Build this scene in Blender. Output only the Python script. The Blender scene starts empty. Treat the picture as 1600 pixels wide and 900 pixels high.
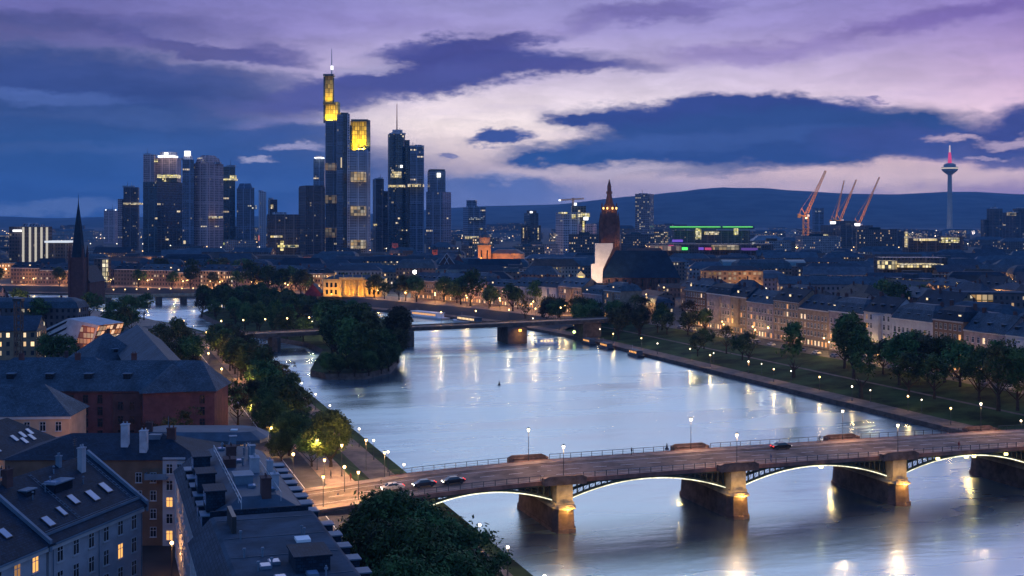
import bpy, bmesh, math, random
from math import sin, cos, pi, radians, atan, atan2, sqrt, hypot
from mathutils import Vector, Matrix, noise as mnoise

R = random.Random(11)
scene = bpy.context.scene
COL = scene.collection
F, HX, HY, CZ = 2000.0, 800.0, 343.0, 60.0        # lens and horizon measured on the photograph (1600 px wide)

# ---------------------------------------------------------------- camera
cd = bpy.data.cameras.new("camera")
cam = bpy.data.objects.new("camera", cd)
COL.objects.link(cam)
cam.location = (0, 0, CZ)
cam.rotation_euler = (radians(90), 0, 0)
cd.sensor_width = 36.0
cd.lens = 36.0 * F / 1600.0
cd.shift_y = -(450.0 - HY) / 1600.0
cd.clip_start, cd.clip_end = 1.0, 60000.0
scene.camera = cam
scene.view_settings.view_transform = 'Standard'
scene.view_settings.look = 'None'
scene.view_settings.exposure = 0.0
scene.view_settings.gamma = 1.0
scene.view_settings.use_curve_mapping = False
scene.render.engine = 'CYCLES'
cy = scene.cycles
cy.use_denoising = True
cy.max_bounces = 5
cy.diffuse_bounces = 2
cy.glossy_bounces = 3
cy.volume_bounces = 0
cy.transparent_max_bounces = 6
cy.sample_clamp_indirect = 4.0
cy.sample_clamp_direct = 0.0
cy.use_light_tree = True
cy.caustics_reflective = False
cy.caustics_refractive = False


def lin(c):
    c = c / 255.0
    return c / 12.92 if c <= 0.04045 else ((c + 0.055) / 1.055) ** 2.4


def S(r, g, b):
    return (lin(r), lin(g), lin(b), 1.0)


# ---------------------------------------------------------------- node helper
class NT:
    def __init__(self, tree):
        self.t = tree
        tree.nodes.clear()

    def n(self, typ, **kw):
        nd = self.t.nodes.new(typ)
        for k, v in kw.items():
            setattr(nd, k, v)
        return nd

    def put(self, sock, v):
        if v is None:
            return
        if isinstance(v, bpy.types.NodeSocket):
            self.t.links.new(v, sock)
        else:
            sock.default_value = v

    def m(self, op, a, b=None, c=None, clamp=False):
        nd = self.n('ShaderNodeMath', operation=op)
        nd.use_clamp = clamp
        for i, v in enumerate((a, b, c)):
            if v is not None:
                self.put(nd.inputs[i], v)
        return nd.outputs[0]

    def vm(self, op, a, b=None, out=0):
        nd = self.n('ShaderNodeVectorMath', operation=op)
        self.put(nd.inputs[0], a)
        if b is not None:
            self.put(nd.inputs[1], b)
        return nd.outputs[out]

    def mix(self, f, a, b, blend='MIX'):
        nd = self.n('ShaderNodeMix', data_type='RGBA', blend_type=blend)
        self.put(nd.inputs[0], f)
        self.put(nd.inputs[6], a)
        self.put(nd.inputs[7], b)
        return nd.outputs[2]

    def ramp(self, v, stops, interp='LINEAR'):
        nd = self.n('ShaderNodeValToRGB')
        cr = nd.color_ramp
        cr.interpolation = interp
        while len(cr.elements) < len(stops):
            cr.elements.new(0.5)
        for e, (p, c) in zip(cr.elements, stops):
            e.position = p
            e.color = c if len(c) == 4 else (*c, 1)
        self.put(nd.inputs[0], v)
        return nd.outputs[0]

    def mr(self, v, a, b, c=0.0, d=1.0, smooth=True):
        nd = self.n('ShaderNodeMapRange')
        nd.interpolation_type = 'SMOOTHSTEP' if smooth else 'LINEAR'
        for i, x in enumerate((v, a, b, c, d)):
            self.put(nd.inputs[i], x)
        return nd.outputs[0]

    def noise(self, vec, scale=1.0, detail=3.0, rough=0.55, col=False, dim='3D'):
        nd = self.n('ShaderNodeTexNoise', noise_dimensions=dim)
        if vec is not None:
            self.put(nd.inputs['Vector'], vec)
        nd.inputs['Scale'].default_value = scale
        nd.inputs['Detail'].default_value = detail
        nd.inputs['Roughness'].default_value = rough
        return nd.outputs['Color' if col else 'Fac']


# ---------------------------------------------------------------- sky (world) : dusk, clouds in azimuth / elevation
world = bpy.data.worlds.new("World")
scene.world = world
world.use_nodes = True
W = NT(world.node_tree)
tc = W.n('ShaderNodeTexCoord').outputs['Generated']
dirv = W.vm('NORMALIZE', tc)
sx = W.n('ShaderNodeSeparateXYZ')
W.put(sx.inputs[0], dirv)
AZ = W.m('MULTIPLY', W.m('ARCTAN2', sx.outputs[0], sx.outputs[1]), F)
EL = W.m('MULTIPLY', W.m('ARCSINE', sx.outputs[2]), F)


def az_of(px):
    return F * atan((px - HX) / F)


def el_of(px, py):
    return F * atan((HY - py) / F * cos(atan((px - HX) / F)))


cb = W.n('ShaderNodeCombineXYZ')
W.put(cb.inputs[0], AZ)
W.put(cb.inputs[1], EL)
PE = cb.outputs[0]
nv = W.vm('MULTIPLY', PE, (0.0060, 0.0170, 0.0))
n1 = W.noise(nv, 1.0, 7.0, 0.62, col=True)
nv2 = W.vm('MULTIPLY', PE, (0.020, 0.055, 0.0))
n2 = W.noise(nv2, 1.0, 4.0, 0.6, col=True)
off = W.vm('ADD', W.vm('MULTIPLY', W.vm('SUBTRACT', n1, (0.5, 0.5, 0.5)), (170.0, 62.0, 0.0)),
           W.vm('MULTIPLY', W.vm('SUBTRACT', n2, (0.5, 0.5, 0.5)), (40.0, 17.0, 0.0)))
n3 = W.noise(W.vm('MULTIPLY', PE, (0.055, 0.12, 0.0)), 1.0, 4.0, 0.65, col=True)
PEW = W.vm('ADD', W.vm('ADD', PE, off), W.vm('MULTIPLY', W.vm('SUBTRACT', n3, (0.5, 0.5, 0.5)), (26.0, 15.0, 0.0)))
nstreak = W.noise(W.vm('MULTIPLY', PE, (0.0028, 0.022, 0.0)), 1.0, 5.0, 0.55)

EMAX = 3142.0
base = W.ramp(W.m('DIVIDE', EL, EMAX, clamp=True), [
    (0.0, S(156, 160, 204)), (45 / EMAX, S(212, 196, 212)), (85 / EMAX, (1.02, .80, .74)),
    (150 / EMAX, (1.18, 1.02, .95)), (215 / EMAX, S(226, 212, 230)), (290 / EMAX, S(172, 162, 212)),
    (335 / EMAX, S(158, 152, 206)), (345 / EMAX + .012, S(160, 158, 212)), (480 / EMAX, (1.15, 1.32, 1.62)), (1000 / EMAX, (1.05, 1.26, 1.66)),  # unseen band above the view, over-bright, added to brighten the river's reflection
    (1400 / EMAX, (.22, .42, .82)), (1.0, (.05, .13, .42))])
tint = W.ramp(W.mr(AZ, -2400, 2400, smooth=False), [
    (0.0, (.22, .42, .74)), (0.30, (.42, .46, .66)), (0.36, (.44, .47, .66)), (0.43, (.78, .76, .90)), (0.475, (1, .98, 1.0)),
    (0.55, (.98, .96, 1.0)), (0.60, (.92, .85, .95)), (0.66, (.84, .68, .86)), (0.75, (.6, .52, .75)), (1.0, (.22, .42, .74))])
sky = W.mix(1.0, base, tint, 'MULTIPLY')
# the far-off clear glow keeps some faint streaks of its own
sky = W.mix(W.mr(nstreak, 0.48, 0.75, 0.0, 0.30), sky, S(138, 124, 190))


def cloud(px, py, w, h, col, alpha=1.0, rot=0.0, soft=0.35, warp=True):
    soft *= .8
    """one soft-edged cloud bank, centre and half size in lens units; composited over the sky so far"""
    global sky
    mp = W.n('ShaderNodeMapping', vector_type='TEXTURE')
    W.put(mp.inputs[0], PEW if warp else PE)
    mp.inputs[1].default_value = (az_of(px), el_of(px, py), 0)
    mp.inputs[2].default_value = (0, 0, radians(rot))
    mp.inputs[3].default_value = (w, h, 1)
    q = W.vm('LENGTH', mp.outputs[0], out=1)
    a = W.mr(q, 1.0 + soft, 1.0 - soft, 0.0, alpha)
    sky = W.mix(a, sky, col)


DB = S(52, 74, 138)
MB_ = S(50, 86, 152)
PU = S(88, 86, 150)
# purple veil high up
cloud(1020, 22, 120, 14, S(112, 100, 168), .7, rot=6, soft=.7)
cloud(1200, 80, 170, 15, S(140, 122, 184), .65, rot=3, soft=.8)
cloud(1480, 25, 160, 12, S(110, 88, 165), .6, rot=8, soft=.8)
cloud(60, 40, 300, 18, S(80, 80, 138), .65, soft=.9)
# big blue mass on the left
cloud(60, 215, 470, 140, S(54, 79, 133), 1.0, rot=-7, soft=.55)
cloud(120, 290, 560, 85, S(50, 87, 146), .95, soft=.5)
cloud(200, 125, 300, 40, S(58, 76, 136), .9, rot=-4, soft=.6)
cloud(300, 76, 150, 9, S(70, 74, 138), .85, rot=-6, soft=.6)
cloud(430, 85, 60, 16, S(86, 84, 148), .7, rot=-8, soft=.7)
cloud(370, 240, 150, 50, S(58, 88, 148), .8, soft=.6)
cloud(150, 62, 210, 9, S(112, 106, 162), .55, rot=-3, soft=.9)
cloud(330, 112, 130, 7, S(92, 97, 150), .55, rot=-5, soft=.9)
cloud(260, 186, 210, 9, S(74, 96, 152), .55, rot=-2, soft=.9)
cloud(90, 232, 160, 8, S(72, 98, 154), .5, rot=2, soft=.9)
cloud(330, 292, 160, 9, S(74, 106, 162), .45, soft=.9)
cloud(70, 148, 110, 11, S(84, 108, 172), .75, rot=-4, soft=.7)
cloud(420, 254, 24, 5, S(184, 182, 212), .9, soft=.7)
cloud(468, 229, 34, 6, S(176, 172, 208), .85, soft=.7)
cloud(452, 186, 70, 8, S(124, 126, 184), .6, rot=4, soft=.8)
cloud(470, 205, 80, 12, S(58, 86, 150), .8, soft=.7)
cloud(60, 322, 150, 9, S(98, 122, 172), .85, rot=-2, soft=.8)
# band above the skyline
cloud(560, 140, 180, 24, S(84, 88, 152), .95, rot=9, soft=.5)
cloud(720, 112, 230, 26, S(80, 84, 150), 1.0, rot=5, soft=.42)
cloud(700, 82, 120, 22, S(76, 78, 146), 1.0, rot=3, soft=.45)
cloud(780, 70, 90, 10, S(80, 80, 148), .9, rot=8, soft=.6)
cloud(890, 105, 130, 12, S(84, 84, 152), .9, rot=2, soft=.6)
cloud(620, 72, 28, 11, S(88, 88, 152), .8, soft=.7)
cloud(588, 104, 42, 9, S(196, 186, 222), .7, rot=6, soft=.7)
# small cloud and the low blue bank
cloud(772, 217, 54, 11, S(66, 86, 152), 1.0, rot=6, soft=.45)
cloud(700, 306, 190, 30, S(108, 130, 186), .85, soft=.5)
cloud(800, 294, 75, 20, S(104, 126, 184), .8, soft=.4)
cloud(790, 312, 100, 16, S(126, 140, 192), .6, soft=.7)
cloud(690, 245, 16, 4, S(110, 116, 172), .8, soft=.6)
# the long dark bank on the right
cloud(920, 182, 60, 9, S(62, 78, 140), 1.0, rot=4, soft=.4)
cloud(870, 243, 70, 8, S(58, 84, 148), 1.0, rot=6, soft=.4)
cloud(1120, 190, 250, 30, S(56, 74, 140), 1.0, rot=-2, soft=.32)
cloud(1180, 172, 190, 26, S(56, 72, 138), 1.0, soft=.35)
cloud(1080, 240, 290, 34, S(46, 82, 142), 1.0, rot=1, soft=.32)
cloud(1230, 215, 300, 46, S(50, 76, 134), 1.0, rot=1, soft=.3)
cloud(1080, 218, 200, 14, S(74, 100, 164), .55, rot=2, soft=.7)
cloud(1400, 279, 240, 19, (1.06, .76, .72, 1), .9, soft=.8)
cloud(930, 268, 170, 11, (.86, .70, .74, 1), .8, rot=2, soft=.9)
cloud(1480, 225, 190, 26, S(66, 80, 144), .95, soft=.4)
cloud(1600, 200, 70, 34, S(66, 74, 138), 1.0, soft=.45)
cloud(1580, 250, 60, 15, S(74, 84, 146), .85, soft=.6)
cloud(1490, 214, 34, 6, S(206, 180, 200), .95, rot=2, soft=.6)
cloud(1585, 214, 40, 9, S(204, 180, 202), .9, rot=5, soft=.6)
cloud(1546, 245, 22, 4, S(190, 170, 198), .9, soft=.6)
cloud(1375, 150, 14, 4, S(130, 118, 168), .8, soft=.6)
# uneven brightness over the whole sky, one dark tone below the horizon
nin = W.noise(W.vm('MULTIPLY', PEW, (0.0075, 0.030, 0.0)), 1.0, 6.0, 0.6)
lum = W.mr(W.m('ADD', W.m('MULTIPLY', n1, .35), W.m('MULTIPLY', nin, .65)), 0.34, 0.66, 0.89, 1.12)
sky = W.mix(1.0, sky, lum, 'MULTIPLY')
below = W.mr(EL, -30.0, 0.0)
sky = W.mix(below, S(40, 55, 95), sky)
nis = W.n('ShaderNodeTexSky', sky_type='NISHITA')
nis.sun_disc = False
nis.sun_elevation = radians(-5.0)
nis.sun_rotation = radians(4.0)
nis.altitude = 100
nis.air_density, nis.dust_density, nis.ozone_density = 1.0, 1.0, 3.0
bg1 = W.n('ShaderNodeBackground')
W.put(bg1.inputs[0], nis.outputs[0])
bg1.inputs[1].default_value = 0.03
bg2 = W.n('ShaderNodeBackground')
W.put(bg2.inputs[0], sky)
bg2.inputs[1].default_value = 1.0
ad = W.n('ShaderNodeAddShader')
W.put(ad.inputs[0], bg1.outputs[0])
W.put(ad.inputs[1], bg2.outputs[0])
wo = W.n('ShaderNodeOutputWorld')
W.put(wo.inputs[0], ad.outputs[0])
world.cycles.sampling_method = 'MANUAL'
world.cycles.sample_map_resolution = 512

# the last low sun, already behind the hills: a very weak broad glow
sl = bpy.data.lights.new("sun", 'SUN')
sl.energy = 0.04
sl.angle = radians(20)
sl.color = (1.0, .72, .62)
so = bpy.data.objects.new("sun", sl)
COL.objects.link(so)
so.rotation_euler = Vector((0.07, 1.0, 0.06)).to_track_quat('Z', 'Y').to_euler()

# ---------------------------------------------------------------- coordinates
UX, UY, VX, VY = -0.309, 0.951, 0.951, 0.309       # u runs down the river, v runs across it from the left quay
RZ = atan2(VY, VX)


def uvp(u, v, z=0.0):
    return Vector((-3.5 + u * UX + v * VX, 231.0 + u * UY + v * VY, z))


def to_uv(p):
    x, y = p[0] + 3.5, p[1] - 231.0
    return x * UX + y * UY, x * VX + y * VY


def at(px, py, z=6.0):
    Y = F * (CZ - z) / (py - HY)
    return Vector(((px - HX) / F * Y, Y, z))


def pt(px, Y, z=6.0):
    return Vector(((px - HX) / F * Y, Y, z))


def zat(py, Y):
    return CZ - (py - HY) / F * Y


# ---------------------------------------------------------------- objects
def prop(o, label=None, cat=None, group=None, kind=None):
    if label: o["label"] = label
    if cat: o["category"] = cat
    if group: o["group"] = group
    if kind: o["kind"] = kind
    return o


def thing(name, label, cat, loc=(0, 0, 0), rz=0.0, group=None):
    o = bpy.data.objects.new(name, None)
    o.empty_display_size = 0.5
    COL.objects.link(o)
    o.location = loc
    o.rotation_euler = (0, 0, rz)
    return prop(o, label, cat, group)


def link(name, me, parent=None, loc=(0, 0, 0), rz=0.0, scale=None):
    o = bpy.data.objects.new(name, me)
    COL.objects.link(o)
    o.parent = parent
    o.location = loc
    o.rotation_euler = (0, 0, rz)
    if scale:
        o.scale = scale
    return o


def dup(root, loc, rz=0.0, scale=None, label=None, group=None):
    r = root.copy()
    COL.objects.link(r)
    r.location = loc
    r.rotation_euler = (0, 0, rz)
    if scale: r.scale = scale
    if label: r["label"] = label
    if group: r["group"] = group
    for ch in root.children:
        c = ch.copy()
        COL.objects.link(c)
        c.parent = r
        for g in ch.children:
            d = g.copy()
            COL.objects.link(d)
            d.parent = c
    return r


class MB:
    """collects polygons with metre UVs and builds ONE mesh"""
    def __init__(self):
        self.v, self.f, self.mi, self.uv = [], [], [], []

    def face(self, pts, mi=0, uv=None):
        i = len(self.v)
        pts = [Vector(p) for p in pts]
        self.v += pts
        self.f.append(tuple(range(i, i + len(pts))))
        self.mi.append(mi)
        if uv is None:
            n = Vector((0, 0, 0))
            for k in range(len(pts)):
                a, b = pts[k], pts[(k + 1) % len(pts)]
                n += a.cross(b)
            n = n.normalized() if n.length > 1e-9 else Vector((0, 0, 1))
            if abs(n.z) > 0.92:
                uv = [(p.x, p.y) for p in pts]
            else:
                t = Vector((-n.y, n.x, 0)).normalized()
                w = n.cross(t)
                uv = [(p.dot(t), p.dot(w)) for p in pts]
        self.uv.append(uv)
        return self

    def box(self, x0, x1, y0, y1, z0, z1, mi=0, M=None, bottom=True):
        c = [(x0, y0, z0), (x1, y0, z0), (x1, y1, z0), (x0, y1, z0), (x0, y0, z1), (x1, y0, z1), (x1, y1, z1), (x0, y1, z1)]
        c = [Vector(p) for p in c]
        if M is not None:
            c = [M @ p for p in c]
        for q in ((0, 1, 5, 4), (1, 2, 6, 5), (2, 3, 7, 6), (3, 0, 4, 7), (4, 5, 6, 7)) + (((3, 2, 1, 0),) if bottom else ()):
            self.face([c[k] for k in q], mi)
        return self

    def prism(self, poly, z0, z1, mi=0, cap=True, cell=None, capmi=None, top=None):
        """poly counter-clockwise; top: the upper polygon when it tapers; cell: wall u runs in whole cells"""
        n = len(poly)
        tp = top or poly
        for k in range(n):
            a, b, c, d = poly[k], poly[(k + 1) % n], tp[(k + 1) % n], tp[k]
            L = hypot(b[0] - a[0], b[1] - a[1])
            U = L if not cell else max(1, round(L / cell)) * cell
            o = k * 37.0 * (cell or 1.0)
            self.face([(*a, z0), (*b, z0), (*c, z1), (*d, z1)], mi, [(o, z0), (o + U, z0), (o + U, z1), (o, z1)])
        if cap:
            self.face([(*p, z1) for p in tp], mi if capmi is None else capmi)
        return self

    def tube(self, p0, p1, r0, r1=None, n=8, mi=0, caps=True):
        p0, p1 = Vector(p0), Vector(p1)
        r1 = r0 if r1 is None else r1
        d = (p1 - p0)
        if d.length < 1e-6:
            return self
        q = d.to_track_quat('Z', 'Y').to_matrix()
        ra = [p0 + q @ Vector((cos(2 * pi * k / n) * r0, sin(2 * pi * k / n) * r0, 0)) for k in range(n)]
        rb = [p1 + q @ Vector((cos(2 * pi * k / n) * r1, sin(2 * pi * k / n) * r1, 0)) for k in range(n)]
        for k in range(n):
            j = (k + 1) % n
            self.face([ra[k], ra[j], rb[j], rb[k]], mi)
        if caps:
            self.face(rb, mi)
            self.face(ra[::-1], mi)
        return self

    def lathe(self, prof, n=16, mi=0, c=(0, 0, 0), cell=None, cap=True):
        for (ra, za), (rb, zb) in zip(prof[:-1], prof[1:]):
            for k in range(n):
                a0, a1 = 2 * pi * k / n, 2 * pi * (k + 1) / n
                P = lambda r, a, z: (c[0] + r * cos(a), c[1] + r * sin(a), c[2] + z)
                rm = max(ra, rb)
                U = 2 * pi * rm / n
                uv = [(k * U, za), ((k + 1) * U, za), ((k + 1) * U, zb), (k * U, zb)]
                if rb < 1e-4:
                    self.face([P(ra, a0, za), P(ra, a1, za), P(0, 0, zb)], mi, uv[:3])
                elif ra < 1e-4:
                    self.face([P(0, 0, za), P(rb, a1, zb), P(rb, a0, zb)], mi, uv[:3])
                else:
                    self.face([P(ra, a0, za), P(ra, a1, za), P(rb, a1, zb), P(rb, a0, zb)], mi, uv)
        if cap and prof[-1][0] > 1e-4:
            r, z = prof[-1]
            self.face([(c[0] + r * cos(2 * pi * k / n), c[1] + r * sin(2 * pi * k / n), c[2] + z) for k in range(n)], mi)
        return self

    def ball(self, c, r, n=10, mi=0, sz=1.0):
        m = max(4, n // 2)
        prof = [(max(0.0, r * sin(pi * k / m)), -r * sz * cos(pi * k / m)) for k in range(m + 1)]
        prof[0] = (0.0, prof[0][1])
        prof[-1] = (0.0, prof[-1][1])
        return self.lathe(prof, n, mi, c)

    def mesh(self, name, mats, smooth=False):
        me = bpy.data.meshes.new(name)
        me.from_pydata([tuple(p) for p in self.v], [], self.f)
        if not isinstance(mats, (list, tuple)):
            mats = [mats]
        for m in mats:
            me.materials.append(m)
        me.polygons.foreach_set("material_index", self.mi)
        ul = me.uv_layers.new(name="uv")
        flat = [x for f in self.uv for p in f for x in p]
        ul.data.foreach_set("uv", flat)
        if smooth:
            me.polygons.foreach_set("use_smooth", [True] * len(self.f))
        me.update()
        return me

    def build(self, name, mats, parent=None, loc=(0, 0, 0), rz=0.0, smooth=False):
        return link(name, self.mesh(name, mats, smooth), parent, loc, rz)


def orect(w, d, cx=0, cy=0, a=0.0):
    c, s = cos(a), sin(a)
    return [(cx + x * c - y * s, cy + x * s + y * c) for x, y in ((-w / 2, -d / 2), (w / 2, -d / 2), (w / 2, d / 2), (-w / 2, d / 2))]


def ngon(r, n, cx=0, cy=0, a0=0.0):
    return [(cx + r * cos(a0 + 2 * pi * k / n), cy + r * sin(a0 + 2 * pi * k / n)) for k in range(n)]


ORD = "nearest second third fourth fifth sixth seventh eighth ninth tenth eleventh twelfth thirteenth fourteenth fifteenth sixteenth seventeenth eighteenth nineteenth twentieth".split()


def nth(k, first="first"):
    if k == 0:
        return first
    if k < 20:
        return ORD[k]
    n = k + 1
    return f"{n}{'th' if n % 100 in (11, 12, 13) else {1: 'st', 2: 'nd', 3: 'rd'}.get(n % 10, 'th')}"


# ---------------------------------------------------------------- materials
MATS = {}


def mat(name, col, rough=0.8, spec=0.3, var=0.25, scale=0.6, bump=0.0, bscale=3.0, metal=0.0, emit=None, estr=0.0, coord='Object'):
    """plain surface with noise variation in colour and, if asked, bump"""
    if name in MATS:
        return MATS[name]
    m = bpy.data.materials.new(name)
    m.use_nodes = True
    t = NT(m.node_tree)
    o = t.n('ShaderNodeOutputMaterial')
    p = t.n('ShaderNodeBsdfPrincipled')
    t.put(o.inputs[0], p.outputs[0])
    tcx = t.n('ShaderNodeTexCoord').outputs[coord]
    nz = t.noise(tcx, scale, 5, .6)
    c = (*col, 1)
    lo = tuple(x * (1 - var) for x in col) + (1,)
    hi = tuple(min(1, x * (1 + var)) for x in col) + (1,)
    t.put(p.inputs['Base Color'], t.mix(t.mr(nz, .3, .7), lo, hi) if var else c)
    p.inputs['Roughness'].default_value = rough
    p.inputs['Specular IOR Level'].default_value = spec
    p.inputs['Metallic'].default_value = metal
    if bump:
        b = t.n('ShaderNodeBump')
        b.inputs['Strength'].default_value = bump
        b.inputs['Distance'].default_value = 0.3
        t.put(b.inputs['Height'], t.noise(tcx, bscale, 4, .6))
        t.put(p.inputs['Normal'], b.outputs[0])
    if emit:
        p.inputs['Emission Color'].default_value = (*emit, 1)
        p.inputs['Emission Strength'].default_value = estr
        m.cycles.emission_sampling = 'NONE'
    MATS[name] = m
    return m


def glow(name, col, strength, sample=False):
    if name in MATS:
        return MATS[name]
    m = bpy.data.materials.new(name)
    m.use_nodes = True
    t = NT(m.node_tree)
    o = t.n('ShaderNodeOutputMaterial')
    e = t.n('ShaderNodeEmission')
    e.inputs[0].default_value = (*col, 1)
    e.inputs[1].default_value = strength
    t.put(o.inputs[0], e.outputs[0])
    m.cycles.emission_sampling = 'AUTO' if sample else 'NONE'
    MATS[name] = m
    return m


def facade(name, wall, glass=(.02, .025, .035), cw=3.0, ch=3.4, ww=.5, wh=.55, lit=.08, litcol=(1, .68, .33), ls=1.6, rough=.8, gr=.15, gspec=.6, vgap=False, rows=0.0, pil=0.0):
    """wall with a grid of window openings, a random few of them lit from inside; UVs are metres"""
    if name in MATS:
        return MATS[name]
    m = bpy.data.materials.new(name)
    m.use_nodes = True
    t = NT(m.node_tree)
    o = t.n('ShaderNodeOutputMaterial')
    p = t.n('ShaderNodeBsdfPrincipled')
    t.put(o.inputs[0], p.outputs[0])
    uvn = t.n('ShaderNodeTexCoord').outputs['UV']
    s = t.n('ShaderNodeSeparateXYZ')
    t.put(s.inputs[0], uvn)
    u = t.m('DIVIDE', s.outputs[0], cw)
    v = t.m('DIVIDE', s.outputs[1], ch)
    fu, fv = t.m('FRACT', u), t.m('FRACT', v)
    mu = t.m('LESS_THAN', t.m('ABSOLUTE', t.m('SUBTRACT', fu, .5)), ww / 2)
    mv = t.m('LESS_THAN', t.m('ABSOLUTE', t.m('SUBTRACT', fv, .5)), wh / 2)
    mask = t.m('MULTIPLY', mu, mv)
    oi = t.n('ShaderNodeObjectInfo')
    c = t.n('ShaderNodeCombineXYZ')
    t.put(c.inputs[0], t.m('FLOOR', u))
    t.put(c.inputs[1], t.m('FLOOR', v))
    t.put(c.inputs[2], t.m('MULTIPLY', oi.outputs['Random'], 91.7))
    wn = t.n('ShaderNodeTexWhiteNoise', noise_dimensions='3D')
    t.put(wn.inputs['Vector'], c.outputs[0])
    litm = t.m('LESS_THAN', wn.outputs['Value'], lit)
    if rows:
        c2 = t.n('ShaderNodeCombineXYZ')
        t.put(c2.inputs[0], t.m('FLOOR', t.m('DIVIDE', u, 4.0)))
        t.put(c2.inputs[1], t.m('FLOOR', v))
        t.put(c2.inputs[2], t.m('MULTIPLY', oi.outputs['Random'], 31.7))
        wn2 = t.n('ShaderNodeTexWhiteNoise', noise_dimensions='3D')
        t.put(wn2.inputs['Vector'], c2.outputs[0])
        litm = t.m('MAXIMUM', litm, t.m('LESS_THAN', wn2.outputs['Value'], rows))
    sc = t.n('ShaderNodeSeparateColor')
    t.put(sc.inputs[0], wn.outputs['Color'])
    nz = t.noise(t.n('ShaderNodeTexCoord').outputs['Object'], .25, 5, .65)
    wl = t.mix(t.mr(nz, .3, .7), tuple(x * .75 for x in wall) + (1,), tuple(min(1, x * 1.2) for x in wall) + (1,))
    gl = t.mix(sc.outputs[1], tuple(x * .5 for x in glass) + (1,), tuple(x * 1.6 for x in glass) + (1,))
    if pil:                                                # pilasters every few bays and a lighter plant storey here and there
        fp = t.m('LESS_THAN', t.m('FRACT', t.m('DIVIDE', t.m('ADD', u, .5), 4.0)), .16)
        fl_ = t.m('LESS_THAN', t.m('FRACT', t.m('DIVIDE', v, 11.0)), .09)
        k_ = t.m('MAXIMUM', fp, fl_)
        wl = t.mix(k_, wl, tuple(min(1, x * (1 + pil) + .03 * pil) for x in wall) + (1,))
        mask = t.m('MULTIPLY', mask, t.m('SUBTRACT', 1.0, fp))
        cf = t.n('ShaderNodeCombineXYZ')
        t.put(cf.inputs[0], t.m('FLOOR', v))
        t.put(cf.inputs[1], t.m('MULTIPLY', oi.outputs['Random'], 57.0))
        wf = t.n('ShaderNodeTexWhiteNoise', noise_dimensions='3D')
        t.put(wf.inputs['Vector'], cf.outputs[0])
        gl = t.mix(1.0, gl, t.mix(wf.outputs['Value'], (.5, .5, .5, 1), (1.9, 1.9, 1.9, 1)), 'MULTIPLY')
    t.put(p.inputs['Base Color'], t.mix(mask, wl, gl))
    t.put(p.inputs['Roughness'], t.m('ADD', t.m('MULTIPLY', mask, gr - rough), rough))
    t.put(p.inputs['Specular IOR Level'], t.m('ADD', t.m('MULTIPLY', mask, gspec - .3), .3))
    ec = t.mix(sc.outputs[2], (*litcol, 1), (1, .86, .62, 1))
    t.put(p.inputs['Emission Color'], ec)
    st = t.m('MULTIPLY', t.m('MULTIPLY', mask, litm), t.m('ADD', t.m('MULTIPLY', sc.outputs[0], ls * 1.3), ls * .25))
    t.put(p.inputs['Emission Strength'], st)
    m.cycles.emission_sampling = 'NONE'
    MATS[name] = m
    return m


def roofmat(name, col, rough=.55, rows=.35, var=.3):
    """slates or tiles: coursed lines in the slope plus blotches"""
    if name in MATS:
        return MATS[name]
    m = bpy.data.materials.new(name)
    m.use_nodes = True
    t = NT(m.node_tree)
    o = t.n('ShaderNodeOutputMaterial')
    p = t.n('ShaderNodeBsdfPrincipled')
    t.put(o.inputs[0], p.outputs[0])
    uvn = t.n('ShaderNodeTexCoord').outputs['UV']
    br = t.n('ShaderNodeTexBrick')
    t.put(br.inputs['Vector'], uvn)
    br.inputs['Scale'].default_value = 1.0
    br.inputs['Brick Width'].default_value = rows * 1.3
    br.inputs['Row Height'].default_value = rows
    br.inputs['Mortar Size'].default_value = .03
    br.inputs['Color1'].default_value = tuple(x * (1 - var) for x in col) + (1,)
    br.inputs['Color2'].default_value = tuple(x * (1 + var) for x in col) + (1,)
    br.inputs['Mortar'].default_value = tuple(x * .45 for x in col) + (1,)
    nz = t.noise(t.n('ShaderNodeTexCoord').outputs['Object'], .22, 6, .65)
    c = t.mix(1.0, br.outputs['Color'], t.ramp(nz, [(.3, (.62, .62, .62)), (.7, (1.35, 1.35, 1.35))]), 'MULTIPLY')
    t.put(p.inputs['Base Color'], c)
    p.inputs['Roughness'].default_value = max(.68, rough)
    p.inputs['Specular IOR Level'].default_value = .15
    b = t.n('ShaderNodeBump')
    b.inputs['Strength'].default_value = .4
    b.inputs['Distance'].default_value = .05
    t.put(b.inputs['Height'], br.outputs['Fac'])
    b.invert = True
    t.put(p.inputs['Normal'], b.outputs[0])
    MATS[name] = m
    return m


slate = roofmat("slate", (.038, .056, .080))
slate2 = roofmat("slate_dark", (.010, .026, .046))
slate3 = roofmat("slate_blue", (.048, .078, .105))
tile_brown = roofmat("tile_brown", (.075, .055, .048))
zinc = mat("zinc", (.11, .16, .21), .55, .25, .2, .3)
zinc_dark = mat("zinc_dark", (.045, .075, .105), .6, .2, .25, .3)
felt = mat("roof_felt", (.045, .068, .092), .9, .1, .3, .25, bump=.2, bscale=1.2)
concrete = mat("concrete", (.30, .29, .28), .85, .2, .2, .3)
plaster = mat("plaster_grey", (.33, .33, .36), .85, .2, .15, .35)
plaster_w = mat("plaster_white", (.42, .41, .42), .85, .2, .15, .35)
plaster_p = mat("plaster_peach", (.40, .27, .19), .85, .2, .15, .35)
plaster_b = mat("plaster_brown", (.14, .085, .06), .85, .2, .2, .35)
brick_red = mat("brick_red", (.115, .046, .048), .85, .2, .22, .5)
brick_dk = mat("brick_dark", (.075, .04, .04), .85, .2, .22, .5)
sandstone = mat("sandstone_red", (.24, .115, .085), .85, .2, .3, .5, bump=.3, bscale=1.5)
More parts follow.
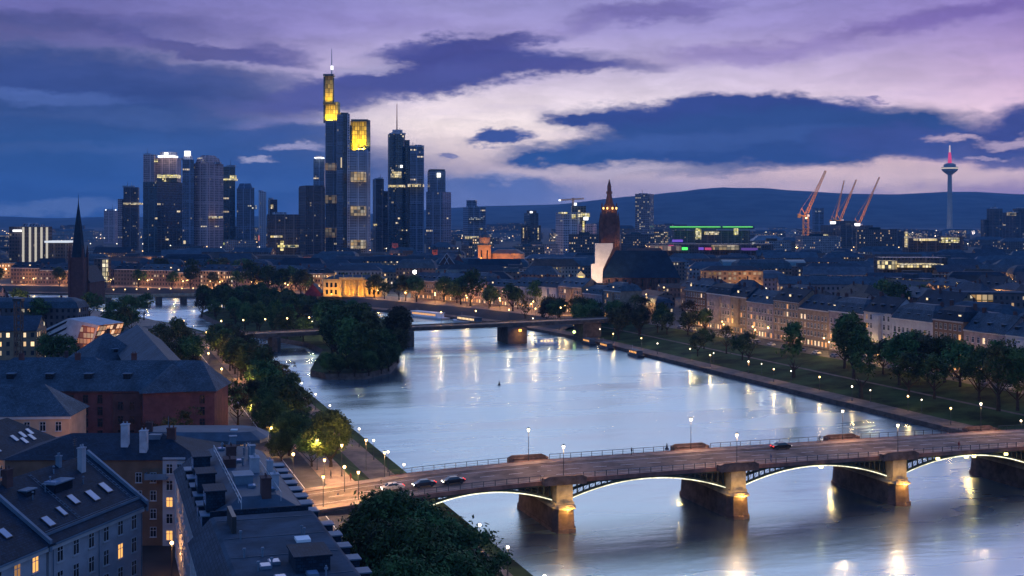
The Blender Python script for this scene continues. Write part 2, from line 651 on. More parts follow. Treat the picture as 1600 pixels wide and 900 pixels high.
stone_y = mat("stone_pale", (.34, .27, .19), .85, .2, .3, .5, bump=.3, bscale=1.5)
stone_d = mat("stone_dark", (.085, .07, .062), .85, .2, .35, .5, bump=.4, bscale=1.2)
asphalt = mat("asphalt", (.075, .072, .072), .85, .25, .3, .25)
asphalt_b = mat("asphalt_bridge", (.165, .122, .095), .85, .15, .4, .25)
pave = mat("paving", (.27, .20, .155), .85, .2, .3, .4)
gravel = mat("gravel_path", (.145, .115, .095), .9, .15, .3, .3)
cityground = mat("city_ground", (.055, .052, .05), .9, .15, .4, .02)
lawn = mat("lawn", (.028, .050, .015), .95, .1, .7, .09, bump=.3, bscale=.8)
steel_g = mat("steel_green", (.022, .035, .028), .5, .4, .2)
steel_d = mat("steel_dark", (.02, .022, .025), .45, .5, .1)
steel_l = mat("steel_light", (.40, .41, .43), .4, .5, .1)
white_p = mat("white_paint", (.75, .75, .75), .6, .4, .08)
glass_d = mat("glass_dark", (.012, .016, .022), .08, .7, 0)
glass_sky = mat("skylight_glass", (.22, .30, .42), .15, .8, .1)
bark = mat("bark", (.045, .034, .026), .95, .1, .3, 2.0)
hillmat = mat("hill_forest", (.026, .036, .034), .95, .05, .85, .004)
lamp_warm = glow("lamp_glow_warm", (1, .60, .22), 9)
lamp_white = glow("lamp_glow_white", (1, .83, .60), 6.5)
lamp_far = glow("lamp_glow_far", (1, .62, .28), 3)
lamp_farw = glow("lamp_glow_far_white", (1, .88, .66), 3)
win_warm = glow("window_lit_warm", (1, .47, .13), 1.3)
win_pale = glow("window_lit_pale", (1, .74, .42), 1.5)
win_dim = glow("window_lit_dim", (1, .50, .20), .35)
red_light = glow("red_light", (1, .05, .03), 4)

PLANTS = {}


def leafmat(name, c0, c1):
    m = bpy.data.materials.new(name)
    m.use_nodes = True
    t = NT(m.node_tree)
    o = t.n('ShaderNodeOutputMaterial')
    p = t.n('ShaderNodeBsdfPrincipled')
    oi = t.n('ShaderNodeObjectInfo').outputs['Random']
    g = t.n('ShaderNodeNewGeometry')
    nz = t.noise(g.outputs['Position'], .30, 4, .65)
    c = t.mix(t.mr(nz, .40, .61), (*c0, 1), (*c1, 1))
    hs = t.n('ShaderNodeHueSaturation')
    t.put(hs.inputs['Hue'], t.m('ADD', .455, t.m('MULTIPLY', oi, .075)))
    t.put(hs.inputs['Value'], t.m('ADD', .55, t.m('MULTIPLY', oi, 1.05)))
    t.put(hs.inputs['Color'], c)
    t.put(p.inputs['Base Color'], hs.outputs[0])
    p.inputs['Roughness'].default_value = .75
    p.inputs['Specular IOR Level'].default_value = .12
    t.put(o.inputs[0], p.outputs[0])
    return m


leaf_a = leafmat("leaves_green", (.020, .042, .014), (.070, .112, .034))
leaf_b = leafmat("leaves_olive", (.028, .030, .012), (.080, .074, .028))
# ================================================================ SETTING
LB = [uvp(-260, 0), uvp(-60, 0), uvp(60, 0), uvp(220, 0), Vector((-104, 540, 0)), Vector((-145, 640, 0)), Vector((-190, 720, 0)),
      Vector((-246, 790, 0)), Vector((-310, 850, 0)), Vector((-420, 905, 0)), Vector((-700, 950, 0)), Vector((-1600, 960, 0))]
RB = [uvp(-330, 160), uvp(0, 160), uvp(200, 160), uvp(395, 160), Vector((2, 708, 0)), Vector((-30, 763, 0)), Vector((-72, 815, 0)), Vector((-140, 900, 0)),
      Vector((-222, 968, 0)), Vector((-330, 1012, 0)), Vector((-480, 1045, 0)), Vector((-800, 1085, 0)), Vector((-1600, 1095, 0))]


def densify(line, step=14.0, until=1200):
    out = []
    for a, b in zip(line[:-1], line[1:]):
        n = max(1, int((b - a).length / step))
        out += [a.lerp(b, k / n) for k in range(n)]
    out.append(line[-1])
    return out


def offset_line(line, d, side):
    out = []
    for i, p in enumerate(line):
        t = Vector((0, 0, 0))
        if i > 0: t += (p - line[i - 1]).normalized()
        if i < len(line) - 1: t += (line[i + 1] - p).normalized()
        t.normalize()
        nrm = Vector((-t.y, t.x, 0)) * side
        out.append(p + nrm * d)
    return out


def smooth_line(line, it=3):
    pts = densify(line)
    for _ in range(it):
        pts = [pts[0]] + [pts[i - 1] * .25 + pts[i] * .5 + pts[i + 1] * .25 for i in range(1, len(pts) - 1)] + [pts[-1]]
    return pts


LBs, RBs = smooth_line(LB), smooth_line(RB)


def ribbon(name, line, side, d0, z0, d1, z1, material, dz=0.0):
    a, b = offset_line(line, d0, side), offset_line(line, d1, side)
    mb = MB()
    for i in range(len(line) - 1):
        q = [Vector((a[i].x, a[i].y, z0 + dz)), Vector((a[i + 1].x, a[i + 1].y, z0 + dz)), Vector((b[i + 1].x, b[i + 1].y, z1 + dz)), Vector((b[i].x, b[i].y, z1 + dz))]
        if side < 0: q.reverse()
        mb.face(q)
    return prop(mb.build(name, material), kind="structure")


def sheet(name, pts, z, material):
    """a flat polygon, triangulated"""
    bm = bmesh.new()
    f = bm.faces.new([bm.verts.new((p[0], p[1], z)) for p in pts])
    bmesh.ops.triangulate(bm, faces=[f])
    bmesh.ops.recalc_face_normals(bm, faces=bm.faces)
    if bm.faces[:][0].normal.z < 0:
        bmesh.ops.reverse_faces(bm, faces=bm.faces)
    me = bpy.data.meshes.new(name)
    bm.to_mesh(me)
    bm.free()
    me.materials.append(material)
    return prop(link(name, me), kind="structure")


# left bank : quay wall, grass verge, promenade, slope, then the town level at 6 m
ribbon("quay_wall", LBs, 1, 0, -3, 0.02, 1.7, stone_d)
ribbon("bank_grass", LBs, 1, 0.02, 1.7, 3.4, 1.95, lawn)
ribbon("promenade_path", LBs, 1, 3.4, 1.95, 10, 2.1, gravel)
ribbon("bank_slope", LBs, 1, 10, 2.1, 17, 5.7, lawn)
ribbon("bank_terrace", LBs, 1, 17, 5.7, 40, 6.0, pave)
# right bank : quay wall, path, park lawn rising to the street
ribbon("quay_wall", RBs, -1, 0, -3, 0.02, 1.5, stone_d)
ribbon("promenade_path", RBs, -1, 0.02, 1.5, 7.5, 1.8, gravel)
kR = min(range(len(RBs)), key=lambda i: (RBs[i] - Vector((20, 672, 0))).length)
for nm_, ln_, mt_ in (("park_lawn", RBs[:kR + 1], lawn), ("quay_terrace", RBs[kR:], cityground)):
    dm_ = 30 if mt_ is lawn else 17
    ribbon(nm_, ln_, -1, 7.5, 1.8, dm_, 4.2 if mt_ is lawn else 5.85, mt_)
    ribbon(nm_, ln_, -1, dm_, 4.2 if mt_ is lawn else 5.85, 45, 5.9, mt_ if mt_ is lawn else pave)
ribbon("quay_street", RBs, -1, 45, 5.9, 58, 6.0, asphalt)
lo_, ro_ = offset_line(LBs, 40, 1), offset_line(RBs, 58, -1)
sheet("ground", [(p.x, p.y) for p in lo_] + [(-20000, 1000), (-20000, -400), (lo_[0].x - 20, -400)], 6.0, cityground)
sheet("ground", [(p.x, p.y) for p in ro_] + [(-20000, 1153), (-20000, 14500), (20000, 14500), (20000, -400), (ro_[0].x, -400)], 6.0, cityground)

# --- the river
wm = bpy.data.materials.new("river_water")
wm.use_nodes = True
t = NT(wm.node_tree)
o_ = t.n('ShaderNodeOutputMaterial')
geo = t.n('ShaderNodeNewGeometry').outputs['Position']
rot = t.n('ShaderNodeMapping')
t.put(rot.inputs[0], geo)
rot.inputs[2].default_value = (0, 0, -RZ)
wv = rot.outputs[0]
big = t.noise(t.vm('MULTIPLY', wv, (.012, .030, 1)), 1, 4, .55)
mid = t.noise(t.vm('MULTIPLY', wv, (.06, .16, 1)), 1, 4, .6)
fine = t.noise(t.vm('MULTIPLY', wv, (.35, .8, 1)), 1, 3, .6)
hgt = t.m('ADD', t.m('MULTIPLY', mid, 1.0), t.m('MULTIPLY', fine, .10))
bp = t.n('ShaderNodeBump')
bp.inputs['Strength'].default_value = .14
bp.inputs['Distance'].default_value = 1.0
t.put(bp.inputs['Height'], hgt)
gl = t.n('ShaderNodeBsdfGlossy')
gl.inputs['Color'].default_value = (.75, .93, 1, 1)
t.put(gl.inputs['Roughness'], t.mr(big, .3, .7, .20, .34))
t.put(gl.inputs['Normal'], bp.outputs[0])
df = t.n('ShaderNodeBsdfDiffuse')
df.inputs['Color'].default_value = (.030, .050, .075, 1)
fr = t.n('ShaderNodeFresnel')
fr.inputs['IOR'].default_value = 2.2
t.put(fr.inputs['Normal'], bp.outputs[0])
mx = t.n('ShaderNodeMixShader')
t.put(mx.inputs[0], t.m('ADD', t.m('MULTIPLY', fr.outputs[0], .62), .36, clamp=True))
t.put(mx.inputs[1], df.outputs[0])
t.put(mx.inputs[2], gl.outputs[0])
t.put(o_.inputs[0], mx.outputs[0])
prop(MB().face([(-2600, -400, 0), (1500, -400, 0), (1500, 1300, 0), (-2600, 1300, 0)]).build("river_water", wm), kind="structure")

# --- hills on the horizon
prof = [(-400, 338), (0, 338), (80, 341), (160, 339), (330, 339), (600, 334), (700, 325), (760, 322), (860, 320), (1000, 306), (1060, 300), (1100, 295), (1130, 293), (1150, 294),
        (1190, 294), (1240, 298), (1330, 303), (1400, 304), (1440, 302), (1480, 300), (1520, 300), (1600, 304), (1800, 306), (2200, 318)]
YH = 12200.0


def hill_h(x):
    px = x / YH * F + HX
    for (a, ya), (b, yb) in zip(prof[:-1], prof[1:]):
        if a <= px <= b:
            s = (px - a) / (b - a)
            s = s * s * (3 - 2 * s) * .5 + s * .5
            return (HY - (ya + (yb - ya) * s)) / F * YH + CZ
    return 70.0


mb = MB()
NXh, NYh = 220, 22
xs = [-8800 + 18400 * i / NXh for i in range(NXh + 1)]
ys = [8200 + 6000 * j / NYh for j in range(NYh + 1)]
gv = []
for j, y in enumerate(ys):
    for x in xs:
        s = min(1, max(0, (y - 8200) / (YH - 8200)))
        s = s * s * (3 - 2 * s)
        xx = x * YH / max(y, 9000)
        h = hill_h(xx)
        nz = mnoise.fractal(Vector((x * .0007, y * .0007, 3)), 1.0, 2.0, 5)
        z = 5 + (h - 5) * s * (1 + .22 * nz * (1 - s)) + (nz * 14 * s * (1 - abs(2 * s - 1)))
        if y > YH:
            z = 5 + (h - 5) * max(.2, 1 - (y - YH) / 4500)
        gv.append((x, y, z))
me = bpy.data.meshes.new("hills")
me.from_pydata(gv, [], [(j * (NXh + 1) + i, j * (NXh + 1) + i + 1, (j + 1) * (NXh + 1) + i + 1, (j + 1) * (NXh + 1) + i) for j in range(NYh) for i in range(NXh)])
me.materials.append(hillmat)
me.polygons.foreach_set("use_smooth", [True] * len(me.polygons))
prop(link("hills", me), kind="structure")

ribbon("park_path", RBs[:kR + 1], -1, 25.0, 3.66, 27.2, 3.86, gravel, .03)
# --- haze over the whole town
hz = bpy.data.materials.new("haze")
hz.use_nodes = True
t = NT(hz.node_tree)
o_ = t.n('ShaderNodeOutputMaterial')
pv = t.n('ShaderNodeVolumePrincipled')
pv.inputs['Color'].default_value = (.22, .56, 1.0, 1)
pv.inputs['Density'].default_value = 5.0e-5
pv.inputs['Anisotropy'].default_value = 0.0
t.put(o_.inputs['Volume'], pv.outputs[0])
hb = MB().box(-17000, 17000, -450, 14800, -4.0, 480)
HAZE = prop(hb.build("haze", hz), kind="stuff")

# ================================================================ lamps
def point(parent, loc, power, col=(1, .62, .28), r=.3):
    l = bpy.data.lights.new("lamp_light", 'POINT')
    l.energy, l.color, l.shadow_soft_size = power, col, r
    o = bpy.data.objects.new("lamp_light", l)
    COL.objects.link(o)
    o.parent = parent
    o.location = loc
    return o


def spot(parent, loc, target, power, col=(1, .6, .25), ang=70, r=.4):
    l = bpy.data.lights.new("floodlight_beam", 'SPOT')
    l.energy, l.color, l.shadow_soft_size = power, col, r
    l.spot_size, l.spot_blend = radians(ang), .6
    o = bpy.data.objects.new("floodlight_beam", l)
    COL.objects.link(o)
    o.parent = parent
    o.location = loc
    o.rotation_euler = (Vector(loc) - Vector(target)).to_track_quat('Z', 'Y').to_euler()
    return o


def lamp_meshes(h, r, kind):
    p = MB().tube((0, 0, 0), (0, 0, .9), .13, .10, 8).tube((0, 0, .9), (0, 0, h - r), .075, .05, 8).box(-.2, .2, -.2, .2, 0, .12)
    if kind == "globe":
        g = MB().ball((0, 0, h), r, 12)
        c = MB().lathe([(r * .5, h - r * 1.05), (r * .62, h - r * .9), (.06, h - r * .8)], 10)
    else:                                              # lantern : tapering glass body under a little roof
        g = MB().lathe([(r * .55, h - r), (r * .95, h + r * .7)], 8)
        c = MB().lathe([(r * 1.25, h + r * .7), (r * 1.25, h + r * .82), (.05, h + r * 1.5), (.0, h + r * 1.75)], 8)
    return p.mesh("pole", steel_d), g, c


_lm = {}


def lamp(label, loc, h=6.0, r=.30, kind="lantern", glowm=None, power=900, col=(1, .66, .34), group=None, cat="street lamp", name="street_lamp", pw_dz=0.0):
    key = (h, r, kind, (glowm or lamp_warm).name)
    if key not in _lm:
        p, g, c = lamp_meshes(h, r, kind)
        _lm[key] = (p, g.mesh("lamp_head", glowm or lamp_warm), c.mesh("lamp_cap", steel_d))
    p, g, c = _lm[key]
    t_ = thing(name, label, cat, loc, 0, group)
    link("pole", p, t_)
    link("lamp_head", g, t_)
    link("lamp_cap", c, t_)
    if power:
        point(t_, (0, 0, h - r * 1.6 - .2 + pw_dz), power * R.uniform(.65, 1.3), col, .25)
    return t_


# ================================================================ the arched bridge in front (local x = across the river, y = downstream)
BR = thing("arch_bridge", "steel arch bridge with stone piers and glowing white arch edges nearest the viewer", "bridge", uvp(0, 0), RZ)
PIERS = [17.7, 55.0, 92.9, 130.3]
ZD = [(-48, 6.05), (-30, 6.9), (-8, 8.6), (0, 9.0), (17.7, 9.6), (55, 9.95), (93, 10.0), (130, 10.0), (190, 9.4)]


def zd(v):
    for (a, za), (b, zb) in zip(ZD[:-1], ZD[1:]):
        if a <= v <= b:
            s = (v - a) / (b - a)
            return za + (zb - za) * s
    return ZD[0][1] if v < ZD[0][0] else ZD[-1][1]


def sweep(sec, v0, v1, step=2.0, mb=None, mi=0, caps=True):
    """a cross-section (y,z relative to the deck) carried along the deck line"""
    mb = mb or MB()
    n = max(1, int((v1 - v0) / step))
    vs = [v0 + (v1 - v0) * k / n for k in range(n + 1)]
    m = len(sec)
    for a, b in zip(vs[:-1], vs[1:]):
        for k in range(m):
            (y0, z0), (y1, z1) = sec[k], sec[(k + 1) % m]
            mb.face([(a, y1, zd(a) + z1), (b, y1, zd(b) + z1), (b, y0, zd(b) + z0), (a, y0, zd(a) + z0)], mi)
    if caps:
        mb.face([(vs[0], y, zd(vs[0]) + z) for y, z in sec[::-1]], mi)
        mb.face([(vs[-1], y, zd(vs[-1]) + z) for y, z in sec], mi)
    return mb


V0, V1 = -47.0, 178.0
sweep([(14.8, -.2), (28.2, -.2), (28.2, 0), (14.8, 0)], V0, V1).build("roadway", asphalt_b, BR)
for y0, y1 in ((11.8, 14.795), (28.205, 31.2)):
    sweep([(y0, -.1), (y1, -.1), (y1, .15), (y0, .15)], V0, V1).build("pavement", pave, BR)
sweep([(12.3, -1.0), (30.7, -1.0), (30.7, -.21), (12.3, -.21)], -9.9, V1 - .1).build("deck_girder", steel_g, BR)
for y0, y1 in ((11.4, 11.795), (31.205, 31.6)):
    sweep([(y0, -.55), (y1, -.55), (y1, .22), (y0, .22)], -12, V1 - .2).build("cornice", sandstone, BR)
for k in range(int((V1 - V0) / 6) - 1):
    a = V0 + 3 + k * 6
    MB().face([(a, 21.43, zd(a) + .006), (a + 3, 21.43, zd(a + 3) + .006), (a + 3, 21.57, zd(a + 3) + .006), (a, 21.57, zd(a) + .006)]).build("lane_marking", white_p, BR)
for yy in (17.0, 26.0):
    mk = MB()
    for k in range(int((V1 - V0) / 4) - 1):
        a = V0 + 2 + k * 4
        mk.face([(a, yy, zd(a) + .006), (a + 4, yy, zd(a + 4) + .006), (a + 4, yy + .12, zd(a + 4) + .006), (a, yy + .12, zd(a) + .006)])
    mk.build("edge_line", white_p, BR)
for y in (11.62, 31.38):
    edges = [-12] + [x for p in PIERS for x in (p - 4.4, p + 4.4)] + [V1 - .5]
    for a, b in zip(edges[0::2], edges[1::2]):
        rb = MB()
        n = max(2, int((b - a) / 2.3))
        for k in range(n + 1):
            x = a + (b - a) * k / n
            rb.box(x - .05, x + .05, y - .05, y + .05, zd(x) + .2, zd(x) + 1.25)
        for zz, r in ((1.25, .06), (.75, .03), (.4, .03)):
            m_ = max(2, int((b - a) / 6))
            for k in range(m_):
                x0, x1 = a + (b - a) * k / m_, a + (b - a) * (k + 1) / m_
                rb.tube((x0, y, zd(x0) + zz), (x1, y, zd(x1) + zz), r, r, 5, caps=False)
        rb.build("railing", steel_d, BR)
# embankments carrying the ramp and the far landing
eb = sweep([(11.39, -9.0), (31.61, -9.0), (31.61, -.23), (11.39, -.23)], V0, -10, mb=MB())
eb.build("abutment", stone_d, BR)
ee = sweep([(11.39, -9.4), (31.61, -9.4), (31.61, -.56), (11.39, -.56)], 167, V1, mb=MB())
ee.build("abutment", stone_d, BR)
led = glow("arch_light_strip", (1, .98, .80), 1.9, True)
t = NT(led.node_tree)
o_, e_ = t.n('ShaderNodeOutputMaterial'), t.n('ShaderNodeEmission')
e_.inputs[0].default_value = (1, .95, .66, 1)
t.put(e_.inputs[1], t.mr(t.noise(t.n('ShaderNodeTexCoord').outputs['Object'], .35, 3, .7), .3, .7, .75, 2.2))
t.put(o_.inputs[0], e_.outputs[0])
spans = [(-10, PIERS[0] - 1.9), (PIERS[0] + 1.9, PIERS[1] - 1.9), (PIERS[1] + 1.9, PIERS[2] - 1.9), (PIERS[2] + 1.9, PIERS[3] - 1.9), (PIERS[3] + 1.9, 167)]


def archz(a, b, v):
    c, h = (a + b) / 2, (b - a) / 2
    top = zd(c) - 1.15
    zs = 5.7 if a > -5 else 5.7
    return zs + (top - zs) * (1 - ((v - c) / h) ** 2)


for a, b in spans:
    N = 28
    vs = [a + (b - a) * k / N for k in range(N + 1)]
    rib = MB()
    for y0 in (12.4, 16.6, 21.2, 25.8, 30.1):
        for p, q in zip(vs[:-1], vs[1:]):
            zp, zq = archz(a, b, p), archz(a, b, q)
            t0 = .5
            A = [(p, y0, zp), (q, y0, zq), (q, y0, zq + t0), (p, y0, zp + t0)]
            B = [(x, y0 + .5, z) for x, _, z in A]
            rib.face(A).face(B[::-1]).face([A[0], B[0], B[1], A[1]]).face([A[3], A[2], B[2], B[3]])
        outer = y0 in (12.4, 30.1)
        n = int((b - a) / (1.25 if outer else 3.6))
        for k in range(n + 1):
            x = a + .3 + (b - a - .6) * k / n
            z0, z1 = archz(a, b, x) + .45, zd(x) - 1.0
            if z1 - z0 > .15:
                rib.box(x - .09, x + .09, y0 + .1, y0 + .4, z0, z1)
                if outer and k < n:
                    x2 = a + .3 + (b - a - .6) * (k + 1) / n
                    rib.tube((x, y0 + .25, z0), (x2, y0 + .25, zd(x2) - 1.0), .05, .05, 4, caps=False)
    arch = rib.build("steel_arch", steel_g, BR)
    for y0 in (12.26, 30.74):
        sb = MB()
        for p, q in zip(vs[:-1], vs[1:]):
            sb.tube((p, y0, archz(a, b, p) + .06), (q, y0, archz(a, b, q) + .06), .105, .105, 5, caps=False)
        sb.build("light_strip", led, arch)
for k, v in enumerate(PIERS):
    pr = MB()

    def nose(s, w=2.2):
        h = [(-w, 11.3), (-w * .72, 9.5), (0, 8.7), (w * .72, 9.5), (w, 11.3), (w, 31.7), (w * .72, 33.5), (0, 34.3), (-w * .72, 33.5), (-w, 31.7)]
        return [(v + x * s, 21.5 + (y - 21.5) * (1 + (s - 1) * .35)) for x, y in h]
    pr.prism(nose(1.18), -3, .7, top=nose(1.12))
    pr.prism(nose(1.05), .7, 4.5, top=nose(.97))
    po = pr.build("pier", mat("pier_stone", (.115, .08, .068), .9, .15, .35, .5, bump=.4, bscale=1.2), BR)
    cp = MB().prism(nose(1.12), 4.5, 4.72).prism(nose(1.12), 4.72, 5.15, top=nose(.92))
    cp.build("pier_cap", stone_y, po)
    up = MB().box(v - 1.5, v + 1.5, 13.1, 29.9, 5.1, zd(v) - 1.02)
    for y0, y1 in ((10.3, 13.1), (29.9, 32.7)):
        up.box(v - 1.65, v + 1.65, y0, y1, 5.1, zd(v) - .57)
        up.box(v - 1.9, v + 1.9, y0 - .1 if y0 < 20 else y0, y1 if y0 < 20 else y1 + .1, 5.1, 5.6)
    up.build("pier_pilaster", stone_y, po)
    for side in (0, 1):
        ba = MB()
        yo, yi = ((9.7, 11.39) if side == 0 else (33.3, 31.61))
        z = zd(v)
        lo, hi = min(yo, yi), max(yo, yi)
        ba.box(v - 4.3, v + 4.3, lo, hi, z - .56, z + .18)
        ey = (lo, lo + .35) if side == 0 else (hi - .35, hi)
        ba.box(v - 3.3, v + 3.3, ey[0], ey[1], z + .18, z + 1.2)
        for s in (-1, 1):
            x0, x1 = sorted((v + s * 3.3, v + s * 4.3))
            for p, q in ((0, 1),):
                za, zb = (z + 1.2, z + .75)
                xa, xb = v + s * 3.3, v + s * 4.3
                y0, y1 = ey
                ba.face([(xa, y0, z + .18), (xb, y0, z + .18), (xb, y0, zb), (xa, y0, za)])
                ba.face([(xa, y1, z + .18), (xb, y1, z + .18), (xb, y1, zb), (xa, y1, za)])
                ba.face([(xa, y0, za), (xb, y0, zb), (xb, y1, zb), (xa, y1, za)])
            ba.box(min(v + s * 3.95, v + s * 4.3), max(v + s * 3.95, v + s * 4.3), ey[1] if side == 0 else lo, hi if side == 0 else ey[0], z + .18, z + .74)
        ba.box(v - 3.0, v + 3.0, (ey[1] if side == 0 else ey[0] - .5), (ey[1] + .5 if side == 0 else ey[0]), z + .18, z + .62)
        ba.build("bastion", mat("bastion_stone", (.12, .085, .075), .9, .15, .35, .6, bump=.3, bscale=1.5), BR)
    # warm floodlights on the cutwaters
    for y, d in ((9.0, -1), (34.0, 1)):
        fl = MB().box(v - .25, v + .25, y - .12 + d * .3, y + .12 + d * .3, 4.73, 5.0)
        fo = fl.build("floodlight", glow("flood_glow", (1, .62, .14), 2.5), po)
        spot(BR, (v, y + d * 1.4, 4.3), (v, y - d * 2.5, 6.5), 1100, (1, .60, .14), 130, .25)
        spot(BR, (v, y + d * 2.6, 5.6), (v, y - d * .5, 2.2), 2900, (1, .54, .10), 100, .25)
        for s in (-1, 1):
            spot(BR, (v + s * 3.4, y - d * .2, 4.9), (v + s * 1.2, y - d * 3.6, 6.5), 200, (1, .62, .14), 100, .2)

for k, v in enumerate(PIERS):
    for side, y in ((0, 11.0), (1, 32.0)):
        lab = f"tall lantern on the {'far' if side else 'near'} parapet, over the {nth(k)} bridge pier from the left bank"
        lamp(lab, uvp(y, v, zd(v) + .18), 6.4, .33, "lantern", lamp_white, 3400, (1, .56, .26), "lanterns on the arched bridge", "bridge lamp", "bridge_lamp")
# small yellow lights hung under the fascia of the right-hand spans
for k, (v, y) in enumerate([(74.5, 11.2), (103, 11.2), (110.2, 11.2), (112.2, 11.2), (120.5, 11.2)]):
    bx = MB().box(-.32, .32, -.25, .25, 0, .5).box(-.06, .06, -.06, .06, .5, 1.0, 1)
    z = zd(v) - 1.35
    o = bx.build("fascia_light", [glow("fascia_glow", (1, .86, .32), 5), steel_d], None, uvp(y, v, z), RZ)
    prop(o, f"small yellow box light under the arched bridge fascia, {nth(k)} from the middle of the bridge", "light", "lights under the bridge fascia")

# ================================================================ the older bridge beyond
A_, B_ = Vector((-136, 574, 0)), Vector((64, 640, 0))
ANG = atan2(B_.y - A_.y, B_.x - A_.x)
OB = thing("old_bridge", "low stone bridge with lit roadway beyond the wooded island", "bridge", A_, ANG)
LBr = (B_ - A_).length


def ozd(x):
    s = min(1, max(0, x / (LBr - 15)))
    return 7.3 + 3.0 * s


dk = MB()
N = 30
for k in range(N):
    a, b = LBr * k / N - 6, LBr * (k + 1) / N - 6
    za, zb = ozd(a), ozd(b)
    dk.face([(a, 0, za), (b, 0, zb), (b, 14, zb), (a, 14, za)], 0)
    for y0, y1 in ((-.5, 0), (14, 14.5)):
        A = [(a, y0, za - 1.3), (b, y0, zb - 1.3), (b, y0, zb + .5), (a, y0, za + .5)]
        B = [(x, y1, z) for x, _, z in A]
        dk.face(A, 1).face(B[::-1], 1).face([A[3], A[2], B[2], B[3]], 1)
    dk.face([(a, 14.4, za - 1.3), (b, 14.4, zb - 1.3), (b, -.4, zb - 1.3), (a, -.4, za - 1.3)], 1)
dk.build("deck", [asphalt_b, stone_d], OB)


def old_x(px):
    """station along the old bridge seen at this column"""
    k = (px - HX) / F
    d = (B_ - A_).normalized()
    return (k * A_.y - A_.x) / (d.x - k * d.y)


for px0, px1 in ((628, 646), (792, 822), (355, 368), (425, 438)):
    x0, x1 = old_x(px0), old_x(px1)
    MB().prism([(x0, -1.5), ((x0 + x1) / 2, -4), (x1, -1.5), (x1, 15.5), ((x0 + x1) / 2, 18), (x0, 15.5)], -3, ozd(x0) - 1.31).build("pier", stone_d, OB)
x0 = old_x(898)
MB().box(old_x(912), old_x(940), .5, 13.5, -3, ozd(x0) - 1.32).build("abutment", stone_d, OB)
for k, px in enumerate((350, 385, 420, 455, 490, 640, 700, 755, 808, 850, 890)):
    x = old_x(px)
    p = A_ + (B_ - A_).normalized() * x + Vector((-sin(ANG), cos(ANG), 0)) * 12.5
    lamp(f"street lamp on the far low stone bridge, {nth(k)} from its left end", (p.x, p.y, ozd(x)), 6, .33, "globe", lamp_warm, 1200, (1, .66, .30), "lamps on the old stone bridge", name="old_bridge_lamp")
fx = MB().box(-.6, .6, -.3, .3, 0, 1.0)
xx = old_x(808)
p = A_ + (B_ - A_).normalized() * xx + Vector((sin(ANG), -cos(ANG), 0)) * 4.6
sig = fx.build("navigation_light", glow("navigation_glow", (1, .40, .06), 5), None, (p.x, p.y, 6.2), ANG)
prop(sig, "orange navigation light on the pier of the old stone bridge", "light")
spot(OB, (xx, -8, 5.5), (xx, 0, 3.5), 2200, (1, .45, .1), 90)

# the far river crossing at the bend on the left
C0, C1 = at(150, 466, 6), at(345, 462, 6)
an = atan2(C1.y - C0.y, C1.x - C0.x)
FB = thing("far_bridge", "far low bridge strung with warm lights at the river bend", "bridge", (C0.x, C0.y, 0), an)
Lf = (C1 - C0).length
MB().box(0, Lf, 0, 9, 6.0, 7.2).box(0, Lf, -.3, 0, 6.6, 8.2).build("deck", stone_y, FB)
for k in range(5):
    MB().box(Lf * (k + .5) / 5 - 2, Lf * (k + .5) / 5 + 2, .5, 8.5, -3, 5.99).build("pier", stone_d, FB)
for k in range(11):
    p = C0.lerp(C1, (k + .5) / 11)
    lamp(f"tiny warm lamp on the far low bridge at the river bend, {nth(k)} from the left", (p.x, p.y, 7.2), 4.5, .45, "globe", lamp_far, 1400 if k % 2 == 0 else 0, (1, .62, .3), "lamps on the far bridge", name="far_bridge_lamp")
# ================================================================ SKYLINE
F_glass = facade("tower_dark_glass", (.014, .026, .034), (.008, .016, .022), 2.6, 3.6, .78, .7, .009, (1, .74, .42), .8, .4, .1, .9, rows=.012, pil=.8)
F_glassb = facade("tower_blue_glass", (.075, .10, .15), (.022, .036, .058), 2.8, 3.6, .7, .62, .009, (1, .76, .45), .8, .5, .12, .9, rows=.012, pil=.6)
F_grey = facade("tower_grey", (.26, .28, .34), (.02, .026, .04), 3.0, 3.6, .55, .5, .010, (1, .78, .48), .8, .7, rows=.008, pil=.35)
F_mauve = facade("tower_mauve", (.36, .235, .235), (.025, .025, .035), 3.0, 3.5, .5, .5, .010, (1, .78, .5), .8, .7, rows=.008, pil=.35)
F_pale = facade("tower_pale", (.46, .42, .46), (.04, .045, .06), 3.2, 3.6, .42, .5, .02, (1, .78, .5), 1.0, .7)
F_brown = facade("tower_brown", (.055, .040, .042), (.014, .014, .018), 3.0, 3.4, .6, .55, .02, (1, .7, .36), .8, .6, rows=.004, pil=.5)
F_band = facade("lit_storey", (.3, .2, .08), (.3, .2, .1), 2.4, 3.0, .8, .85, .85, (1, .72, .22), .95, .6)
F_garden = facade("sky_garden", (.25, .17, .06), (.3, .2, .08), 4.6, 4.5, .86, .9, .95, (1, .55, .10), .34, .6)
F_cyan = facade("lit_blue_storey", (.06, .08, .10), (.05, .07, .1), 3.0, 3.5, .7, .6, .5, (.8, .95, 1), .9, .6)
crown_w = facade("crown_panel", (.14, .10, .03), (.55, .46, .15), 3.2, 6.0, .80, .90, 0.0, rough=.7, gr=.6, gspec=.2)
sign_w = glow("sign_white", (.95, .97, 1), 2.2)
sign_y = facade("sign_yellow", (.2, .16, .04), (.3, .25, .1), 3.2, 2.6, .82, .8, .85, (1, .80, .16), 1.0, .6)
sign_g = glow("sign_green", (.20, 1, .22), .9)
sign_p = glow("sign_pink", (1, .12, .35), .55)
sign_v = glow("sign_violet", (.30, .16, 1), .6)
TB = 6.0


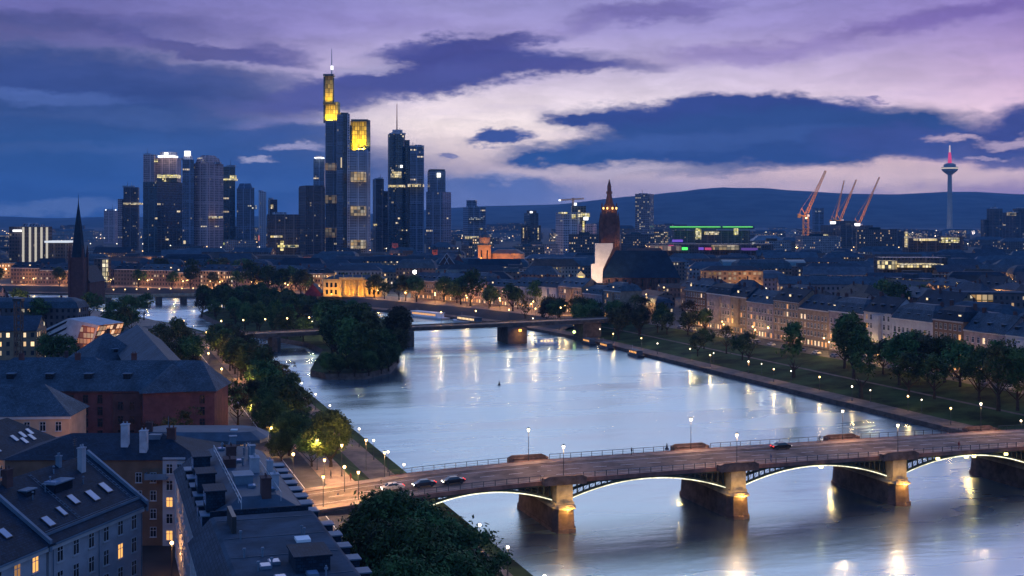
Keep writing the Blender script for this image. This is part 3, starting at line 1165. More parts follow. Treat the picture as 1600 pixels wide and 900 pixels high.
def sil(mb, D, xc, pl, pr, z0, z1, rot, q, yo, n=4, top=1.0):
    S_ = (pr - pl) / F * (D + yo)
    cx = ((pl + pr) / 2 - HX) / F * (D + yo) - xc
    a = radians(rot)
    if n > 4:
        poly = ngon(S_ / 2, n, cx, yo)
        tp = ngon(S_ / 2 * top, n, cx, yo)
    else:
        if abs(rot) < 1:
            w, d = S_, min(S_, 26)
        else:
            w, d = S_ * q / cos(a), S_ * (1 - q) / abs(sin(a))
        poly = orect(w, d, cx, yo, a)
        tp = orect(w * top, d * top, cx, yo, a)
    mb.prism(poly, z0, z1, 0, cell=2.8, top=tp)
    return mb


TOWERS = {}


def tower(key, name, label, D, pieces, cat="skyscraper"):
    xs_ = [p[1] for p in pieces] + [p[2] for p in pieces]
    xc = ((min(xs_) + max(xs_)) / 2 - HX) / F * D
    root = thing(name, label, cat, (xc, D, TB))
    TOWERS[key] = root
    root_info = (D, xc)
    for p in pieces:
        part, pl, pr, yt, yb, m = p[:6]
        o = dict(p[6]) if len(p) > 6 else {}
        yo = o.get('yo', 0.0)
        z1 = zat(yt, D + yo) - TB
        z0 = 0.0 if yb is None else zat(yb, D + yo) - TB
        mb = MB()
        if o.get('mast'):
            x = ((pl + pr) / 2 - HX) / F * (D + yo) - xc
            r = (pr - pl) / F * D / 2
            mb.tube((x, yo, z0), (x, yo, z1), r, r * .4, 6)
        else:
            sil(mb, D, xc, pl, pr, z0, z1, o.get('rot', 0), o.get('q', .62), yo, o.get('n', 4), o.get('top', 1.0))
        ob = mb.build(part, m, root)
        if part in ('wall', 'shaft', 'square_shaft') and yb is None and (pr - pl) > 14 and cat == "skyscraper":
            rg = random.Random(int(pl * 7 + pr))          # plant rooms, masts and rails on the roof
            S_ = (pr - pl) / F * (D + yo)
            cx = ((pl + pr) / 2 - HX) / F * (D + yo) - xc
            for q in range(2):
                w_ = S_ * rg.uniform(.15, .3)
                x_ = cx + S_ * rg.uniform(-.2, .2)
                MB().box(x_ - w_, x_ + w_, yo - 5 + q * 2, yo + 5, z1, z1 + rg.uniform(1.5, 3.6)).build("plant_room", F_grey, root)
            if rg.random() < .5:
                x_ = cx + S_ * rg.uniform(-.25, .25)
                MB().tube((x_, yo, z1), (x_, yo, z1 + rg.uniform(8, 16)), .5, .2, 5).build("mast", steel_d, root)
    return root


def f(yo):
    return {'yo': yo}


# --- the left cluster
tower("hotel", "striped_hotel", "low dark tower with bright vertical white light stripes, at the far left", 1264, [
    ("wall", 22, 74, 354, None, F_brown), ("sign", 22, 33, 359, 362, sign_w, f(-14.5)),
    ("wing", 74, 112, 377, None, F_brown, f(6)), ("sign", 76, 112, 376, 379, glow("sign_dim", (.8, .88, 1), .9), f(-8))] +
    [("light_stripe", x, x + 2.6, 355, 424, glow("stripe_glow", (1, .92, .78), .55), f(-16.8)) for x in (35, 45.5, 54.5, 63.5, 72)])
tower("far_low", "far_tower", "small hazy tower with two roof beacons left of the skyscraper cluster", 2900, [
    ("wall", 165, 182, 329, None, F_mauve), ("beacon", 164.6, 166, 327, 329, sign_w), ("beacon", 180, 181.5, 327, 329, sign_w)])
tower("dark_step", "stepped_tower", "dark stepped tower with one lit band, leftmost of the tall cluster", 2250, [
    ("wall", 190, 221, 293, None, F_brown, {'rot': 14, 'q': .7}), ("wing", 185, 192, 311, None, F_mauve, f(10)),
    ("lit_storey", 196, 220, 317, 320, F_band, f(-14)), ("mast", 205, 206, 284, 293, steel_l, {'mast': 1})])
tower("slab_left", "slab_tower", "mauve slab tower with lit round rooftop sign behind a dark glass front", 2120, [
    ("wall", 221, 247, 243, None, F_mauve, {'rot': 12, 'q': .6}), ("wall", 246, 280, 247, None, F_mauve, f(14)),
    ("rooftop_drum", 250, 277, 238, 247, F_pale, {'n': 14, 'yo': 10}), ("sign", 250, 275, 243.5, 246.5, sign_w, f(-6)), ("sign", 257, 263, 238.5, 242, sign_w, f(-4)),
    ("sign", 241, 246, 249, 253.5, sign_y, f(-14))])
tower("glass_front", "glass_tower", "dark teal glass tower with a yellow lit storey in front of the mauve slab", 1980, [
    ("wall", 233, 281, 285, None, F_glass, {'rot': -18, 'q': .5}), ("wall", 249, 280, 273, 285, F_glass, f(6)),
    ("lit_storey", 249, 279, 273, 278, sign_y, f(-16)), ("lit_storey", 254, 259, 278, 283.5, sign_y, f(-16))])
tower("twin_a", "twin_tower", "left of the two slim twin towers, blue grey with a white sign on top", 1900, [
    ("wall", 282, 306, 250, None, F_glassb, {'rot': 15, 'q': .7}), ("crown", 283, 304, 243, 250, F_pale, {'rot': 15, 'q': .7, 'top': .8}),
    ("sign", 289, 297, 236, 244, sign_w, f(-9)), ("light_stripe", 287, 290, 376, 400, glow("stripe_warm", (1, .8, .5), .8), f(-14))])
tower("twin_b", "twin_tower", "right of the two slim twin towers, mauve with softly rounded top", 1915, [
    ("wall", 306, 346, 256, None, F_mauve, {'rot': -22, 'q': .62}), ("crown", 308, 343, 247, 256, F_mauve, {'rot': -22, 'q': .62, 'top': .82}), ("crown", 313, 338, 243, 247, F_mauve, {'rot': -22, 'q': .62, 'top': .7}),
    ("lit_storey", 328, 346, 338, 341, F_band, f(-15))])
tower("block_band", "glass_tower", "dark narrow tower with a bright yellow storey right of the twin towers", 2080, [
    ("wall", 345, 370, 261, None, F_glass, {'rot': 15, 'q': .7}), ("lit_storey", 345, 369, 279, 282.5, sign_y, f(-15)), ("lit_storey", 360, 369, 274, 279, sign_y, f(-15)),
    ("lit_storey", 347, 361, 379, 382.5, glow("sign_olive", (.8, .85, .25), .6), f(-15))])
tower("round_top", "round_topped_tower", "broad grey blue tower with curved top and scattered lit rooms", 1990, [
    ("wall", 366, 401, 295, None, F_glassb, {'rot': 12, 'q': .75}), ("crown", 368, 398, 287, 295, F_glassb, {'rot': 12, 'q': .75, 'top': .75}), ("lit_storey", 388, 400, 321, 327, F_cyan, f(-14))])
tower("slim_pale", "slim_tower", "pale slim tower between the grey blue tower and the low brown block", 2150, [("wall", 402, 418, 300, None, F_pale, {'rot': 15, 'q': .6}), ("sign", 404, 409, 368, 376, glow("sign_redpink", (1, .25, .2), .5), f(-8))])
tower("small_dark", "dark_tower", "small dark tower with a lit top corner beside the pale slim tower", 2200, [("wall", 417, 435, 312, None, F_brown, {'rot': 18, 'q': .6}), ("lit_storey", 421, 427, 320, 326, F_band, f(-12))])
tower("low_lit", "low_block", "low dark block with a lit lobby at its foot, left of the brown slab", 1700, [("wall", 420, 466, 335, None, F_brown, f(6)), ("lit_storey", 436, 464, 383, 386.5, sign_y, f(-22)), ("lit_storey", 438, 443, 376, 392, sign_y, f(-22)), ("lit_storey", 424, 440, 368, 371, F_band, f(-22))])
tower("brown_slab", "brown_slab_tower", "plain dark brown slab tower left of the yellow crowned skyscraper", 1760, [("wall", 463, 511, 293, None, F_brown, {'rot': 20, 'q': .6}), ("parapet", 464, 510, 290.5, 293, F_brown, {'rot': 20, 'q': .6})])
tower("blue_behind", "slim_tower", "slim blue tower with lit roof edge half hidden behind the yellow crowned skyscraper", 2300, [("wall", 491, 508, 249, None, F_glassb), ("rooftop_drum", 492, 506, 244, 249, F_pale, {'n': 12}), ("sign", 492, 506, 246, 247.5, sign_w, f(-14))])
# --- the yellow-crowned skyscraper
D = 1811
cbk = tower("crowned", "crowned_skyscraper", "tallest skyscraper with glowing yellow crown tops and a thin antenna", D, [
    ("shaft", 507, 529, 190, None, F_glassb, {'rot': 10, 'q': .85, 'yo': 4}),
    ("crown_core", 507, 521, 119, 163, crown_w, f(10)), ("crown_core", 507, 530, 160, 191, crown_w, f(12)),
    ("crown_edge", 505.5, 508, 118, 192, F_glass, f(-1)), ("crown_edge", 520.5, 522.2, 122, 162, F_glass, f(-1)), ("crown_edge", 506, 522.5, 116.5, 119.5, F_glass, f(-2)), ("crown_edge", 506, 523, 160.5, 164, mat("crown_band", (.3, .2, .05)), f(-3.5)),
    ("column", 526, 546, 177, None, F_glass, {'rot': 18, 'q': .55, 'yo': -12}), ("column", 527, 536, 179, None, F_glassb, f(-28)),
    ("shaft", 545, 578, 236, None, F_grey, {'rot': 6, 'q': .88, 'yo': -6}),
    ("crown_core", 549, 574, 190, 236, crown_w, f(10)), ("crown_edge", 573.5, 578.5, 188, 237, F_glassb, f(-6)), ("crown_edge", 545.5, 550, 196, 237, F_glass, f(-6)), ("crown_edge", 550, 576, 187.3, 190.5, F_glass, f(-4)),
    ("edge_column", 542.5, 546.5, 178, None, F_pale, f(-24)), ("edge_column", 575, 578.6, 238, None, F_pale, f(-24)), ("edge_column", 526, 528.6, 180, None, F_pale, f(-27)),
    ("antenna", 517.3, 519.3, 76, 119, steel_l, {'mast': 1, 'yo': 6}), ("beacon", 517, 520.5, 103, 109, sign_w, f(6)),
] + [("sky_garden", 549, 571, a, b, F_garden, f(-36)) for a, b in ((269, 284), (322, 337), (375, 388))]
  + [("sky_garden", 509, 525, a, b, facade("sky_garden_dim", (.2, .14, .06), (.2, .14, .07), 4.6, 4.5, .86, .9, .9, (1, .5, .12), .12, .6), f(-23)) for a, b in ((255, 266), (305, 318), (356, 371))]
  + [("light_stripe", 532.5, 534, 246, 262, glow("stripe_warm", (1, .8, .5), .8), f(-36))])
X = cbk.location.x
for px, py0, py1, pw, yo in ((513, 159, 132, 26000, -9), (510, 188, 170, 20000, -4), (517, 188, 170, 24000, -4), (525, 188, 170, 14000, -4), (555, 234, 205, 40000, -13), (562, 234, 205, 46000, -13), (569, 234, 205, 40000, -13)):
    spot(cbk, ((px - HX) / F * D - X, yo, zat(py0, D) - TB), ((px - HX) / F * D - X, 6, zat(py1, D) - TB), pw, (1, .64, .03), 130, 1.0)
tower("dark_behind", "dark_tower", "dark plain tower just right of the yellow crowned skyscraper", 2150, [("wall", 581, 601, 280, None, F_brown, {'rot': 16, 'q': .6}), ("wall", 590, 612, 300, None, F_brown, f(20)), ("lit_storey", 584, 590, 350, 353, F_band, f(-14))])
# --- round glass tower with antenna
D = 2029
mt = tower("round_glass", "round_glass_tower", "round dark glass tower with antenna joined to a square grey tower", D, [
    ("shaft", 606, 633, 210, None, F_glass, {'n': 24, 'yo': 0}), ("core", 630, 640, 219, None, F_glass, f(8)), ("square_shaft", 637, 663.5, 230, None, F_glassb, {'rot': 10, 'q': .8, 'yo': 4}), ("parapet", 637, 663.5, 228, 230, F_grey, {'rot': 10, 'q': .8, 'yo': 4}),
    ("roof_deck", 608, 634, 208, 210, F_pale, {'n': 20}), ("rooftop_drum", 613, 629, 203, 208, F_pale, {'n': 16}), ("antenna", 619.2, 621.2, 162, 203, mat("antenna_red", (.5, .12, .08)), {'mast': 1}),
    ("lit_storey", 611, 627, 268, 278, F_band, f(-15)), ("lit_storey", 607.5, 632, 289, 293, F_band, f(-15)), ("lit_storey", 638, 662, 288, 292, F_band, f(-16)), ("lit_storey", 628, 636, 359, 361, F_band, f(-15)), ("beacon", 625.5, 629, 258, 262, sign_w, f(-16))])
tower("stepped_light", "stepped_tower", "grey blue stepped tower with one bright round light near its top", 1870, [
    ("wall", 667, 697, 268, 300, F_glassb, {'rot': 10, 'q': .8}), ("wall", 667, 704, 300, None, F_glassb, {'rot': -14, 'q': .7}), ("parapet", 668, 696, 265, 268, F_glass, {'rot': 10, 'q': .8}),
    ("sign", 683, 688.5, 270.5, 277, glow("sign_hot", (1, .95, .8), 3), f(-15)), ("light_stripe", 675, 676.5, 325, 375, glow("stripe_warm", (1, .8, .5), .8), f(-17))])
tower("mid_a", "office_tower", "hazy grey office block with small rooftop box and a lit foot", 2300, [("wall", 723, 760, 324, None, F_glassb, {'rot': 14, 'q': .75}), ("rooftop_box", 729, 745, 313, 324, F_glassb, f(8)), ("lit_storey", 725, 754, 369, 373, F_band, f(-18)), ("lit_storey", 733, 755, 340, 343, F_cyan, f(-18)), ("lit_storey", 748, 754, 356, 359, F_band, f(-18))])
tower("mid_b", "office_tower", "small stepped tower with white lights between office block and floodlit site", 2300, [("wall", 819, 841, 333, None, F_glass, {'rot': 15, 'q': .6}), ("wall", 814, 845, 352, None, F_brown, f(6)), ("rooftop_box", 823, 838, 329, 333, F_brown), ("beacon", 828, 832, 330, 336, sign_w, f(-16)),
    ("light_stripe", 829, 832, 342, 358, F_band, f(-17)), ("light_stripe", 817, 819, 355, 372, F_band, f(-17)), ("light_stripe", 840, 842, 355, 374, F_band, f(-17))])
site = tower("site", "construction_block", "half built block flooded with yellow work lights", 1900, [
    ("wall", 869, 905, 332, None, F_grey, {'rot': 14, 'q': .7}), ("wall", 890, 934, 350, None, F_mauve, {'rot': -10, 'q': .8, 'yo': 4}), ("rooftop_frame", 893, 915, 322, 350, facade("frame_open", (.10, .09, .07), (.02, .02, .02), 4, 3.6, .7, .7, .2, (1, .8, .3), 1.5), f(8)),
    ("work_light", 873, 886, 331, 334, sign_y, f(-20)), ("work_light", 893, 899, 335, 341, sign_y, f(-20)), ("work_light", 903, 921, 333, 339, sign_y, f(-20)), ("work_light", 912, 919, 337, 344, sign_w, f(-22)), ("work_light", 910, 913, 345, 374, sign_y, f(-20)), ("work_light", 912, 921, 370, 377, sign_y, f(-20)), ("work_light", 897, 901, 317, 321, sign_w, f(-4))], cat="building site")
tower("grey_slab", "grey_slab_tower", "grey slab tower with lit rooms right of the cathedral spire", 2150, [("wall", 991, 1023, 305, None, facade("tower_lit_grey", (.20, .17, .19), (.03, .03, .04), 3.4, 3.4, .5, .5, .12, (1, .8, .45), 1.3), {'rot': -16, 'q': .7}), ("parapet", 991, 1023, 303, 305, F_mauve, {'rot': -16, 'q': .7})])
# --- green-edged exhibition hall
D = 2300
tower("hall", "exhibition_hall", "long flat hall with green lit roof edge and two yellow stair towers", D, [
    ("hall", 1052, 1170, 360, None, F_brown), ("roof", 1045, 1177, 353, 358, zinc_dark, f(-3)), ("light_strip", 1048, 1124, 353.8, 355.2, sign_g, f(-29)), ("light_strip", 1131, 1174, 353.8, 355.2, sign_g, f(-29)),
    ("stair_tower", 1087, 1095, 357, 374, sign_y, f(-28)), ("stair_tower", 1147, 1153, 357, 367, sign_y, f(-28)), ("lit_storey", 1102, 1122, 362, 367, F_band, f(-28))], cat="hall")
D = 1500
tower("strip_lit", "shopping_row", "low building row with coloured shop lights below the green lit hall", D, [
    ("wall", 1010, 1205, 381, None, F_brown), ("sign", 1051, 1066, 374.5, 378, sign_v, f(-27)), ("sign", 1066, 1074, 386.5, 390.5, glow("sign_green_hot", (.1, 1, .15), 1.5), f(-27)), ("sign", 1092, 1099, 386.5, 390.5, sign_v, f(-27)), ("sign", 1102, 1111, 387, 390.5, sign_p, f(-27)),
    ("lit_storey", 1014, 1062, 384, 391, facade("shop_lit", (.2, .12, .08), (.2, .12, .08), 5, 6, .8, .8, .8, (1, .4, .2), .3), f(-27)), ("lit_storey", 1114, 1152, 383, 390, F_garden, f(-27)), ("sign", 1160, 1182, 387.5, 391, glow("sign_violet_dim", (.4, .2, 1), .28), f(-27)), ("sign", 1045, 1052, 383, 388, sign_p, f(-27))], cat="building")
tower("glass_hall", "glass_roof_hall", "small hall with pale curved glass roof left of the large crane", 1900, [("hall", 1176, 1218, 376, None, F_glass), ("roof", 1174, 1222, 368, 376, zinc, {'top': .6}), ("lit_storey", 1178, 1214, 378, 384, F_cyan, f(-28))], cat="hall")
tower("site_block", "shell_block", "dark bulky building shell between the orange cranes", 2450, [("wall", 1290, 1355, 352, None, F_brown, {'rot': 10, 'q': .8}), ("wall", 1270, 1330, 362, None, F_brown, f(-10)), ("wall", 1350, 1412, 360, None, F_brown, f(10)), ("rooftop_frame", 1300, 1336, 345, 352, F_brown), ("work_light", 1276, 1292, 366, 372, sign_y, f(-45)), ("work_light", 1343, 1348, 382, 388, sign_w, f(-45)),("work_light", 1298, 1305, 346, 350, sign_w, f(-45)), ("work_light", 1336, 1343, 349, 353, sign_w, f(-45))], cat="building site")
tower("behind_crane", "far_block", "small blue lit block peeping out between the orange cranes", 2800, [("wall", 1271, 1286, 325, None, F_glassb), ("lit_storey", 1275, 1282, 329, 332, F_cyan, f(-28))], cat="building")
tower("right_a", "far_tower", "hazy dark twin block at the right edge of the skyline", 2900, [("wall", 1545, 1563, 326, None, F_brown, {'rot': 14, 'q': .7}), ("wall", 1535, 1550, 343, None, F_brown, f(20))])
tower("right_b", "far_tower", "dark block with orange lit crane top at the right edge of the skyline", 2700, [("wall", 1571, 1598, 332, None, F_brown, {'rot': 14, 'q': .7}), ("lit_storey", 1575, 1586, 332, 337, F_garden, f(-22)), ("wall", 1586, 1612, 326, None, F_brown, f(16))])
tower("lit_low_a", "low_lit_block", "long low block with bright storeys in front of the telecom tower", 1650, [("wall", 1415, 1475, 372, None, F_brown), ("lit_storey", 1432, 1460, 372.5, 376, F_band, f(-27)), ("lit_storey", 1474, 1495, 371, 379, sign_y, f(-24)), ("wall", 1470, 1500, 369, None, F_brown, f(6)), ("light_stripe", 1414, 1418, 362, 386, F_band, f(-27))], cat="building")
tower("lit_low_b", "lit_office_row", "long low office row glowing pale yellow right of the teal roofed hall", 1050, [("wall", 1372, 1472, 402, None, F_brown), ("lit_storey", 1374, 1398, 407, 420, F_band, f(-27)), ("lit_storey", 1400, 1466, 412, 417, F_band, f(-27))], cat="building")
tower("lit_stack", "lit_stair_block", "slim block with glowing stacked windows left of the bend in the river", 1000, [("wall", 150, 170, 404, None, F_brown), ("lit_storey", 160.5, 168, 406, 440, facade("stair_lit", (.15, .1, .06), (.2, .15, .08), 2.2, 3.4, .8, .8, .9, (1, .78, .35), .9), f(-12))], cat="building")

# --- telecom tower
D = 4600
xt = (1484 - HX) / F * D
tv = thing("telecom_tower", "tall slender telecom tower with a round pod and pink lit mast", "tower", (xt, D, TB))
z = lambda py: zat(py, D) - TB
pale_c = mat("tower_concrete", (.30, .28, .27), .8, .2, .1, .05)
MB().lathe([(11, 0), (9.5, z(330)), (8.2, z(300)), (7.2, z(272))], 14).build("shaft", pale_c, tv)
MB().lathe([(9, z(273)), (26, z(267)), (29, z(264)), (29, z(261)), (21, z(260.5)), (21, z(257)), (16, z(256)), (10, z(255))], 20).build("pod", pale_c, tv)
MB().lathe([(29.4, z(264)), (29.4, z(262))], 20, cap=False).build("pod_lights", glow("pod_glow", (1, .85, .7), .7), tv)
MB().lathe([(7, z(255)), (6, z(245)), (4, z(238))], 10).build("mast_base", glow("mast_pink", (1, .10, .30), .75), tv)
MB().lathe([(3.2, z(238)), (2.2, z(227))], 8).build("mast", glow("mast_white", (1, .8, .85), .7), tv)
for s in (-60, 60):
    spot(tv, (s, -90, 0), (0, 0, 90), 130000, (1, .85, .7), 70, 2)

# --- cathedral
D = 1000
xc = (952 - HX) / F * D
dom = thing("cathedral", "dark red gothic cathedral with tall lit spire and white floodlit front", "cathedral", (xc, D, 6.0), 0.0)
z = lambda py: zat(py, D) - 6
px_ = lambda px: (px - HX) / F * D - xc
st_dom = mat("dom_stone", (.12, .06, .05), .9, .2, .3, .3)
w = 26 / F * D / 2
tw_ = MB().prism(orect(2 * w, 2 * w, 0, 0), 0, z(350)).prism(ngon(w * .98, 8, 0, 0, pi / 8), z(350), z(327))
for s in (-1, 1):
    for q in (-1, 1):
        tw_.prism(orect(2.2, 2.2, s * w, q * w), 0, z(345)).prism(orect(1.8, 1.8, s * w, q * w), z(345), z(331), top=orect(.2, .2, s * w, q * w))
        for lv in (372, 388):
            tw_.box(s * w * .45 - .5, s * w * .45 + .5, q * (w + .25) - .2, q * (w + .25) + .2, z(lv + 8), z(lv - 10))
tw_.build("tower", st_dom, dom)
cr = MB().prism(ngon(w * .9, 8, 0, 0, pi / 8), z(327), z(318), top=ngon(w * .55, 8, 0, 0, pi / 8)).prism(ngon(w * .5, 8, 0, 0, pi / 8), z(318), z(303), top=ngon(w * .28, 8, 0, 0, pi / 8))
cr.prism(ngon(w * .36, 8, 0, 0), z(303), z(299)).prism(ngon(w * .24, 8, 0, 0), z(299), z(292)).prism(ngon(w * .26, 8, 0, 0), z(292), z(280), top=ngon(.15, 8))
for k in range(8):
    a = pi / 8 + k * pi / 4
    cr.prism(ngon(.6, 4, w * .95 * cos(a), w * .95 * sin(a)), z(327), z(317), top=ngon(.1, 4, w * .95 * cos(a), w * .95 * sin(a)))
cr.build("spire", st_dom, dom)
lt = MB()
for x in (942, 948, 956, 962):
    lt.box(px_(x) - .5, px_(x) + .5, -w * 1.02, -w * .98, z(327), z(324))
lt.build("tower_lamp", glow("dom_lamp", (1, .6, .15), 4), dom)
for x, p0, p1, pw in ((942, 331, 318, 1300), (960, 331, 318, 1300), (952, 328, 308, 900), (943, 383, 374, 700), (962, 383, 374, 700)):
    spot(dom, (px_(x), -w - 5, z(p0)), (px_(x) * .6, 0, z(p1)), pw, (1, .48, .12), 90, .5)
# nave with a steep roof, and the pale floodlit transept front
nv_ = MB()
x0, x1 = px_(938), px_(1056)
nv_.box(x0, x1, -24, 6, 0, z(432))
nv_.build("nave_wall", st_dom, dom)
for q in range(9):
    xx = x0 + 5 + (x1 - x0 - 8) * q / 8
    MB().prism([(xx - .7, -24.3), (xx + .7, -24.3), (xx + .7, -24.05), (xx - .7, -24.05)], 3, z(434)).build("window", glass_d, dom)
    MB().box(xx - 3.4, xx - 2.4, -27, -24.02, 0, z(433)).build("buttress", st_dom, dom)
rz0, rz1 = z(432), z(391)
A = [(x0 - .5, -25), (x1 + .5, -25), (x1 + .5, 7), (x0 - .5, 7)]
mb = MB()
mb.face([(*A[0], rz0), (*A[1], rz0), (x1 - 9, -9, rz1), (x0 + 11, -9, rz1)]).face([(*A[2], rz0), (*A[3], rz0), (x0 + 11, -9, rz1), (x1 - 9, -9, rz1)])
mb.face([(*A[1], rz0), (*A[2], rz0), (x1 - 9, -9, rz1)]).face([(*A[3], rz0), (*A[0], rz0), (x0 + 11, -9, rz1)]).face([(*p, rz0 + .01) for p in A[::-1]])
mb.build("roof", slate2, dom)
pal = mat("pale_render", (.55, .48, .42), .85, .2, .12, .2)
ring = [(px_(920), 0), (px_(936), 0), (px_(938), z(418)), (px_(953), z(386)), (px_(953), z(379)), (px_(926), z(379)), (px_(926), z(410)), (px_(920), z(411))]
mb = MB()
mb.face([(x, -30, y) for x, y in ring])
mb.face([(x, -26, y) for x, y in ring[::-1]])
for k in range(8):
    a, b = ring[k], ring[(k + 1) % 8]
    mb.face([(a[0], -30, a[1]), (a[0], -26, a[1]), (b[0], -26, b[1]), (b[0], -30, b[1])])
mb.build("floodlit_front", pal, dom)
for x in (924, 934):
    spot(dom, (px_(x), -52, 9), (px_(x + 3), -30, 20), 22000, (1, .72, .50), 100, .6)

# --- small lit chapel gable beside it
D = 1080
xg = (907 - HX) / F * D
ch = thing("lit_chapel", "tiny glowing yellow gable beside the floodlit cathedral front", "chapel", (xg, D, 6))
hh = zat(424, D) - 6
mb = MB().prism(orect(7, 9, 0, 0), 0, hh - 3)
mb.face([(-3.5, -4.5, hh - 3), (3.5, -4.5, hh - 3), (0, -4.5, hh + .5)]).face([(3.5, 4.5, hh - 3), (-3.5, 4.5, hh - 3), (0, 4.5, hh + .5)])
mb.build("wall", pal, ch)
MB().face([(-3.8, -4.8, hh - 3.2), (0, -4.8, hh + .6), (0, 4.8, hh + .6), (-3.8, 4.8, hh - 3.2)]).face([(3.8, 4.8, hh - 3.2), (0, 4.8, hh + .6), (0, -4.8, hh + .6), (3.8, -4.8, hh - 3.2)]).build("roof", slate2, ch)
MB().box(-2, 2, -4.7, -4.52, hh - 8, hh - 4).build("window", glow("chapel_glow", (1, .72, .2), 1.6), ch)
spot(ch, (0, -16, 8), (0, -4, hh - 3), 5000, (1, .72, .25), 100)

# --- orange floodlit round church with a long hall
D = 1300
xc = (783 - HX) / F * D
pk = thing("orange_church", "orange floodlit church tower with small dome and long oval hall", "church", (xc, D, 6))
z = lambda py: zat(py, D) - 6
px_ = lambda px: (px - HX) / F * D - xc
och = mat("ochre_stone", (.42, .24, .13), .85, .2, .2, .2)
wt = 20 / F * D / 2
tx = px_(757)
MB().prism(orect(2 * wt, 2 * wt, tx, 0), 0, z(384)).prism(orect(2 * wt + 1, 2 * wt + 1, tx, 0), z(384), z(382.5)).prism(ngon(wt * .85, 12, tx, 0), z(382.5), z(372)).prism(ngon(wt * .95, 12, tx, 0), z(372), z(371)).build("tower", och, pk)
MB().lathe([(wt * .85, z(371)), (wt * .75, z(367)), (wt * .45, z(364)), (wt * .3, z(362)), (wt * .25, z(359)), (0, z(356))], 12, c=(tx, 0, 0)).build("dome", zinc_dark, pk)
for s in (-.45, .45):
    MB().box(tx + s * wt - .7, tx + s * wt + .7, -wt - .1, -wt + .2, z(405), z(391)).build("window", glass_d, pk)
hl = MB()
hx0, hx1 = px_(766), px_(820)
poly = [(hx0 + (hx1 - hx0) / 2 * (1 - cos(2 * pi * k / 22)), 6 - 13 * sin(2 * pi * k / 22)) for k in range(22)]
hl.prism(poly, 0, z(396), cell=3)
hl.build("hall_wall", och, pk)
top = [(hx0 + (hx1 - hx0) / 2 + ((p[0] - hx0) - (hx1 - hx0) / 2) * .6, 6 + (p[1] - 6) * .5) for p in poly]
MB().prism(poly, z(396) + .02, z(390), top=top).build("roof", mat("copper_brown", (.14, .09, .07), .6, .3, .2, .3), pk)
for x, y0, pw in ((px_(750), -26, 15000), (px_(764), -26, 12000), (px_(780), -26, 9000), (px_(800), -24, 9000), (px_(814), -20, 6000)):
    spot(pk, (x, y0, 14), (x, -6, z(388)), pw, (1, .42, .08), 100, .5)

# --- brick stub tower, red brick old tower, thin steeples
def steeple(label, px, D, ytip, yb, wpx, m, zroof=None, lit=0, cat="church tower", roofm=None):
    x = (px - HX) / F * D
    r = thing("steeple", label, cat, (x, D, 6))
    w = wpx / F * D / 2
    h = zat(yb, D) - 6
    MB().prism(orect(2 * w, 2 * w, 0, 0, .2), 0, h).box(-w * .5, w * .5, -w * 1.25, -w * 1.02, h * .75, h * .9).build("tower", m, r)
    MB().prism(orect(2.15 * w, 2.15 * w, 0, 0, .2), h, h + .4).prism(orect(2 * w, 2 * w, 0, 0, .2), h + .4, zat(ytip, D) - 6, top=orect(.1, .1, 0, 0, .2)).build("roof", roofm or slate2, r)
    if lit:
        spot(r, (0, -w * 2 - 8, 10), (0, 0, h), lit, (1, .32, .08), 80)
    return r


steeple("orange lit brick tower with pointed cap left of the orange church", 679, 1350, 383, 390, 8.5, brick_red, lit=14000)
steeple("slim brick tower with pale cap beside the round glass tower's foot", 617, 1500, 375, 380, 9, mat("brick_rose", (.28, .10, .09)), lit=7000)
steeple("thin green lit steeple between the brick tower and the orange church", 717.5, 1350, 386, 397, 3.6, mat("copper_green", (.14, .22, .12)), lit=1500)
steeple("small golden lit steeple left of the floodlit classical building", 377, 1090, 403, 418, 7, mat("rose_stone", (.34, .2, .13)), lit=9000)
for k_, (pl_, pr_, yt_, D_, lb_) in enumerate(((395, 470, 402, 1420, "long low hall with amber lit wall, left half of the amber band below the skyscrapers"), (474, 562, 401, 1480, "long low hall with amber lit wall, right half of the amber band below the skyscrapers"))):
    hall_ = tower("amber_hall%d" % k_, "amber_hall", lb_, D_, [("wall", pl_, pr_, yt_, None, mat("amber_wall", (.30, .16, .10), .85, .2, .25, .1)), ("roof", pl_ - 1, pr_ + 1, yt_ - 3.5, yt_, tile_brown, {'top': .8})], cat="hall")
    for q_ in range(4):
        xx_ = (pr_ - pl_) / F * D_ * ((q_ + .5) / 4 - .5)
        spot(hall_, (xx_, -34, 3), (xx_, -12, 10), 5200, (1, .42, .12), 120)
# dark spired church on the left bank
D = 785
x = (122.5 - HX) / F * D
sc_ = thing("spired_church", "black gothic church with needle spire by the river bend on the left", "church", (x, D, 6))
z = lambda py: zat(py, D) - 6
w = 4.1
mb = MB().prism(orect(2 * w, 2 * w), 0, z(402))
for s in (-1, 1):
    for q in (-1, 1):
        mb.prism(orect(1.3, 1.3, s * w, q * w), 0, z(398)).prism(orect(1.3, 1.3, s * w, q * w), z(398), z(383), top=orect(.1, .1, s * w, q * w))
mb.build("tower", brick_dk, sc_)
MB().prism(ngon(w * 1.05, 8), z(402), z(360), top=ngon(w * .62, 8)).prism(ngon(w * .62, 8), z(360), z(318), top=ngon(.28, 8)).prism(ngon(.28, 8), z(318), z(303), top=ngon(.05, 8)).build("spire", slate2, sc_)
mb = MB().box(-5.5, 5.5, 4, 34, 0, 15)
mb.build("nave_wall", brick_dk, sc_)
MB().face([(-6, 4, 15), (0, 4, 25), (0, 34, 25), (-6, 34, 15)]).face([(6, 34, 15), (0, 34, 25), (0, 4, 25), (6, 4, 15)]).face([(-6, 4, 15), (6, 4, 15), (0, 4, 25)]).face([(6, 34, 15), (-6, 34, 15), (0, 34, 25)]).build("roof", slate2, sc_)

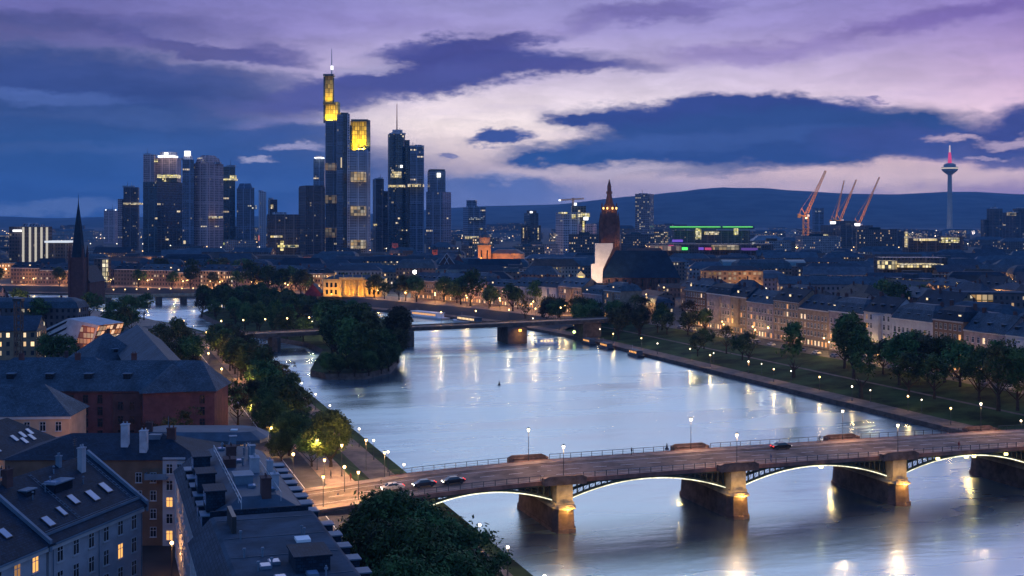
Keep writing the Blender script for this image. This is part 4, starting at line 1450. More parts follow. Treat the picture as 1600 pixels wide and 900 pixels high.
# --- red gabled house with hoists left of orange church: the stepped timber gables
def gable_house(label, px, D, ybase, yeave, ytip, wpx, m, rm, crosses=False):
    x = (px - HX) / F * D
    r = thing("gabled_house", label, "house", (x, D, 6))
    w = wpx / F * D / 2
    h, ht = zat(yeave, D) - 6, zat(ytip, D) - 6
    mb = MB().prism(orect(2 * w, 14, 0, 7), 0, h)
    mb.face([(-w, 0, h), (w, 0, h), (0, 0, ht)]).face([(w, 14, h), (-w, 14, h), (0, 14, ht)])
    mb.build("wall", m, r)
    MB().face([(-w - .4, -.4, h - .3), (0, -.4, ht + .25), (0, 14.4, ht + .25), (-w - .4, 14.4, h - .3)]).face([(w + .4, 14.4, h - .3), (0, 14.4, ht + .25), (0, -.4, ht + .25), (w + .4, -.4, h - .3)]).build("roof", rm, r)
    if crosses:
        mb = MB()
        for a, b in (((-w, h), (0, ht)), ((w, h), (0, ht)), ((-w * .55, h - 4), (w * .25, ht - 3)), ((w * .55, h - 4), (-w * .25, ht - 3))):
            mb.tube((a[0], -.25, a[1]), (b[0], -.25, b[1]), .3, .3, 5)
        mb.build("gable_brace", plaster, r)
    return r


gable_house("dark gabled house with pale crossed braces beside the orange brick tower", 698, 1180, 425, 412, 396, 24, brick_dk, slate2, True)
gable_house("second gabled house, reddish wall, right of the braced gable", 716, 1190, 425, 411, 398, 18, brick_red, slate2)

# --- cranes
def lattice(mb, p0, p1, w0, w1, n, r):
    p0, p1 = Vector(p0), Vector(p1)
    d = (p1 - p0).normalized()
    s = d.cross(Vector((0, 1, 0))).normalized()
    q = s.cross(d).normalized()
    prev = None
    for k in range(n + 1):
        c = p0.lerp(p1, k / n)
        w = (w0 + (w1 - w0) * k / n) / 2
        cur = [c + s * w + q * w, c - s * w + q * w, c - s * w - q * w, c + s * w - q * w]
        if prev:
            for i in range(4):
                mb.tube(prev[i], cur[i], r, r, 4, caps=False)
                mb.tube(prev[i], cur[(i + 1) % 4], r * .6, r * .6, 3, caps=False)
        for i in range(4):
            mb.tube(cur[i], cur[(i + 1) % 4], r * .6, r * .6, 3, caps=False)
        prev = cur
    return mb


crane_o = mat("crane_orange", (.80, .36, .10), .6, .3, .08)


def crane(label, D, pxm, ybase, yj, tip, w=5.0, lit=60000):
    x = (pxm - HX) / F * D
    r = thing("luffing_crane", label, "crane", (x, D, 6), 0, "orange luffing cranes")
    P = lambda px, py: Vector(((px - HX) / F * D - x, 0, zat(py, D) - 6))
    hz_ = P(pxm, yj)
    lattice(MB(), (0, 0, 0), hz_, w, w, max(4, int(hz_.z / w / 1.2)), .5).build("mast", crane_o, r)
    lattice(MB(), hz_ + Vector((0, 0, 2)), P(*tip), w * .6, w * .3, 18, .34).build("jib", crane_o, r)
    s = -1 if tip[0] > pxm else 1
    MB().box(min(0, s * 13), max(0, s * 13), -2.5, 2.5, hz_.z, hz_.z + 2).box(s * 11 - 2.5, s * 11 + 2.5, -3, 3, hz_.z - 2.5, hz_.z + 4).build("counter_jib", crane_o, r)
    MB().box(-2 + s * -3, 2 + s * -3, -5.5, -2.6, hz_.z - .5, hz_.z + 2.8).build("cab", white_p, r)
    ap = hz_ + Vector((s * 7, 0, 13))
    MB().tube(hz_ + Vector((0, 0, 2)), ap, .7, .4, 5).tube(hz_ + Vector((s * 11, 0, 2)), ap, .5, .4, 5).tube(ap, hz_.lerp(P(*tip), .8) + Vector((0, 0, 1)), .2, .2, 4).build("a_frame", crane_o, r)
    spot(r, (30 * -s, -60, hz_.z * .35), hz_ + Vector((0, 0, 8)), lit, (1, .52, .20), 110, 1)
    spot(r, (0, -45, hz_.z + 2), hz_.lerp(P(*tip), .55), lit * .8, (1, .52, .20), 110, 1)
    MB().box(-1.5, 1.5, -4.5, -2.7, hz_.z - 4, hz_.z - 1.5).build("work_light", glow("crane_lamp", (1, .62, .3), 4), r)
    return r


crane("tallest orange luffing crane with full mast in view, left of the others", 2100, 1259, 392, 338, (1290, 267), 8, 110000)
crane("thin far crane jib rising steeply behind the second crane", 3000, 1305, 370, 346, (1319, 282), 5, 70000)
crane("middle orange crane rising from the dark building shell", 2500, 1313, 365, 345, (1338, 281), 6, 90000)
crane("rightmost orange luffing crane, nearest the telecom tower", 2500, 1342, 366, 352, (1374, 277), 6, 90000)
D = 1900
x = (896 - HX) / F * D
r = thing("tower_crane", "small tower crane with horizontal jib over the yellow lit building site", "crane", (x, D, 6))
z = lambda py: zat(py, D) - 6
lattice(MB(), (0, 12, 0), (0, 12, z(309)), 2.4, 2.4, 24, .4).build("mast", crane_o, r)
lattice(MB(), (-20, 12, z(312.5)), (16, 12, z(310)), 1.8, 1.8, 12, .35).build("jib", crane_o, r)
MB().box(-21.5, -18.5, 10.5, 12, z(314), z(311.5)).build("lamp", sign_w, r)
# ================================================================ HOUSES
def win_mesh(w, h, pane, frame=None, mull=True):
    """a window 6 cm proud of the wall: frame bars, mullions, sill and the pane behind them. x across, z up from the sill, -y outward"""
    mb = MB()
    f_ = .09
    mb.box(-w / 2, w / 2, -.03, .0, 0, h, 1)
    for x0, x1, z0, z1 in ((-w / 2 - f_, -w / 2, -f_, h + f_), (w / 2, w / 2 + f_, -f_, h + f_), (-w / 2, w / 2, -f_, 0), (-w / 2, w / 2, h, h + f_)) + (((-.04, .04, 0, h), (-w / 2, -.045, h * .66, h * .7), (.045, w / 2, h * .66, h * .7)) if mull else ()):
        mb.box(x0, x1, -.08, 0, z0, z1, 0)
    mb.box(-w / 2 - .18, w / 2 + .18, -.2, 0, -f_ - .09, -f_ - .005, 0)
    return mb.mesh("window", [frame or plaster_w, pane])


WIN_DK = win_mesh(1.15, 1.9, glass_d, brick_dk)
WINS = {k: win_mesh(1.15, 1.9, m) for k, m in (("d", glass_d), ("w", win_warm), ("p", win_pale), ("m", win_dim))}


def windows(root, x0, x1, z0, dz, rows, n, y=0.0, lit=.1, rz=0.0, M=None, seed=None, dk=False):
    rr = random.Random(seed if seed is not None else R.random())
    for r in range(rows):
        for k in range(n):
            x = x0 + (x1 - x0) * (k + .5) / n
            q = rr.random()
            key = "d" if q > lit else ("w" if q < lit * .45 else "p" if q < lit * .7 else "m")
            loc = Vector((x, y, z0 + dz * r))
            if M is not None: loc = M @ loc
            link("window", WIN_DK if dk and key == "d" else WINS[key], root, loc, rz)


def hip(mb, x0, x1, y0, y1, z0, h, inset=None, over=.45, mi=0):
    x0, x1, y0, y1 = x0 - over, x1 + over, y0 - over, y1 + over
    ym, half = (y0 + y1) / 2, (y1 - y0) / 2
    i = half * .9 if inset is None else inset
    i = min(i, (x1 - x0) / 2 - .1)
    a, b = (x0 + i, ym, z0 + h), (x1 - i, ym, z0 + h)
    c = [(x0, y0, z0), (x1, y0, z0), (x1, y1, z0), (x0, y1, z0)]
    mb.face([c[0], c[1], b, a], mi).face([c[2], c[3], a, b], mi).face([c[1], c[2], b], mi).face([c[3], c[0], a], mi).face(c[::-1], mi)
    return mb


def gable_roof(mb, x0, x1, y0, y1, z0, h, over=.35, th=.25, mi=0, ridge=None):
    ym = (y0 + y1) / 2 if ridge is None else ridge
    for (ya, s) in ((y0, -1), (y1, 1)):
        sl = h / abs(ym - ya)
        e = (ya + s * over, z0 - sl * over)
        A = [(x0 - over, e[0], e[1]), (x1 + over, e[0], e[1]), (x1 + over, ym, z0 + h), (x0 - over, ym, z0 + h)]
        B = [(p[0], p[1], p[2] + th) for p in A]
        q = [B, A[::-1], [A[0], A[1], B[1], B[0]], [A[1], A[2], B[2], B[1]], [A[3], A[0], B[0], B[3]]]
        for f_ in q:
            mb.face(f_ if s < 0 else f_[::-1], mi)
    return mb


def mansard(mb, x0, x1, y0, y1, z0, h1, in1, h2, in2, mi=0, mi2=None, over=.3):
    A = [(x0 - over, y0 - over), (x1 + over, y0 - over), (x1 + over, y1 + over), (x0 - over, y1 + over)]
    Bp = [(x0 + in1, y0 + in1), (x1 - in1, y0 + in1), (x1 - in1, y1 - in1), (x0 + in1, y1 - in1)]
    Cp = [(x0 + in2, y0 + in2), (x1 - in2, y0 + in2), (x1 - in2, y1 - in2), (x0 + in2, y1 - in2)]
    mb.prism(A, z0, z0 + h1, mi, cap=False, top=Bp)
    mb.prism(Bp, z0 + h1, z0 + h1 + h2, mi2 if mi2 is not None else mi, cap=True, top=Cp)
    mb.face([(*p, z0) for p in A[::-1]], mi)
    return mb


def wallbox(x0, x1, y0, y1, h, mat_, root, gable=None, name="wall", ridge=None, z0=0.0):
    mb = MB().prism([(x0, y0), (x1, y0), (x1, y1), (x0, y1)], z0, h, cap=False, cell=3.0)
    if gable:
        ym = (y0 + y1) / 2 if ridge is None else ridge
        mb.face([(x0, y1, h), (x0, y0, h), (x0, ym, h + gable)]).face([(x1, y0, h), (x1, y1, h), (x1, ym, h + gable)])
    return mb.build(name, mat_, root)


def chimney(root, x, y, z0, z1, w=.9, d=.6, m=None):
    mb = MB().box(x - w / 2, x + w / 2, y - d / 2, y + d / 2, z0, z1).box(x - w / 2 - .08, x + w / 2 + .08, y - d / 2 - .08, y + d / 2 + .08, z1, z1 + .15)
    for k in (-1, 1):
        mb.tube((x + k * w * .25, y, z1 + .15), (x + k * w * .25, y, z1 + .55), .12, .1, 6)
    return mb.build("chimney", m or brick_dk, root)


def dormer(root, x, y, z, w, h, d, m=slate2, pane=glass_d, s=-1, rz=0.0):
    """small dormer: front at y facing s*y, running back d"""
    mb = MB().box(x - w / 2, x + w / 2, min(y, y - s * d), max(y, y - s * d), z, z + h, 0).box(x - w / 2 - .15, x + w / 2 + .15, min(y + s * .2, y - s * d), max(y + s * .2, y - s * d), z + h, z + h + .15, 2)
    mb.box(x - w / 2 + .12, x + w / 2 - .12, min(y, y + s * .04), max(y, y + s * .04), z + .15, z + h - .12, 1)
    return mb.build("dormer", [m, pane, zinc], root)


# wall materials with a window grid for houses whose windows are below a pixel or two
HWALL = [facade("house_" + n, c, (.02, .022, .028), 2.8, 3.3, .42, .5, l, (1, .55, .2), 1.9, .85) for n, c, l in
         (("grey", (.20, .20, .22), .09), ("brown", (.15, .10, .085), .11), ("cream", (.26, .22, .19), .10), ("pink", (.22, .16, .16), .09), ("dark", (.085, .075, .08), .10), ("lit", (.24, .16, .10), .45))]
HROOF = [slate, slate2, slate3, zinc_dark, tile_brown, felt, slate, slate3]
RNAME = {"slate": "grey slate", "slate_dark": "black slate", "slate_blue": "blue slate", "zinc_dark": "dark zinc", "tile_brown": "brown tiled", "roof_felt": "flat felt"}

LMK = []          # (x, y, r) kept free of generated houses
for k_, t_ in TOWERS.items():
    LMK.append((t_.location.x, t_.location.y, 30))
for o_, r_ in ((dom, 60), (ch, 14), (pk, 45), (sc_, 30)):
    LMK.append((o_.location.x, o_.location.y, r_))


def lbx(y):
    for a, b in zip(LBs[:-1], LBs[1:]):
        if min(a.y, b.y) <= y <= max(a.y, b.y):
            return a.x + (b.x - a.x) * (y - a.y) / ((b.y - a.y) or 1)
    return -1e9


def rbx(y):
    for a, b in zip(RBs[:-1], RBs[1:]):
        if min(a.y, b.y) <= y <= max(a.y, b.y):
            return a.x + (b.x - a.x) * (y - a.y) / ((b.y - a.y) or 1)
    return -1e9


def bank_dist(p, line):
    return min(hypot(p[0] - q.x, p[1] - q.y) for q in line)


def free(x, y, r, margin_r=80, margin_l=60):
    for a, b, c in LMK:
        if hypot(x - a, y - b) < r + c:
            return False
    if y < 1150:
        if x > rbx(y) if y < 1090 else True:
            return bank_dist((x, y), RBs) > margin_r + r * .4
        if x < lbx(y):
            return bank_dist((x, y), LBs) > margin_l + r * .4
        return False
    return True


HOUSES = []


def generic(x, y, rz, L, Wd, H, h, style, wm_, rm_, far=False):
    r = thing("town_house", "x", "house", (x, y, 6.0), rz)
    r["_roof"] = rm_.name
    HOUSES.append(r)
    if style == 'flat':
        wallbox(-L / 2, L / 2, -Wd / 2, Wd / 2, H, wm_, r)
        mb = MB().box(-L / 2 - .2, L / 2 + .2, -Wd / 2 - .2, Wd / 2 + .2, H, H + .5)
        mb.box(-L * .2, L * .1, -Wd * .2, Wd * .25, H + .5, H + 3.2)
        mb.build("roof", rm_, r)
        return r
    if style == 'gable':
        wallbox(-L / 2, L / 2, -Wd / 2, Wd / 2, H, wm_, r, gable=h)
        ro = gable_roof(MB(), -L / 2, L / 2, -Wd / 2, Wd / 2, H, h).build("roof", rm_, r)
    elif style == 'mansard':
        wallbox(-L / 2, L / 2, -Wd / 2, Wd / 2, H, wm_, r)
        ro = mansard(MB(), -L / 2, L / 2, -Wd / 2, Wd / 2, H, h * .7, 1.5, h * .4, Wd * .35).build("roof", rm_, r)
    else:
        wallbox(-L / 2, L / 2, -Wd / 2, Wd / 2, H, wm_, r)
        ro = hip(MB(), -L / 2, L / 2, -Wd / 2, Wd / 2, H, h).build("roof", rm_, r)
    if not far:
        for q in range(R.randint(1, 3)):
            cx = R.uniform(-L * .35, L * .35)
            chimney(ro, cx, R.uniform(-1, 1) * Wd * .1, H + h * .6, H + h + R.uniform(.8, 1.8))
        if R.random() < .6:
            for q in range(int(L / 9)):
                dx = -L / 2 + (q + .7) * L / (int(L / 9) + .4)
                dormer(ro, dx, -Wd * .36, H + h * .22, 1.6, 1.7, 3.2, rm_, win_pale if R.random() < .1 else glass_d)
    return r


# ---------------------------------------------------------------- left foreground
# long gable row by the left edge
ORG, ang1 = Vector((-59.6, 149, 6)), atan2(30, 7.6)


def row_house(label, x0, x1, lit, seed, H=14, h=6.3, Wd=18, lits=()):
    r = thing("gabled_town_house", label, "house", ORG, ang1)
    wallbox(x0, x1, 0, Wd, H, plaster, r, gable=h)
    ro = gable_roof(MB(), x0, x1, 0, Wd, H, h, over=.5, th=.3).build("roof", slate2, r)
    MB().box(x0 + .6, x1 - .6, -.62, -.5, H - .35, H - .12).build("gutter", zinc, r)
    MB().box(x0, x1, -.35, -.01, H - .9, H - .45).build("cornice", plaster_w, r)
    n = int((x1 - x0) / 3.5)
    windows(r, x0 + .5, x1 - .5, 1.6, 3.2, 4, n, 0, lit, seed=seed)
    return r, ro


hb, rob = row_house("grey house with five bright roof skylights and a slate gable roof, bottom left", 9.6, 31.5, .10, 5)
ha, roa = row_house("grey house with one lit orange window at the bottom left corner", -24, 9.0, .16, 8)
# raised fire wall between them, party wall at the far end
sl1 = 6.3 / 9
for x0, nm in ((9.05, "party_wall"), (31.9, "party_wall")):
    mb = MB()
    P_ = [(-.5, 14.0), (9, 20.75), (18.5, 14.0)]
    for (ya, za), (yb, zb) in zip(P_[:-1], P_[1:]):
        A = [(x0, ya, za - 1), (x0, yb, zb - 1), (x0, yb, zb + .45), (x0, ya, za + .45)]
        B = [(x0 + .5, y, z) for _, y, z in A]
        mb.face(A[::-1]).face(B).face([A[3], A[2], B[2], B[3]][::-1]).face([A[0], A[3], B[3], B[0]][::-1])
    mb.build(nm, zinc, hb)
slope = atan(sl1)
for k, (x, y, w, hh) in enumerate(((12.5, 2.1, 1.2, 1.6), (16.3, 2.7, .8, 1.5), (20.3, 3.6, 1.1, 1.6), (24.2, 3.2, 1.25, 1.9), (28.0, 3.6, 1.2, 1.8))):
    mb = MB()
    M = Matrix.Translation((x, y, 14.3 + y * sl1 + .12)) @ Matrix.Rotation(slope, 4, 'X')
    mb.box(-w / 2 - .1, w / 2 + .1, -hh / 2 - .1, hh / 2 + .1, -.1, .06, 0, M).box(-w / 2, w / 2, -hh / 2, hh / 2, .065, .09, 1, M)
    mb.build("skylight", [steel_d, glass_sky], rob)
for (x, y, w, hh) in ((4.5, 2.6, 1.1, 1.5), (-5, 3.2, 1.1, 1.5)):
    mb = MB()
    M = Matrix.Translation((x, y, 14.3 + y * sl1 + .12)) @ Matrix.Rotation(slope, 4, 'X')
    mb.box(-w / 2 - .1, w / 2 + .1, -hh / 2 - .1, hh / 2 + .1, -.1, .06, 0, M).box(-w / 2, w / 2, -hh / 2, hh / 2, .065, .09, 1, M)
    mb.build("skylight", [steel_d, glass_sky], roa)
dormer(rob, 20.5, 5.2, 17.2, 4.2, 1.9, 4.5)
M = Matrix.Translation((20.5, 4.3, 19.45))
MB().box(18.8, 20.0, 5.3, 7.0, 19.28, 19.4).build("dormer_hatch", glass_sky, rob)
dormer(rob, 14.5, 6.0, 17.6, 2.0, 1.6, 3.5)
chimney(rob, 27.5, 7.0, 18, 22.3, 1.0, .7, plaster)
chimney(rob, 24.5, 8.6, 19, 21.6, .6, .6, zinc)
chimney(rob, 12.8, 8.2, 19, 22.0, 1.3, .7)
chimney(roa, 2, 8.2, 19, 22.0, 1.3, .7)
chimney(roa, -8, 7.2, 18, 21.6, 1.3, .7)
mb = MB().tube((29.5, 9.4, 20), (29.5, 9.4, 23.4), .04, .03, 5)
for k in range(4):
    mb.box(29.1 - k * .05, 29.9 + k * .05, 9.38, 9.42, 22.2 + .3 * k, 22.24 + .3 * k)
mb.build("aerial", steel_d, rob)
rg = random.Random(8)
for q in range(7):
    x, y = 11 + q * 2.9 + rg.uniform(-.6, .6), rg.uniform(5.2, 8.4)
    z = 14.3 + y * sl1
    MB().tube((x, y, z - .2), (x, y, z + rg.uniform(.5, .9)), .09, .09, 7).tube((x, y, z + .85), (x, y, z + 1.0), .17, .15, 7).build("vent_pipe", zinc, rob)
for q in range(5):
    x, y = -20 + q * 5.5 + rg.uniform(-1, 1), rg.uniform(4.5, 8.2)
    z = 14.3 + y * sl1
    MB().tube((x, y, z - .2), (x, y, z + .8), .09, .09, 7).build("vent_pipe", zinc, roa)
for x0 in (17.6, 30.2):
    mb = MB()
    for k in range(14):
        y = 1.2 + k * .55
        mb.box(x0, x0 + .5, y, y + .06, 14.42 + y * sl1, 14.5 + y * sl1)
    mb.tube((x0, 1.0, 14.45 + 1.0 * sl1), (x0, 8.6, 14.45 + 8.6 * sl1), .03, .03, 4).tube((x0 + .5, 1.0, 14.45 + 1.0 * sl1), (x0 + .5, 8.6, 14.45 + 8.6 * sl1), .03, .03, 4)
    mb.build("roof_ladder", zinc, rob)
MB().box(9.6, 31.8, .5, .62, 14.75, 15.1).box(9.6, 31.8, .5, .56, 15.3, 15.36).build("snow_guard", zinc, rob)
for x in (10.2, 20.4, 31.0):
    MB().tube((x, -.2, 0), (x, -.2, 13.6), .07, .07, 6).build("drain_pipe", zinc, hb)
# brown block with the narrow pale stair front in the courtyard
r = thing("courtyard_block", "dark brown courtyard block with a narrow pale window strip facing the viewer", "building", (-66, 212, 6))
wallbox(-18, 14.6, 0, 15, 14.2, plaster_b, r)
MB().box(8.2, 11.9, -.25, -.01, 0, 14.6).build("pale_front", plaster, r)
rr_ = hip(MB(), -18, 14.6, 0, 15, 14.2, 3.2, inset=9).build("roof", slate2, r)
for q in range(5):
    for x, w_ in ((9.35, "d"), (10.95, "d")):
        lit_ = (q, x) in ((2, 9.35), (0, 9.35))
        o = link("window", WINS["w" if lit_ else "d"], r, (x, -.26, 1.0 + q * 2.75), 0, (.85 if x < 10 else .55, 1, .8))
for q in range(4):
    for x in (4.2, 6.6):
        link("window", WINS["d" if (q, x) != (1, 4.2) else "m"], r, (x, -.01, 1.5 + q * 3.0), 0, (.8, 1, .8))
MB().box(12.4, 13.0, -.3, -.02, 0, 14.1).build("drain_pipe", mat("pipe_rust", (.16, .06, .03), .7), r)
chimney(rr_, 0.8, 3.8, 14.5, 19.4, 1.2, 1.1, mat("chimney_pale", (.36, .38, .42)))
chimney(rr_, 4.4, 2.2, 14.5, 18.6, 1.2, 1.1, mat("chimney_pale", (.36, .38, .42)))
chimney(rr_, 8.0, 6.0, 15, 18.4, 1.4, .8)
MB().box(4.2, 6.2, 5.5, 7, 16, 17.4).build("roof_hatch", zinc, rr_)
MB().box(5.6, 9.2, -1.8, -.3, 11.2, 11.35).box(5.6, 5.7, -1.8, -.3, 11.35, 12.2).box(5.7, 9.2, -1.8, -1.72, 11.35, 12.2).build("balcony", zinc, r)
# flat curved-roof block behind it
r = thing("curved_roof_block", "block with a smooth rounded pale blue roof above the courtyard", "building", (-57, 231, 6))
wallbox(-10.5, 8, 0, 11, 13.6, plaster, r)
pl_ = [(-12, -1), (9, -1.2), (11.5, 0), (12.4, 3), (11.5, 9), (8, 12), (-10, 12), (-12.5, 8)]
MB().prism(pl_, 13.6, 14.2).prism(pl_, 14.2, 15.4, top=[(x * .82, 5 + (y - 5) * .6) for x, y in pl_]).build("roof", zinc_dark, r)
MB().box(-3.0, 5.5, -.06, -.01, 11.2, 13.2).build("window", glass_d, r)
MB().box(-2.9, 6, -1.6, -1.5, 10.4, 11.4).box(-2.9, 6, -1.5, 0, 10.3, 10.42).build("balcony", steel_d, r)
MB().box(5.5, 6.7, 3, 3.9, 15.2, 15.6).build("roof_hatch", white_p, r)
chimney(r, -9, 2, 14.2, 17.0, 1.1, .8)
MB().tube((-5, 0, 14), (-5, 0, 18.5), .07, .05, 6).build("vent_pipe", zinc, r)

# the long mansard building in the middle foreground (local x along u, y to the left)
r = thing("long_mansard_building", "long building with dark cluttered mansard roof and many dormers, bottom centre left", "building", uvp(0, 0, 6), RZ + pi / 2)
# local: x = u, y = -v
wallbox(-97, -58.2, 40, 57, 14, plaster_w, r)
wallbox(-57.9, -9, 40, 56, 13.6, plaster_w, r, name="wing_wall")
ro1 = mansard(MB(), -97, -58.2, 40, 57, 14, 3.4, 2.2, .25, 2.6, 0, 1).build("roof", [slate, felt], r)
ro2 = mansard(MB(), -57.9, -9, 40, 56, 13.6, 3.0, 2.6, 1.5, 5.6, 0, 1).build("roof", [slate, zinc_dark], r)
MB().box(-58.15, -57.95, 42.4, 54.6, 13, 17.75).build("party_wall", slate2, r)
for k in range(8):
    dormer(ro2, -53.5 + k * 4.6, 40.6, 14.1, 2.3, 1.9, 4.5, slate2, glass_d, -1)
for k in range(6):
    dormer(ro2, -52 + k * 6.2, 55.2, 14.2, 2.8, 1.9, 4.5, slate2, glass_sky if k in (0, 1) else glass_d, 1)
for k in range(6):
    dormer(ro1, -92 + k * 5.6, 40.5, 14.4, 1.9, 2.2, 4, slate2, glass_d, -1)
mb = MB().box(-76.5, -74.5, 45, 46.6, 17.65, 17.95)
mb.build("roof_hatch", white_p, ro1)
MB().box(-89, -84, 45, 48.6, 17.66, 19.2).box(-89.2, -83.8, 44.8, 48.8, 19.2, 19.4).build("lift_housing", slate2, ro1)
MB().box(-70, -64, 52.6, 53.1, 17.66, 19.6).build("roof_screen", steel_d, ro1)
for q, (x, y, w, d, h0) in enumerate(((-52, 47, 2.0, 1.2, 2.4), (-47, 45.2, 1.4, 1.0, 1.8), (-43, 49, 3.4, 2.4, 1.3), (-36, 46.6, 2.2, 1.2, 2.2), (-31, 49.6, 2.6, 1.6, 1.3), (-27, 46, 1.2, .9, 2.3), (-22, 48.5, 2.0, 1.4, 1.5), (-40.5, 45, 1.0, .8, 2.4), (-16, 47.6, 1.1, .9, 2.0))):
    if q % 3 == 2:
        MB().box(x - w / 2, x + w / 2, y - d / 2, y + d / 2, 17.6, 17.9 + h0).box(x - w / 2 - .15, x + w / 2 + .15, y - d / 2 - .15, y + d / 2 + .15, 17.9 + h0, 18.05 + h0).build("plant_box", zinc, ro2)
    else:
        chimney(ro2, x, y, 17.0, 17.9 + h0, w, d, plaster if q % 2 else brick_dk)
rg = random.Random(4)
for q in range(16):
    x, y = rg.uniform(-56, -14), rg.uniform(45.7, 50.3)
    if q % 2:
        M = Matrix.Translation((x, y, 18.16)) @ Matrix.Rotation(rg.uniform(-.1, .1), 4, 'Z')
        MB().box(-.7, .7, -.5, .5, 0, .25, 0, M).box(-.6, .6, -.4, .4, .26, .29, 1, M).build("skylight", [zinc, glass_sky], ro2)
    else:
        MB().tube((x, y, 17.9), (x, y, 18.9 + rg.random() * .6), .12, .12, 7).tube((x, y, 19.0), (x, y, 19.2), .22, .2, 7).build("vent_pipe", zinc, ro2)
mb = MB()
for k in range(12):
    mb.box(-57 + k * 3.6, -56.9 + k * 3.6, 50.6, 50.7, 17.2, 18.9)
mb.box(-57, -17, 50.6, 50.68, 18.85, 18.92).box(-57, -17, 50.6, 50.68, 18.2, 18.25)
mb.build("roof_railing", steel_l, ro2)
M_ = Matrix.Translation((0, 57, 0)) @ Matrix.Rotation(pi, 4, 'Z')
windows(r, 60, 96, 1.4, 3.2, 4, 10, 0, .12, rz=pi, M=M_, seed=3)
M_ = Matrix.Translation((0, 56, 0)) @ Matrix.Rotation(pi, 4, 'Z')
windows(r, 12, 56, 1.4, 3.1, 4, 12, 0, .08, rz=pi, M=M_, seed=9)
windows(r, -96, -60, 1.4, 3.2, 4, 10, 40, .12, seed=13)

rg = random.Random(14)
for q in range(12):
    x, y = rg.uniform(-94, -62), rg.uniform(44, 53)
    if q % 3 == 0:
        MB().box(x - .8, x + .8, y - .6, y + .6, 17.66, 17.95).box(x - .7, x + .7, y - .5, y + .5, 17.96, 18.0, 1).build("skylight", [zinc, glass_sky], ro1)
    else:
        MB().tube((x, y, 17.6), (x, y, 18.4 + rg.random() * .5), .1, .1, 7).tube((x, y, 18.5), (x, y, 18.7), .2, .18, 7).build("vent_pipe", zinc, ro1)
for x in (-90, -81, -72.5, -63.5):
    MB().box(x - .06, x + .06, 42.8, 54.3, 17.655, 17.72).build("roof_seam", zinc_dark, ro1)
for x0, y0 in ((-50, 52.2), (-38, 52.4), (-25, 52.0)):
    MB().box(x0 - 2.2, x0 + 2.2, y0, y0 + 2.4, 16.4, 18.9).box(x0 - 2.4, x0 + 2.4, y0 - .2, y0 + 2.6, 18.9, 19.1).build("roof_hut", slate2, ro2)
    MB().box(x0 - 1.8, x0 + 1.8, y0 + 2.4, y0 + 2.46, 17.2, 18.6).build("hut_window", glass_sky, ro2)
mb = MB()
for k in range(10):
    mb.box(-55 + k * 4.2, -54.94 + k * 4.2, 45.4, 45.46, 17.8, 19.0)
mb.box(-55, -17, 45.4, 45.46, 18.95, 19.02)
mb.build("roof_railing", steel_l, ro2)
MB().tube((-34, 47, 18), (-34, 47, 22), .05, .03, 5).box(-34.6, -33.4, 46.97, 47.03, 21.2, 21.25).box(-34.5, -33.5, 46.97, 47.03, 21.6, 21.65).build("aerial", steel_l, ro2)
# pair of houses at the left edge
r = thing("peach_house", "peach walled house with blue hipped roof left of the red brick building", "house", (-117, 279, 6), .06)
wallbox(-22, 20, 0, 14, 11, plaster_p, r)
ro = hip(MB(), -22, 20, 0, 14, 11, 6.2, inset=8, over=.7).build("roof", slate3, r)
MB().box(-22.5, 20.5, -.5, -.01, 10.4, 10.95).build("cornice", plaster_w, r)
windows(r, -21, 19.5, 1.2, 3.3, 3, 12, 0, .08, seed=21)
for x in (4, 9):
    M = Matrix.Translation((x, 2.2, 12.9)) @ Matrix.Rotation(atan(6.2 / 7.7), 4, 'X')
    MB().box(-1, 1, -.5, .5, .12, .2, 0, M).build("skylight", glass_sky, ro)
r = thing("peach_house", "peach house with a row of small bright skylights at the left edge", "house", (-93.5, 219, 6), atan2(19, 3.2))
wallbox(-14, 31, 0, 14, 11, plaster_p, r)
ro = hip(MB(), -14, 31, 0, 14, 11, 5.2, inset=7, over=.5).build("roof", slate2, r)
windows(r, -13, 30.5, 1.2, 3.3, 3, 12, 0, .12, seed=24)
for x, y in ((12, 1.6), (19.5, 2.6), (21.2, 1.6), (22.6, 2.8), (24.2, 1.8), (25.4, 3.0)):
    M = Matrix.Translation((x, y, 11 + (y + .5) * 5.2 / 7.5)) @ Matrix.Rotation(atan(5.2 / 7.5), 4, 'X')
    MB().box(-.5, .5, -.8, .8, .08, .2, 0, M).build("skylight", glass_sky, ro)
chimney(ro, 8, 7, 14, 18.2, 2.0, .8)
chimney(ro, 16, 6, 14, 17.6, 1.2, .8)

# the red brick institution with its blue roofs
r = thing("red_brick_building", "big red brick building with long blue slate roofs beside the lamplit street", "building", (-72, 310, 6))
wallbox(-70, -.1, 0, 15, 12.5, brick_red, r)
hip(MB(), -70, -.1, 0, 15, 12.5, 6.6, inset=5.5, over=.8).build("roof", slate3, r)
MB().box(-70.4, .35, -.5, -.01, 12.0, 12.45).build("cornice", brick_dk, r)
MB().box(-24.5, -9.5, -.7, -.02, 1, 11.9).build("bay", brick_dk, r)
a2 = atan2(134, -49)
e1 = Vector((cos(a2), sin(a2), 0))
M2 = Matrix.Translation((-2.2, 1.4, 0)) @ Matrix.Rotation(a2, 4, 'Z')
mb = MB()
for fpoly in ([(0, 0), (140, 0), (140, 15), (0, 15)],):
    P3 = [M2 @ Vector((x, y, 0)) for x, y in fpoly]
    mb.prism([(p.x, p.y) for p in P3], 0, 12.4, cap=False)
mb.build("wing_wall", brick_red, r)
tmp = hip(MB(), 0, 140, 0, 15, 12.42, 6.0, inset=7, over=.8)
tmp.v = [M2 @ p for p in tmp.v]
wr = tmp.build("wing_roof", slate3, r)
